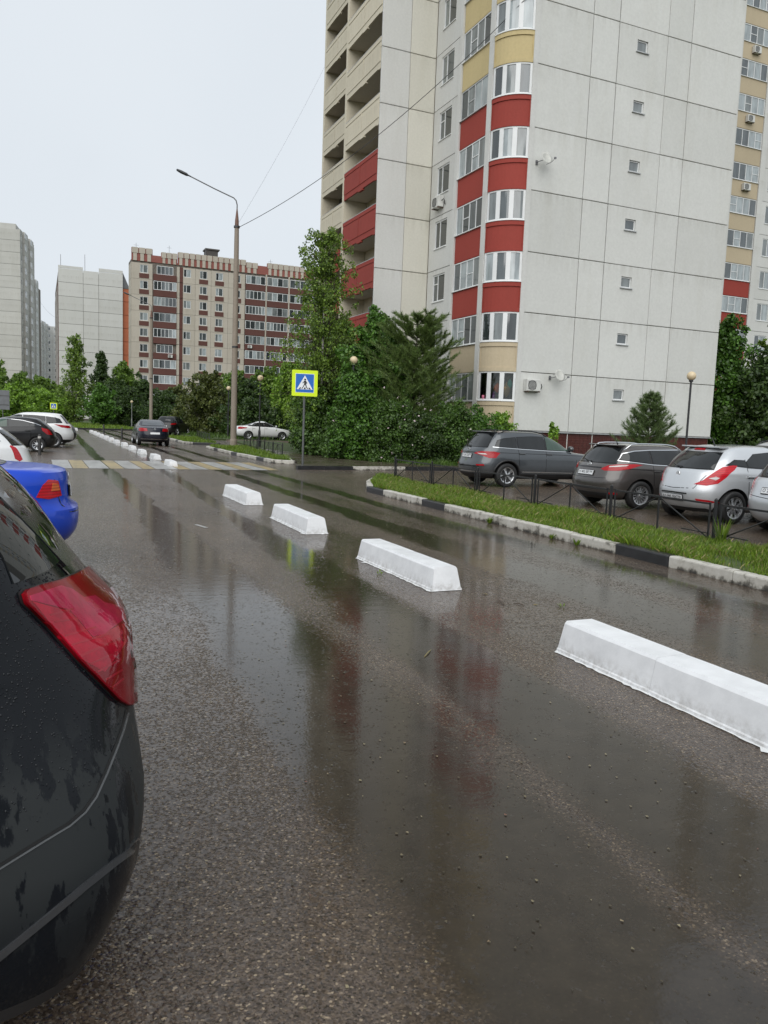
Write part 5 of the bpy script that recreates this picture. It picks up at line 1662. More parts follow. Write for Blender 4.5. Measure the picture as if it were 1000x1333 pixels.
P_WHITE = car_paint('white_paint', (0.76, 0.77, 0.77), 0, .32)

SPECS = {
 'suv': dict(L=4.7, W=1.88, H=1.66, axle=(-1.40, 1.39), rw=0.355,
   rear=[(.24, -2.12), (.34, -2.27), (.5, -2.33), (.66, -2.34), (.80, -2.29), (.98, -2.25), (1.10, -2.20), (1.18, -2.12), (1.5, -1.86), (1.60, -1.76), (1.635, -1.55), (1.655, -1.1), (1.66, -.7)],
   front=[(.24, 2.1), (.36, 2.27), (.6, 2.34), (.8, 2.28), (.94, 2.10), (1.0, 1.8), (1.06, 1.25), (1.12, 1.06), (1.3, .74), (1.5, .33), (1.6, .05), (1.64, -.15), (1.66, -.5)],
   half=[(.24, .80), (.36, .90), (.6, .94), (.85, .94), (1.0, .915), (1.08, .885), (1.3, .80), (1.5, .715), (1.59, .655), (1.635, .57), (1.655, .4), (1.66, .12)],
   n=[(.24, 4.2), (.7, 4.6), (1.05, 4.4), (1.3, 5), (1.66, 4)], bow=.10, clad=.40,
   side=[[(.98, 1.10), (-.02, 1.13), (-.02, 1.50), (.16, 1.51), (.40, 1.43), (.72, 1.27)], [(-.10, 1.13), (-1.02, 1.16), (-1.02, 1.47), (-.55, 1.50), (-.10, 1.505)], [(-1.10, 1.165), (-1.78, 1.20), (-1.66, 1.36), (-1.45, 1.42), (-1.10, 1.465)]],
   rwin=[(-.66, 1.17), (.66, 1.17), (.60, 1.36), (.54, 1.53), (-.54, 1.53), (-.60, 1.36)], wind=[(-.70, 1.10), (.70, 1.10), (.56, 1.50), (-.56, 1.50)],
   doors=[(1.05, .36, 1.05, 1.06), (-.06, .36, -.06, 1.52), (-1.0, .62, -1.07, 1.48)], belt=[(1.0, .985), (-.9, 1.02), (-2.0, 1.05)]),
 'wagon': dict(L=4.56, W=1.82, H=1.49, axle=(-1.33, 1.32), rw=0.325,
   rear=[(.20, -2.05), (.30, -2.2), (.46, -2.27), (.62, -2.28), (.74, -2.24), (.88, -2.19), (.98, -2.14), (1.05, -2.06), (1.34, -1.82), (1.42, -1.73), (1.455, -1.5), (1.48, -1.0), (1.49, -.6)],
   front=[(.20, 2.0), (.32, 2.2), (.5, 2.28), (.66, 2.22), (.78, 2.0), (.86, 1.65), (.95, 1.10), (1.0, .98), (1.16, .68), (1.34, .28), (1.43, 0.0), (1.47, -.22), (1.49, -.5)],
   half=[(.20, .77), (.32, .87), (.55, .91), (.78, .91), (.92, .89), (1.0, .86), (1.18, .785), (1.34, .70), (1.42, .635), (1.46, .55), (1.48, .38), (1.49, .12)],
   n=[(.2, 4.0), (.6, 4.4), (1.0, 4.0), (1.2, 4.6), (1.49, 4)], bow=.12, clad=.0,
   side=[[(.82, 1.0), (-.08, 1.02), (-.08, 1.35), (.08, 1.36), (.28, 1.28), (.56, 1.15)], [(-.15, 1.02), (-1.0, 1.05), (-1.0, 1.335), (-.6, 1.35), (-.15, 1.355)], [(-1.07, 1.055), (-1.82, 1.13), (-1.70, 1.24), (-1.45, 1.30), (-1.07, 1.33)]],
   rwin=[(-.64, 1.04), (.64, 1.04), (.585, 1.22), (.53, 1.37), (-.53, 1.37), (-.585, 1.22)], wind=[(-.66, 1.0), (.66, 1.0), (.54, 1.35), (-.54, 1.35)],
   doors=[(.98, .30, .98, .97), (-.11, .30, -.11, 1.37), (-.98, .55, -1.03, 1.34)], belt=[(.95, .86), (-.9, .90), (-2.0, .94)]),
 'hatch': dict(L=4.12, W=1.72, H=1.46, axle=(-1.27, 1.27), rw=0.305,
   rear=[(.20, -1.86), (.30, -1.98), (.44, -2.05), (.58, -2.06), (.70, -2.02), (.84, -1.97), (.94, -1.92), (1.0, -1.86), (1.30, -1.50), (1.38, -1.38), (1.42, -1.15), (1.45, -.7), (1.46, -.4)],
   front=[(.20, 1.8), (.32, 1.97), (.5, 2.05), (.66, 1.98), (.78, 1.78), (.86, 1.5), (.94, 1.1), (1.0, .96), (1.16, .66), (1.32, .28), (1.41, .02), (1.445, -.15), (1.46, -.35)],
   half=[(.20, .73), (.32, .82), (.55, .86), (.78, .86), (.92, .835), (1.0, .805), (1.18, .73), (1.32, .655), (1.39, .595), (1.43, .51), (1.45, .35), (1.46, .1)],
   n=[(.2, 3.6), (.6, 3.7), (1.0, 3.6), (1.2, 4.2), (1.46, 4)], bow=.15, clad=.0,
   side=[[(.80, 1.0), (-.12, 1.03), (-.12, 1.33), (.06, 1.34), (.26, 1.26), (.52, 1.14)], [(-.19, 1.03), (-.95, 1.06), (-.98, 1.16), (-.72, 1.28), (-.19, 1.33)], [(-1.01, 1.065), (-1.42, 1.10), (-1.22, 1.17), (-1.02, 1.165)]],
   rwin=[(-.60, 1.0), (.60, 1.0), (.56, 1.15), (.50, 1.30), (-.50, 1.30), (-.56, 1.15)], wind=[(-.62, 1.0), (.62, 1.0), (.52, 1.33), (-.52, 1.33)],
   doors=[(.92, .30, .92, .96), (-.155, .30, -.155, 1.35), (-.95, .55, -.99, 1.20)], belt=[(.9, .86), (-.9, .90), (-1.8, .93)]),
 'sedan': dict(L=4.62, W=1.80, H=1.46, axle=(-1.34, 1.34), rw=0.32,
   rear=[(.20, -2.05), (.30, -2.22), (.48, -2.30), (.62, -2.30), (.80, -2.25), (.96, -2.21), (1.02, -2.14), (1.06, -1.86), (1.09, -1.55), (1.14, -1.40), (1.28, -1.05), (1.38, -.75), (1.43, -.50), (1.455, -.3), (1.46, -.2)],
   front=[(.20, 2.05), (.32, 2.22), (.5, 2.31), (.66, 2.25), (.78, 2.0), (.86, 1.7), (.95, 1.16), (1.0, 1.02), (1.16, .72), (1.32, .34), (1.41, .08), (1.445, -.05), (1.46, -.15)],
   half=[(.20, .77), (.32, .86), (.55, .90), (.78, .90), (.94, .875), (1.02, .84), (1.10, .80), (1.18, .755), (1.32, .675), (1.39, .61), (1.43, .53), (1.45, .37), (1.46, .1)],
   n=[(.2, 4.0), (.6, 4.4), (1.0, 4.2), (1.2, 4.4), (1.46, 4)], bow=.12, clad=.0,
   side=[[(.84, 1.01), (-.08, 1.03), (-.08, 1.33), (.06, 1.34), (.26, 1.27), (.54, 1.15)], [(-.15, 1.03), (-1.0, 1.05), (-1.08, 1.12), (-.86, 1.26), (-.62, 1.32), (-.15, 1.33)], [(-1.07, 1.055), (-1.40, 1.075), (-1.30, 1.10), (-1.12, 1.14)]],
   rwin=[(-.60, 1.13), (.60, 1.13), (.55, 1.25), (.50, 1.36), (-.50, 1.36), (-.55, 1.25)], wind=[(-.66, 1.01), (.66, 1.01), (.54, 1.34), (-.54, 1.34)],
   doors=[(1.0, .30, 1.0, .98), (-.11, .30, -.11, 1.35), (-1.0, .55, -1.05, 1.10)], belt=[(1.0, .87), (-.9, .91), (-2.1, .93)]),
 'crossover': dict(L=4.62, W=1.86, H=1.70, axle=(-1.46, 1.25), rw=0.36,
   rear=[(.20, -2.217), (.32, -2.281), (.45, -2.329), (.58, -2.337), (.72, -2.319), (.86, -2.296), (.98, -2.293), (1.06, -2.273), (1.16, -2.189), (1.28, -2.102), (1.40, -2.028), (1.52, -1.926), (1.63, -1.772), (1.68, -1.461), (1.69, -1.0), (1.70, -.6)],
   front=[(.20, 2.0), (.38, 2.18), (.6, 2.25), (.8, 2.2), (.94, 2.02), (1.02, 1.7), (1.1, 1.2), (1.16, 1.02), (1.34, .7), (1.54, .3), (1.64, 0.0), (1.68, -.2), (1.70, -.5)],
   half=[(.20, .86), (.30, .90), (.5, .925), (.7, .93), (.95, .93), (1.1, .915), (1.24, .885), (1.38, .835), (1.52, .765), (1.62, .69), (1.66, .61), (1.69, .42), (1.70, .12)],
   n=[(.20, 9.0), (.5, 7.22), (.8, 5.32), (1.1, 3.71), (1.4, 5.19), (1.7, 4)], bow=.12, clad=.0,
   side=[[(.98, 1.17), (-.02, 1.20), (-.02, 1.55), (.14, 1.56), (.40, 1.47), (.70, 1.33)], [(-.10, 1.20), (-1.0, 1.235), (-1.04, 1.52), (-.55, 1.55), (-.10, 1.555)]],
   rwin=[(-.66, 1.30), (.66, 1.30), (.62, 1.44), (.56, 1.58), (-.56, 1.58), (-.62, 1.44)], wind=[(-.70, 1.16), (.70, 1.16), (.56, 1.54), (-.56, 1.54)],
   doors=[(1.05, .36, 1.05, 1.12), (-.06, .36, -.06, 1.57), (-1.0, .72, -1.07, 1.54)], belt=[]),
}

class Body:
    def __init__(s, sp):
        s.sp = sp
        s.M = 96
        zr = [q[0] for q in sp['rear']]
        z0, z1 = zr[0], zr[-1]
        zz = np.linspace(z0, z1, 600)
        s.f = lambda key, z: pchip([q[0] for q in sp[key]], [q[1] for q in sp[key]], np.asarray(z, float))
        a = np.abs(np.gradient(s.f('rear', zz))) + np.abs(np.gradient(s.f('front', zz))) * .7 + np.abs(np.gradient(s.f('half', zz))) + np.gradient(zz) * 1.4
        c = np.cumsum(a); c = (c - c[0]) / (c[-1] - c[0])
        s.zs = np.interp(np.linspace(0, 1, 46), c, zz)
        t = np.linspace(0, 2 * np.pi, s.M, endpoint=False)
        s.t = t
    def ring(s, z, t=None):
        t = s.t if t is None else t
        xr, xf, w, n = float(s.f('rear', z)), float(s.f('front', z)), float(s.f('half', z)), float(s.f('n', z))
        cx, a = (xr + xf) / 2, (xf - xr) / 2
        c, si = np.cos(t), np.sin(t)
        x = np.sign(c) * np.abs(c) ** (2 / n); y = np.sign(si) * np.abs(si) ** (2 / n)
        bow = s.sp['bow']
        X = cx + a * x - np.sign(x) * np.abs(x) ** 6 * bow * np.abs(y) ** 2
        Y = w * y
        return np.stack([X, Y, np.full_like(X, z)], 1)
    def build(s):
        rows = [s.ring(z) for z in s.zs]
        vs = np.concatenate(rows)
        m = s.M; fs = []
        for i in range(len(rows) - 1):
            for k in range(m):
                fs.append((i * m + k, i * m + (k + 1) % m, (i + 1) * m + (k + 1) % m, (i + 1) * m + k))
        fs.append(tuple(range(m - 1, -1, -1)))
        o = (len(rows) - 1) * m
        fs.append(tuple(o + k for k in range(m)))
        return vs, fs
    def rear_arc(s, z):
        """dense half ring from rear centre over +y forward, with arc length"""
        t = np.pi - np.linspace(0, np.pi, 400) ** 1.0
        P = s.ring(z, t)
        d = np.concatenate([[0], np.cumsum(np.linalg.norm(np.diff(P[:, :2], axis=0), axis=1))])
        return P, d
    def at(s, z, q, side):
        P, d = s.rear_arc(z)
        return np.array([np.interp(q, d, P[:, 0]), side * np.interp(q, d, P[:, 1]), z])

def fill(poly, step):
    """triangulated polygon with extra points so it can follow a curved body"""
    bm = bmesh.new()
    vs = [bm.verts.new((p[0], p[1], 0)) for p in poly]
    es = [bm.edges.new((vs[i], vs[(i + 1) % len(vs)])) for i in range(len(vs))]
    bmesh.ops.triangle_fill(bm, use_beauty=True, edges=es)
    for it in range(5):
        long = [e for e in bm.edges if e.calc_length() > step]
        if not long: break
        bmesh.ops.subdivide_edges(bm, edges=long, cuts=1)
        bmesh.ops.triangulate(bm, faces=bm.faces[:])
        bmesh.ops.beautify_fill(bm, faces=bm.faces[:], edges=[e for e in bm.edges if not e.is_boundary])
    V = [tuple(v.co)[:2] for v in bm.verts]
    bm.verts.index_update()
    F = [tuple(v.index for v in f.verts) for f in bm.faces]
    B = [tuple(v.index for v in e.verts) for e in bm.edges if e.is_boundary]
    bm.free()
    return V, F, B

class Car:
    def __init__(s, name, label, cat, kind, loc, heading, paint, group=None, spec=None):
        s.sp = dict(SPECS[kind]);
        if spec: s.sp.update(spec)
        s.root = tag(empty(name, loc, heading), label, cat, group)
        s.paint = paint
        s.B = Body(s.sp)
        vs, fs = s.B.build()
        me = new_mesh('body', vs, fs, [paint, C_PLAS]); fix_normals(me)
        bm = bmesh.new(); bm.from_mesh(me)
        s.bvh = BVHTree.FromBMesh(bm); bm.free()
        body = bpy.data.objects.new('body_raw', me); COL.objects.link(body)
        cut = MB()
        rw = s.sp['rw'] + .055; W = s.sp['W'] / 2
        for x in s.sp['axle']:
            for sd in (-1, 1):
                y0, y1 = (W - .30, W + .3) if sd > 0 else (-W - .3, -W + .30)
                cut.lathe([(.001, y0), (rw, y0), (rw, y1), (.001, y1)], 40, (x, 0, s.sp['rw']), 'y')
        cme = cut.mesh('cutter', [C_PLAS]); fix_normals(cme)
        cme.materials.clear(); cme.materials.append(paint); cme.materials.append(C_PLAS)
        cme.polygons.foreach_set('material_index', [1] * len(cme.polygons))
        co = bpy.data.objects.new('cutter', cme); COL.objects.link(co)
        md = body.modifiers.new('arches', 'BOOLEAN'); md.operation = 'DIFFERENCE'; md.object = co; md.solver = 'EXACT'
        dg = bpy.context.evaluated_depsgraph_get()
        res = bpy.data.meshes.new_from_object(body.evaluated_get(dg))
        bpy.data.objects.remove(body); bpy.data.objects.remove(co)
        # split off the dark lower cladding and the wheel wells
        cl = s.sp.get('clad', 0)
        def sub(name, keep, mats):
            bm = bmesh.new(); bm.from_mesh(res)
            bmesh.ops.delete(bm, geom=[f for f in bm.faces if not keep(f)], context='FACES')
            m = bpy.data.meshes.new(name); bm.to_mesh(m); bm.free()
            m.materials.clear()
            for q in mats: m.materials.append(q)
            m.polygons.foreach_set('material_index', [0] * len(m.polygons))
            m.polygons.foreach_set('use_smooth', [True] * len(m.polygons)); m.set_sharp_from_angle(angle=R(35))
            return link(name, m, s.root) if len(m.polygons) else None
        isb = lambda f: f.material_index == 1 or f.calc_center_median().z < .225
        isc = lambda f: (not isb(f)) and f.calc_center_median().z < cl
        s.body = sub('body', lambda f: not isb(f) and not isc(f), [paint])
        s.sub_under = sub('underbody', isb, [C_PLAS])
        if cl: sub('sill_cladding', isc, [C_PLAS])
    # -- patches laid on the body
    def _emit(s, name, P, N, F, Bd, mat, eps, thick, parent=None):
        n = len(P)
        vs = [Vector(p) + Vector(q) * eps for p, q in zip(P, N)]
        inn = [Vector(p) - Vector(q) * thick for p, q in zip(P, N)]
        fs = list(F) + [(a, b, n + b, n + a) for a, b in Bd]
        me = new_mesh(name, vs + inn, fs, mat)
        fix_normals(me)
        me.polygons.foreach_set('use_smooth', [True] * len(me.polygons)); me.set_sharp_from_angle(angle=R(40))
        return link(name, me, parent or s.root)
    def patch(s, name, poly, mat, view='side', sd=1, eps=.004, step=.09, thick=.01, parent=None):
        V, F, Bd = fill(poly, step)
        P = []; N = []
        for a, b in V:
            if view == 'side': o, d = Vector((a, sd * 3, b)), Vector((0, -sd, 0))
            elif view == 'rear': o, d = Vector((-5, a, b)), Vector((1, 0, 0))
            elif view == 'front': o, d = Vector((5, a, b)), Vector((-1, 0, 0))
            elif view == 'top': o, d = Vector((a, b, 4)), Vector((0, 0, -1))
            loc, nor, ix, dist = s.bvh.ray_cast(o, d)
            if loc is None:
                loc, nor, ix, dist = s.bvh.find_nearest(o + d * 2.2)
            P.append(loc); N.append(nor)
        return s._emit(name, P, N, F, Bd, mat, eps, thick, parent)
    def wrap(s, name, poly, mat, sd=1, eps=.006, step=.06, thick=.012, parent=None):
        """poly in (arc length from the rear centre line, z)"""
        V, F, Bd = fill(poly, step)
        P = []; N = []
        for q, z in V:
            p = s.B.at(z, q, sd)
            loc, nor, ix, dist = s.bvh.find_nearest(Vector(p))
            P.append(Vector(p)); N.append(nor)
        return s._emit(name, P, N, F, Bd, mat, eps, thick, parent)
    def strip(s, name, pts, w, mat, view='side', sd=1, eps=.002, parent=None, step=.12):
        poly = []
        pts = [Vector((p[0], p[1])) for p in pts]
        L = []; Rr = []
        for i, p in enumerate(pts):
            d = (pts[min(i + 1, len(pts) - 1)] - pts[max(i - 1, 0)]).normalized()
            n = Vector((-d.y, d.x)) * w / 2
            L.append(p + n); Rr.append(p - n)
        return s.patch(name, [tuple(q) for q in L + Rr[::-1]], mat, view, sd, eps, step, .004, parent)
    def y_at(s, x, z, sd):
        loc, nor, ix, d = s.bvh.ray_cast(Vector((x, sd * 3, z)), Vector((0, -sd, 0)))
        return abs(loc.y) if loc else s.sp['W'] / 2
    def x_rear(s, y, z):
        loc, nor, ix, d = s.bvh.ray_cast(Vector((-5, y, z)), Vector((1, 0, 0)))
        return (loc.x, nor) if loc else (-2.2, Vector((-1, 0, 0)))
    def wheels(s, spokes=10, rimmat=None, dark=False):
        rw = s.sp['rw']; W = s.sp['W'] / 2
        rr = rw * .68
        ty = MB().lathe([(rr * .98, -.10), (rw * .95, -.10), (rw * .985, -.085), (rw, -.06), (rw, .06), (rw * .985, .085), (rw * .93, .102), (rr * 1.06, .105), (rr, .098), (rr * .98, .09)], 36, axis='y').mesh('tyre', C_TYRE, True)
        fix_normals(ty)
        rm = MB()
        rm.lathe([(rr * .99, .10), (rr * .985, .094), (rr * .90, .085), (rr * .88, .07), (rr * .88, .0)], 36, axis='y')
        rm.lathe([(.001, .088), (rr * .13, .088), (rr * .2, .078), (rr * .21, .03)], 20, axis='y')
        for k in range(spokes):
            a = 2 * math.pi * k / spokes
            hw0, hw1 = rr * .36 / spokes ** .62, rr * .55 / spokes ** .62
            q = []
            for r_, hw, y in ((rr * .16, hw0, .080), (rr * .55, hw1 * .72, .066), (rr * .93, hw1, .086)):
                for e, yy in ((-hw, y - .03), (-hw * .6, y), (hw * .6, y), (hw, y - .03)):
                    q.append((r_ * math.cos(a) - e * math.sin(a), yy, r_ * math.sin(a) + e * math.cos(a)))
            f = []
            for i in range(2):
                for j in range(3):
                    f.append((i * 4 + j, i * 4 + j + 1, (i + 1) * 4 + j + 1, (i + 1) * 4 + j))
            rm.add(q, f)
        rme = rm.mesh('rim', rimmat or C_RIM, False)
        bme = MB().lathe([(.001, .02), (rr * .88, .02)], 30, axis='y').mesh('rim_barrel', C_RIMD)
        for x in s.sp['axle']:
            for sd in (1, -1):
                w = empty('wheel', (x, sd * (W - .125), rw), 0 if sd > 0 else math.pi, s.root)
                link('tyre', ty, w); link('rim', rme, w); link('rim_barrel', bme, w)
    def glazing(s, gl=None, front=None, frame=C_TRIM):
        gl = gl or C_GLASS
        for sd in (1, -1):
            for i, p in enumerate(s.sp['side']):
                c = np.mean(p, axis=0)
                big = [(c[0] + (x - c[0]) * 1.0 + math.copysign(.028, x - c[0]), c[1] + (z - c[1]) + math.copysign(.020, z - c[1])) for x, z in p]
                fr = s.patch('window_frame', big, frame, 'side', sd, .005, .06, .006)
                s.patch('side_window', p, front if (front and i == 0) else gl, 'side', sd, .010, .06, .004)
        p = s.sp['rwin']
        c = np.mean(p, axis=0)
        s.patch('rear_window_frame', [(x * 1.03, c[1] + (z - c[1]) * 1.08) for x, z in p], frame, 'rear', 1, .006, .05, .008)
        s.patch('rear_window', p, gl, 'rear', 1, .011, .05, .004)
        s.patch('windscreen', s.sp['wind'], front or gl, 'front', 1, .005, .12, .003)
    def seams(s):
        for sd in (1, -1):
            for a in s.sp['doors']:
                s.strip('door_gap', [(a[0], a[1]), ((a[0] * 2 + a[2]) / 3, (a[1] * 2 + a[3]) / 3), (a[2], a[3])], .012, C_TRIM, 'side', sd)
            x0, x1 = s.sp['doors'][0][0], s.sp['doors'][2][0]
            s.strip('sill_gap', [(x0, s.sp['doors'][0][1]), (x1 + .25, s.sp['doors'][0][1])], .012, C_TRIM, 'side', sd)
            zb = s.sp['belt'][1][1] - .02 if s.sp['belt'] else .98
            for x in (.05, -.92):
                y = s.y_at(x, zb, sd)
                m = MB().bbox(-.10, .10, -.035, 0.0, -.016, .016, .008)
                o = m.build('door_handle', s.paint, s.root, (x, sd * (y + .002), zb), 0 if sd < 0 else math.pi)
    def mirrors(s, x=.86, z=1.08):
        for sd in (1, -1):
            y = s.y_at(x, z, sd)
            m = MB().lathe([(.001, -.05), (.07, -.045), (.095, 0), (.085, .06), (.04, .09), (.001, .1)], 12, axis='x')
            m.v = [(p[0], p[1] * 1.25, p[2] * .9) for p in m.v]
            m.box(-.03, .03, -sd * .16, 0, -.05, -.02)
            o = m.build('mirror', s.paint, s.root, (x, sd * (y + .13), z + .04), auto=40)
    def rails(s, xs=(-1.45, -.1), y=.58, mat=None):
        for sd in (1, -1):
            pts = []
            for i in range(9):
                x = xs[0] + (xs[1] - xs[0]) * i / 8
                loc, n, ix, d = s.bvh.ray_cast(Vector((x, sd * y, 4)), Vector((0, 0, -1)))
                e = .045 if 0 < i < 8 else -.005
                pts.append((x, sd * y, loc.z + e))
            MB().tube(pts, .018, 6).build('roof_rail', mat or C_TRIM, s.root, smooth=True)
    def plate(s, z, text=None, region='', w=.52, y=0):
        x, n = s.x_rear(y, z)
        tilt = math.asin(max(-.4, min(.4, n.z)))
        p = empty('number_plate', (x - .012, y, z), -math.pi / 2, s.root)
        p.rotation_euler = (-tilt, 0, -math.pi / 2)
        MB().bbox(-w / 2 - .012, w / 2 + .012, -.001, .016, -.066, .066, .004).build('plate_holder', C_TRIM, p)
        MB().bbox(-w / 2, w / 2, -.008, -.0012, -.056, .056, .003).build('plate_sheet', C_PLATE, p)
        if text:
            m = text_mesh(text, .088, C_INK)
            o = link('plate_text', m, p, (-.055, -.0105, 0)); o.rotation_euler = (math.pi / 2, 0, 0)
            m = text_mesh(region, .062, C_INK)
            o = link('plate_text', m, p, (w / 2 - .065, -.0105, .012)); o.rotation_euler = (math.pi / 2, 0, 0)
            MB().box(w / 2 - .128, w / 2 - .124, -.0095, -.0085, -.05, .05).box(-w/2+.006, w/2-.006, -.0095, -.0085, .050, .0535).box(-w/2+.006, w/2-.006, -.0095, -.0085, -.0535, -.050).build('plate_rule', C_INK, p)
    def badge(s, z, kind='oval'):
        x, n = s.x_rear(0, z)
        m = MB()
        if kind == 'oval':
            m.lathe([(.001, 0), (.034, .0), (.042, .006), (.05, .006), (.055, 0)], 20, axis='x'); m.v = [(-a, b * 1.45, c) for a, b, c in m.v]
        else:
            m.lathe([(.001, 0), (.03, .0), (.035, .006), (.048, .006), (.052, 0)], 20, axis='x'); m.v = [(-a, b, c) for a, b, c in m.v]
        m.box(-.008, 0, -.03, .03, -.006, .006)
        m.build('badge', C_CHROME, s.root, (x - .004, 0, z), smooth=False)
    def wiper(s, z, L=.5):
        x, n = s.x_rear(0, z)
        x2, n2 = s.x_rear(L * .8, z + .05)
        MB().tube([(x - .03, 0.02, z - .01), (x - .035, .1, z + .01), (x2 - .02, L * .8, z + .06)], [.016, .012, .007], 6).lathe([(.001, -.05), (.03, -.045), (.03, 0)], 10, (x, .02, z - .01), 'x').build('rear_wiper', C_TRIM, s.root)
    def antenna(s, x=-1.2, h=.18):
        loc, n, ix, d = s.bvh.ray_cast(Vector((x, 0, 4)), Vector((0, 0, -1)))
        MB().tube([(x, 0, loc.z - .01), (x - .02, 0, loc.z + .03), (x - h * .6, 0, loc.z + h)], [.022, .012, .004], 6).build('antenna', C_TRIM, s.root)
    def spoiler(s, z, w=.55, mat=None):
        x, n = s.x_rear(0, z)
        m = MB().bbox(-w, w, -.12, .12, -.012, .018, .01)
        m.build('roof_spoiler', mat or s.paint, s.root, (x + .04, 0, z + .015), -math.pi / 2)
    def arch_trim(s):
        for x in s.sp['axle']:
            for sd in (1, -1):
                pts = []
                r = s.sp['rw'] + .085
                for i in range(17):
                    a = -.15 + (math.pi + .3) * i / 16
                    px, pz = x + r * math.cos(a), s.sp['rw'] + r * math.sin(a)
                    pts.append((px, sd * (s.y_at(px, max(.27, pz), sd) - .004), max(.25, pz)))
                MB().tube(pts, .035, 6).build('arch_trim', C_PLAS, s.root, smooth=True)
    def headlamps(s, z0, z1):
        for sd in (1, -1):
            s.patch('headlight', [(sd * .42, z0), (sd * .80, z0 + .04), (sd * .84, z1), (sd * .50, z1 - .03)], C_CLR, 'front', 1, .006, .08)
        s.patch('grille', [(-.38, z0 - .02), (.38, z0 - .02), (.40, z1 - .06), (-.40, z1 - .06)], C_TRIM, 'front', 1, .004, .1)
        s.patch('lower_grille', [(-.6, .30), (.6, .30), (.55, .42), (-.55, .42)], C_PLAS, 'front', 1, .004, .12)

HD_R = 0.0            # nose towards +u (the tower)
HD_L = math.pi        # nose towards -u
# ---- right-hand row, tails to the street
c = Car('parked_car', 'dark grey SUV with black roof rails parked leftmost in the row by the tower', 'car', 'suv', (14.05, 20.75, 0.0), HD_R, P_GREY, 'cars parked beside the tower')
c.glazing(front=C_GLASSG); c.seams(); c.mirrors(.92, 1.13); c.rails((-1.6, .15), .60); c.wheels(5); c.arch_trim(); c.headlamps(.68, .92)
for sd in (1, -1):
    c.wrap('taillight', [(.34, .995), (.60, 1.04), (.98, 1.045), (1.18, 1.01), (1.10, .86), (.90, .85), (.62, .93), (.36, .965)], C_RED, sd)
    c.wrap('taillight_lens', [(.46, .985), (.74, .985), (.82, .945), (.62, .945)], C_CLR, sd, .011, parent=None)
    c.wrap('reflector', [(.55, .66), (.80, .665), (.82, .62), (.56, .615)], C_RED, sd)
c.strip('tailgate_gap', [(-.62, .60), (0, .595), (.62, .60)], .035, C_TRIM, 'rear'); c.strip('handle_strip', [(-.40, 1.0), (0, 1.0), (.40, 1.0)], .03, C_TRIM, 'rear', eps=.008)
c.strip('bumper_strip', [(-.70, .44), (0, .435), (.70, .44)], .025, C_CHROME, 'rear', eps=.006)
c.plate(.895, 'К 374 ОА', '750'); c.badge(1.075); c.wiper(1.17); c.spoiler(1.60, .56); c.antenna(-1.35, .05)
c.strip('window_chrome', [(1.0, 1.075), (-.02, 1.10), (-1.02, 1.135), (-1.85, 1.175)], .016, C_CHROME, 'side', -1, .008)
c.strip('door_moulding', [(.95, .44), (-.9, .46)], .03, C_CHROME, 'side', -1, .006)
c.strip('shoulder_line', [(1.6, .965), (.2, .99), (-1.2, 1.01), (-1.9, 1.02)], .014, C_TRIM, 'side', -1, .002)

c = Car('parked_car', 'brownish grey estate car with chrome roof rails parked between the SUV and the silver hatchback', 'car', 'wagon', (13.93, 14.98, 0.0), HD_R, P_BROWN, 'cars parked beside the tower')
c.glazing(); c.seams(); c.mirrors(.78, 1.0); c.rails((-1.65, .05), .58, C_CHROME); c.wheels(15); c.headlamps(.58, .80)
for sd in (1, -1):
    c.wrap('taillight', [(.42, .90), (.56, .985), (.80, 1.02), (1.12, 1.035), (1.36, 1.02), (1.10, .93), (.84, .875), (.52, .865)], C_RED, sd)
    c.wrap('taillight_lens', [(.60, .965), (.80, .995), (1.00, 1.005), (.96, .98), (.78, .958), (.60, .945)], C_CLR, sd, .011)
    c.wrap('reflector', [(.66, .37), (.86, .375), (.86, .33), (.68, .33)], C_RED, sd)
c.strip('handle_strip', [(-.42, .925), (0, .93), (.42, .925)], .028, C_TRIM, 'rear', eps=.007)
c.strip('tailgate_gap', [(-.60, .70), (0, .69), (.60, .70)], .012, C_TRIM, 'rear')
c.strip('bumper_strip', [(-.74, .45), (0, .44), (.74, .45)], .02, C_PLAS, 'rear', eps=.004)
c.patch('lower_bumper', [(-.70, .24), (.70, .24), (.66, .36), (-.66, .36)], C_PLAS, 'rear', 1, .005, .12)
c.plate(.80, 'Н 402 ВР', '750'); c.badge(.985); c.wiper(1.05); c.spoiler(1.425, .52); c.antenna(-1.35, .16)
c.strip('window_chrome', [(.86, .975), (-.1, .995), (-1.0, 1.025), (-1.85, 1.10), (-1.72, 1.26), (-1.45, 1.325), (-1.0, 1.355), (-.1, 1.375), (.1, 1.375)], .016, C_CHROME, 'side', -1, .008)
c.strip('shoulder_line', [(1.5, .84), (.2, .865), (-1.2, .905), (-1.9, .93)], .012, C_TRIM, 'side', -1, .002)

c = Car('parked_car', 'silver hatchback with round badge and large swept red tail lights parked near the right edge', 'car', 'hatch', (14.00, 12.35, 0.0), HD_R, P_SILVER, 'cars parked beside the tower')
c.glazing(front=C_GLASSG); c.seams(); c.mirrors(.76, 1.0); c.wheels(9); c.headlamps(.58, .82)
for sd in (1, -1):
    c.wrap('taillight', [(.43, .715), (.58, .80), (.70, .94), (.78, 1.05), (1.05, 1.11), (1.06, 1.0), (.98, .86), (.86, .745), (.66, .70)], C_REDL, sd)
    c.wrap('taillight_lens', [(.66, .835), (.78, .87), (.86, .85), (.80, .805)], C_CLR, sd, .011)
    c.wrap('reflector', [(.50, .45), (.74, .435), (.95, .40), (.76, .385), (.52, .40)], C_RED, sd)
c.strip('tailgate_gap', [(-.60, .96), (-.52, .80), (-.44, .64), (0, .62), (.44, .64), (.52, .80), (.60, .96)], .012, C_TRIM, 'rear')
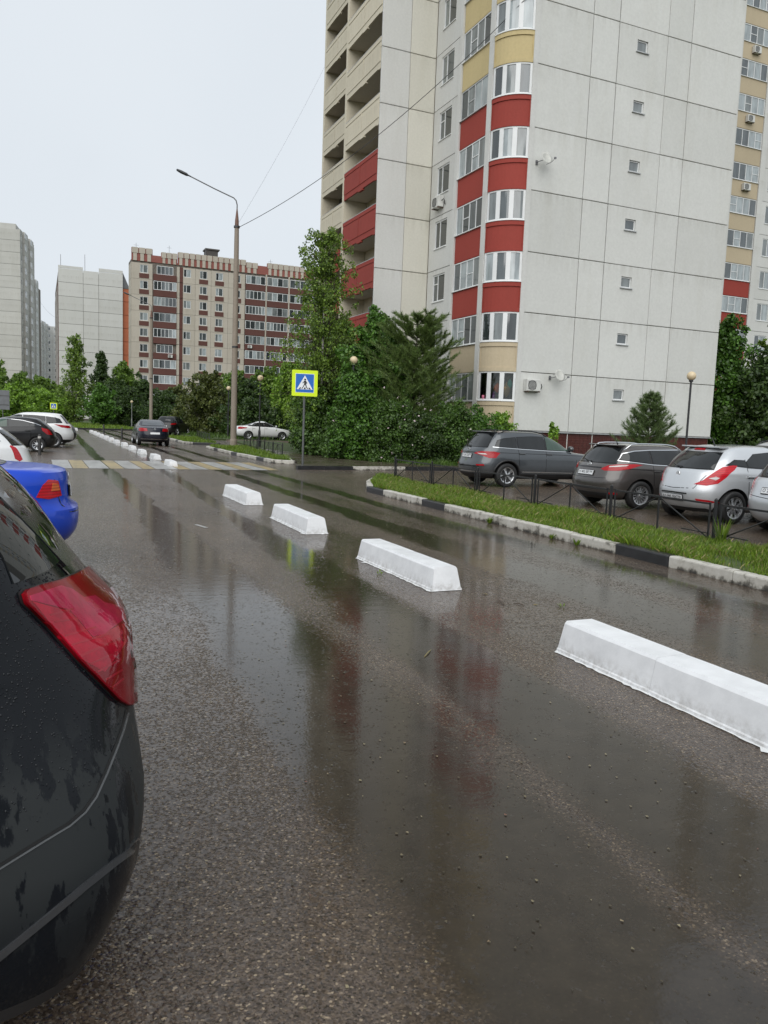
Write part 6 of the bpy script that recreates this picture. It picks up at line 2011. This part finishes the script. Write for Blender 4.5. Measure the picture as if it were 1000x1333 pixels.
c.patch('plate_recess', [(-.36, .37), (.36, .37), (.42, .43), (.34, .53), (-.34, .53), (-.42, .43)], P_SILVER, 'rear', 1, .003, .1)
c.strip('plate_garnish', [(-.33, .535), (0, .54), (.33, .535)], .022, C_TRIM, 'rear', eps=.012)
c.patch('lower_bumper', [(-.62, .225), (.62, .225), (.56, .275), (-.56, .275)], C_PLAS, 'rear', 1, .005, .12)
c.root.scale = (1.04, 1.03, 1.08); c.plate(.445, 'М 095 ВК', '750'); c.badge(.885, 'round'); c.wiper(1.02, .48); c.antenna(-1.05, .16); c.spoiler(1.385, .5)
c.patch('brake_light', [(-.13, 1.335), (.13, 1.335), (.13, 1.36), (-.13, 1.36)], C_RED, 'rear', 1, .016, .1)

c = Car('parked_car', 'silver car cut off by the right edge of the picture, nearest in the parked row', 'car', 'wagon', (14.15, 9.98, 0.0), HD_R, P_SILVER, 'cars parked beside the tower')
c.glazing(); c.seams(); c.mirrors(.78, 1.0); c.wheels(7); c.headlamps(.58, .80)
for sd in (1, -1):
    c.wrap('taillight', [(.66, .82), (.70, 1.02), (.88, 1.10), (1.0, 1.06), (.98, .78), (.76, .76)], C_RED, sd)
    c.wrap('taillight_lens', [(.72, .86), (.73, .94), (.94, .96), (.95, .86)], C_CLR, sd, .011)
    c.wrap('reflector', [(.66, .50), (.90, .49), (.90, .44), (.68, .45)], C_RED, sd)
c.strip('tailgate_gap', [(-.58, .96), (-.56, .70), (0, .66), (.56, .70), (.58, .96)], .012, C_TRIM, 'rear')
c.plate(.80, 'О 218 ТТ', '190'); c.badge(.985); c.wiper(1.05); c.spoiler(1.425, .52)

c = Car('parked_car', 'pale silver estate with dark roof rails parked behind the silver hatchback, only its roof showing', 'car', 'suv', (20.6, 17.3, 0.0), HD_L, P_SILVER, 'cars parked beside the tower')
c.glazing(); c.seams(); c.mirrors(.92, 1.13); c.rails((-1.6, .15), .60); c.wheels(7); c.headlamps(.68, .92)

# ---- left-hand row
c = Car('parked_car', 'bright blue saloon whose boot and left tail light stick out behind the black car', 'car', 'sedan', (-1.90, 9.85, 0.03), HD_L, P_BLUE, 'cars parked on the left side', spec=dict(
    rear=[(.20, -2.05), (.30, -2.22), (.46, -2.30), (.60, -2.31), (.66, -2.29), (.70, -2.215), (.80, -2.20), (.98, -2.19), (1.05, -2.17), (1.085, -2.06), (1.10, -1.80), (1.125, -1.5), (1.17, -1.36), (1.28, -1.05), (1.38, -.75), (1.43, -.50), (1.455, -.3), (1.46, -.2)]))
c.glazing(); c.seams(); c.mirrors(.86, 1.02); c.wheels(7); c.headlamps(.58, .80)
for sd in (1, -1):
    c.wrap('taillight', [(.55, .80), (.60, .965), (.74, .985), (.82, .93), (.90, .80), (.76, .775)], C_REDL, sd)
    c.wrap('taillight_lens', [(.59, .86), (.61, .93), (.70, .945), (.72, .86)], C_ORG, sd, .011)
c.strip('boot_gap', [(-.62, .98), (-.56, .62), (0, .60), (.56, .62), (.62, .98)], .012, C_TRIM, 'rear')
c.plate(.83); c.badge(.985)

c = Car('parked_car', 'white saloon showing only its sloping rear and red tail light above the blue car', 'car', 'hatch', (-2.20, 19.0, 0.0), HD_L, P_WHITE, 'cars parked on the left side')
c.glazing(); c.seams(); c.mirrors(.76, 1.0); c.wheels(7); c.headlamps(.58, .82)
for sd in (1, -1):
    c.wrap('taillight', [(.60, .70), (.64, .95), (.70, 1.0), (.76, .97), (.78, .72), (.70, .66)], C_REDL, sd)
c.plate(.445); c.badge(.885)

c = Car('parked_car', 'black hatchback parked in front of the white SUV on the left', 'car', 'hatch', (-1.38, 37.3, 0.0), HD_L, P_BLACK, 'cars parked on the left side', spec=dict())
c.glazing(front=C_GLASSG); c.seams(); c.mirrors(.76, 1.0); c.wheels(9); c.headlamps(.58, .82)
for sd in (1, -1):
    c.wrap('taillight', [(.56, .72), (.66, .95), (.90, 1.02), (.98, .9), (.84, .74)], C_RED, sd)
c.plate(.445); c.badge(.885)
c.strip('window_chrome', [(-1.42, 1.11), (-1.2, 1.19), (-.95, 1.25), (-.70, 1.31), (-.15, 1.36), (.1, 1.365), (.3, 1.28), (.6, 1.15)], .016, C_CHROME, 'side', 1, .008)

c = Car('parked_car', 'white SUV with dark glass parked behind the black hatchback on the left', 'car', 'suv', (-.80, 41.9, 0.0), HD_L, P_WHITE, 'cars parked on the left side')
c.glazing(); c.seams(); c.mirrors(.92, 1.13); c.wheels(5, plain('grey_rim', (.25, .25, .26), .35, metal=.7)); c.headlamps(.68, .92)
for sd in (1, -1):
    c.wrap('taillight', [(.55, .96), (.62, 1.05), (.98, 1.09), (1.36, 1.12), (1.10, .98), (.80, .94)], C_RED, sd)
c.plate(.80); c.badge(1.03)
c = Car('parked_car', 'dark car almost hidden behind the white SUV on the left, its tail just showing', 'car', 'hatch', (-.25, 45.6, 0.0), HD_L, P_BLACK, 'cars parked on the left side')
c.glazing(); c.seams(); c.wheels(7)
for sd in (1, -1):
    c.wrap('taillight', [(.56, .72), (.66, .95), (.90, 1.02), (.98, .9), (.84, .74)], C_RED, sd)

# ---- on the street and beyond
c = Car('moving_car', 'dark navy saloon with lit-up red tail lights driving away in the right lane', 'car', 'sedan', (5.95, 48.3, 0.0), math.pi / 2, P_NAVY)
c.glazing(gl=glass('car_glass_sky', (.05, .06, .07), .03, 1.7)); c.seams(); c.mirrors(.86, 1.02); c.wheels(7); c.headlamps(.58, .80)
for sd in (1, -1):
    c.wrap('taillight', [(.40, .82), (.44, .97), (.84, 1.0), (1.08, .95), (1.10, .84), (.86, .80)], C_RED, sd)
c.plate(.70); c.badge(.93, 'round'); c.strip('bumper_strip', [(-.74, .38), (0, .375), (.74, .38)], .03, C_CHROME, 'rear', eps=.006)
c = Car('parked_car', 'white saloon parked side-on under the trees behind the concrete lamp post', 'car', 'sedan', (16.4, 61.9, 0.1), R(-4), P_WHITE)
c.glazing(); c.seams(); c.mirrors(.86, 1.02); c.wheels(7); c.headlamps(.60, .82)
for sd in (1, -1):
    c.wrap('taillight', [(.56, .80), (.60, .965), (.88, .985), (1.34, .93), (1.30, .86), (.90, .79)], C_RED, sd)
c = Car('parked_car', 'dark car with red tail light parked in the shade of the olive bush', 'car', 'suv', (10.9, 72.3, 0.0), R(62), P_BLACK)
c.glazing(); c.seams(); c.wheels(7)
for sd in (1, -1):
    c.wrap('taillight', [(.50, .96), (.62, 1.05), (.98, 1.09), (1.2, 1.08), (1.10, .96), (.80, .94)], C_RED, sd)
c.plate(.80)

# ---- nearest car: dark crossover at the left edge, its left rear corner towards the camera
def near_paint():
    t = NT('blue_black_paint_with_drying_rain')
    c = t.coord('Object')
    s = t.n('ShaderNodeSeparateXYZ'); t.l(c, s.inputs[0])
    film = t.noise(t.coord('Object', (3.2, 3.2, 1.3)), 1.9, 6, .62)
    band = t.math('MULTIPLY', t.ramp(s.outputs[2], [(0.42, 0.35), (0.58, 1.0), (0.80, 1.0), (0.96, 0.0)]), t.ramp(s.outputs[0], [(0.0, 1.0), (1.0, 1.0)]))
    drips = t.noise(t.coord('Object', (9, 9, 3.0)), 2.4, 5, .6)
    dry = t.math('MULTIPLY', t.ramp(t.math('ADD', t.math('MULTIPLY', film, .65), t.math('MULTIPLY', drips, .35)), [(0.485, 0.0), (0.51, 1.0)]), band)
    t.set(color=t.mix(dry, (0.006, 0.0075, 0.010), (0.026, 0.029, 0.030)), rough=t.mix(dry, (0.10, .10, .10), (0.50, .50, .50)), ior=1.30)
    vor = t.n('ShaderNodeTexVoronoi', feature='SMOOTH_F1'); vor.inputs['Scale'].default_value = 90; t.l(c, vor.inputs['Vector'])
    vor2 = t.n('ShaderNodeTexVoronoi', feature='F1'); vor2.inputs['Scale'].default_value = 38; t.l(c, vor2.inputs['Vector'])
    d = t.math('ADD', t.ramp(vor.outputs['Distance'], [(0.0, 1.0), (0.22, 0.0)]), t.math('MULTIPLY', t.ramp(vor2.outputs['Distance'], [(0.0, 1.0), (0.10, 0.0)]), 1.4))
    t.bump(d, t.math('MULTIPLY', t.math('SUBTRACT', 1.0, dry), .10), .004)
    return t.m
P_NEAR = near_paint()
NC = Car('parked_car', 'near black crossover at the left edge with large red tail light and rain-streaked bumper', 'car', 'crossover', (-2.02, 2.88, 0.0), HD_L, P_NEAR, 'cars parked on the left side')
c = NC
c.seams(); c.mirrors(.92, 1.2); c.wheels(7); c.headlamps(.68, .92); c.rails((-1.5, .15), .62)
# near car details drawn in the plane of its left flank (u, z at v = 2.1) and carried onto the body along the line of sight of a person standing at the street
EYE = Vector((0, 0, 1.75))
def near_patch(name, poly, mat, eps=.004, step=.05, thick=.01, parent=None, vs=2.1):
    V, F, Bd = fill(poly, step)
    inv = NC_INV
    P = []; N = []
    e = inv @ EYE
    for a, b in V:
        q = inv @ Vector((a, vs, b))
        loc, nor, ix, d = NC.bvh.ray_cast(e, (q - e).normalized())
        if loc is None:
            # past the silhouette: nearest point on the body
            dr = (q - e).normalized(); best = None
            for k in range(60):
                w = e + dr * ((q - e).length + .03 * k - .1)
                r = NC.bvh.find_nearest(w)
                if best is None or r[3] < best[3]: best = r
            loc, nor, ix, d = best
        P.append(loc); N.append(nor)
    return NC._emit(name, P, N, F, Bd, mat, eps, thick, parent)
bpy.context.view_layer.update()
NC_INV = NC.root.matrix_world.inverted()
LAMP = [(-0.045, 1.329), (-0.037, 1.339), (0.029, 1.354), (0.059, 1.364), (0.099, 1.386), (0.111, 1.382), (0.14, 1.343), (0.166, 1.297), (0.18, 1.266), (0.185, 1.22), (0.187, 1.172), (0.196, 1.129), (0.197, 1.045), (0.186, 1.038), (0.164, 1.054), (0.074, 1.163), (0.008, 1.25), (-0.04, 1.307)]
PINK = [(-0.034, 1.323), (0.032, 1.342), (0.056, 1.333), (0.083, 1.311), (0.109, 1.313), (0.13, 1.294), (0.173, 1.282), (0.177, 1.253), (0.129, 1.218), (0.102, 1.213), (0.073, 1.254), (0.051, 1.283), (-0.03, 1.312)]
ROSE = [(-0.027, 1.309), (0.051, 1.28), (0.075, 1.249), (0.103, 1.209), (0.175, 1.242), (0.18, 1.199), (0.129, 1.127), (0.074, 1.166), (0.008, 1.257)]
R0 = [(0.008, 1.275), (0.058, 1.285)]
R1 = [(0.018, 1.258), (0.068, 1.26)]
R2 = [(0.041, 1.221), (0.109, 1.235)]
R3 = [(0.055, 1.198), (0.14, 1.218)]
R4 = [(0.074, 1.17), (0.168, 1.208)]
R5 = [(0.095, 1.15), (0.163, 1.176)]
R6 = [(0.112, 1.129), (0.164, 1.155)]
R7 = [(0.129, 1.108), (0.168, 1.13)]
R8 = [(0.143, 1.088), (0.17, 1.108)]
TRIM = [(-0.215, 1.724), (-0.129, 1.583), (-0.084, 1.535), (-0.014, 1.453), (0.057, 1.369), (0.099, 1.387), (0.082, 1.409), (0.046, 1.46), (-0.005, 1.54), (-0.083, 1.625), (-0.17, 1.767)]
GLASS = [(-0.208, 1.691), (-0.129, 1.58), (-0.084, 1.549), (-0.014, 1.467), (0.049, 1.39), (0.071, 1.409), (0.033, 1.461), (-0.021, 1.531), (-0.083, 1.6), (-0.172, 1.7)]
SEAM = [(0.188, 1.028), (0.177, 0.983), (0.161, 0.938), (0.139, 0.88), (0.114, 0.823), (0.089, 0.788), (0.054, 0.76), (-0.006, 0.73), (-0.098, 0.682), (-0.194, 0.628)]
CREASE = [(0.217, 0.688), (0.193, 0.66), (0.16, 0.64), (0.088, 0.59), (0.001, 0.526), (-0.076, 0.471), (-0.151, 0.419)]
CLEAR = [(0.184, 1.262), (0.189, 1.239), (0.195, 1.19), (0.196, 1.142), (0.193, 1.148), (0.187, 1.181), (0.184, 1.226)]

C_NRED = plain('dark_red_lamp_glass', (0.46, 0.005, 0.018), .4, var=.08, ior=1.3)
C_NPINK = plain('lit_red_reflector', (0.98, 0.030, 0.13), .35, var=.22, scale=22, ior=1.3)
C_NROSE = plain('ribbed_red_reflector', (0.88, 0.012, 0.055), .35, var=.25, scale=18, ior=1.3)
C_NLINE = plain('red_reflector_rib', (0.80, 0.04, 0.07), .4, var=.1, ior=1.3)
C_SEAL = plain('black_rubber_seal', (0.006, 0.006, 0.006), .5)
def grow(poly, k):
    c = np.mean(np.array(poly), axis=0)
    return [(c[0] + (x - c[0]) * k, c[1] + (z - c[1]) * k) for x, z in poly]
def near_line(name, pts, w, mat, eps, parent=None):
    L = []; Rr = []
    P = [Vector(p) for p in pts]
    for i, p in enumerate(P):
        d = (P[min(i + 1, len(P) - 1)] - P[max(i - 1, 0)]).normalized(); n = Vector((-d.y, d.x)) * w / 2
        L.append(tuple(p + n)); Rr.append(tuple(p - n))
    return near_patch(name, L + Rr[::-1], mat, eps, .04, .004, parent, 1.95)
near_patch('lamp_seal', grow(LAMP, 1.045), C_SEAL, .003, .04, .006, None, 1.95)
lamp = near_patch('taillight', LAMP, C_NRED, .012, .03, .012, None, 1.95)
near_patch('ribbed_reflector', ROSE, C_NROSE, .0130, .02, .0008, lamp, 1.95)
near_patch('upper_reflector', PINK, C_NPINK, .0138, .02, .0008, lamp, 1.95)
for q in (R0, R1, R2, R3, R4, R5, R6, R7, R8):
    near_line('reflector_rib', q, .0045, C_NLINE, .0150, lamp)
def cover_glass():
    t = NT('red_lamp_cover')
    tr = t.n('ShaderNodeBsdfTransparent'); tr.inputs[0].default_value = (1.0, 0.90, 0.93, 1)
    gs = t.n('ShaderNodeBsdfGlossy'); gs.inputs['Roughness'].default_value = 0.03
    fr = t.n('ShaderNodeFresnel'); fr.inputs['IOR'].default_value = 1.42
    mx = t.n('ShaderNodeMixShader')
    t.l(fr.outputs[0], mx.inputs[0]); t.l(tr.outputs[0], mx.inputs[1]); t.l(gs.outputs[0], mx.inputs[2])
    t.l(mx.outputs[0], t.t.nodes['Material Output'].inputs['Surface'])
    return t.m
near_patch('lamp_cover', grow(LAMP, 1.004), cover_glass(), .021, .02, .004, lamp, 1.95)
near_patch('clear_reflector', CLEAR, C_CLR, .016, .03, .004, lamp, 1.95)
near_patch('quarter_trim', TRIM, C_TRIM, .003, .05, .006, None, 1.95)
near_patch('quarter_glass', GLASS, glass('car_glass_dusty', (0.030, 0.033, 0.034), .16, 1.45), .007, .05, .003, None, 1.95)
near_line('bumper_gap', SEAM, .007, C_SEAL, .0015)
near_line('bumper_gap_highlight', [(x + .002, z - .008) for x, z in SEAM], .004, plain('seam_highlight_edge', (0.10, 0.105, 0.11), .25), .003)  # pale line that paints the highlight along the bumper seam
near_line('moulding_highlight', CREASE, .017, plain('moulding_highlight_grey', (0.035, 0.037, 0.04), .2, coat=.6), .007)  # raised moulding line, its paler grey paints the highlight of the crease
# rest of the near car, away from the camera
for sd in (1, -1):
    for p in NC.sp['side']:
        NC.patch('side_window', p, C_GLASS, 'side', sd, .005, .12, .003)
NC.patch('rear_window', NC.sp['rwin'], C_GLASS, 'rear', 1, .005, .12, .003)
NC.patch('windscreen', NC.sp['wind'], C_GLASS, 'front', 1, .005, .12, .003)

# beads of rain standing on the flank of the near car
def rain_beads(n):
    rng = random.Random(41)
    inv = NC_INV; e = inv @ EYE
    vs = []; fs = []
    for i in range(n):
        q = inv @ Vector((rng.uniform(-.16, .2), 1.95, rng.triangular(.75, 1.7, 1.45)))
        loc, nor, ix, d = NC.bvh.ray_cast(e, (q - e).normalized())
        if loc is None or nor.dot((e - loc).normalized()) < .25: continue
        r = rng.choice((.0012, .0016, .002, .0028))
        a = nor.cross(Vector((0, 0, 1))).normalized(); b = nor.cross(a)
        o = len(vs)
        c = loc + nor * .006 if rng.random() < .5 else loc + nor * .0005
        c = loc + nor * .0005
        for k in range(6):
            t = k * math.pi / 3
            vs.append(c + (a * math.cos(t) + b * math.sin(t) * 1.25) * r)
        for k in range(6):
            t = k * math.pi / 3
            vs.append(c + (a * math.cos(t) + b * math.sin(t) * 1.25) * r * .6 + nor * r * .55)
        vs.append(c + nor * r * .7)
        for k in range(6):
            fs.append((o + k, o + (k + 1) % 6, o + 6 + (k + 1) % 6, o + 6 + k)); fs.append((o + 6 + k, o + 6 + (k + 1) % 6, o + 12))
    me = new_mesh('rain_beads', vs, fs, plain('rain_water', (0.012, 0.014, 0.017), .03, ior=1.33), True)
    fix_normals(me)
    tag(link('rain_beads', me, NC.root), kind='stuff')
rain_beads(2600)
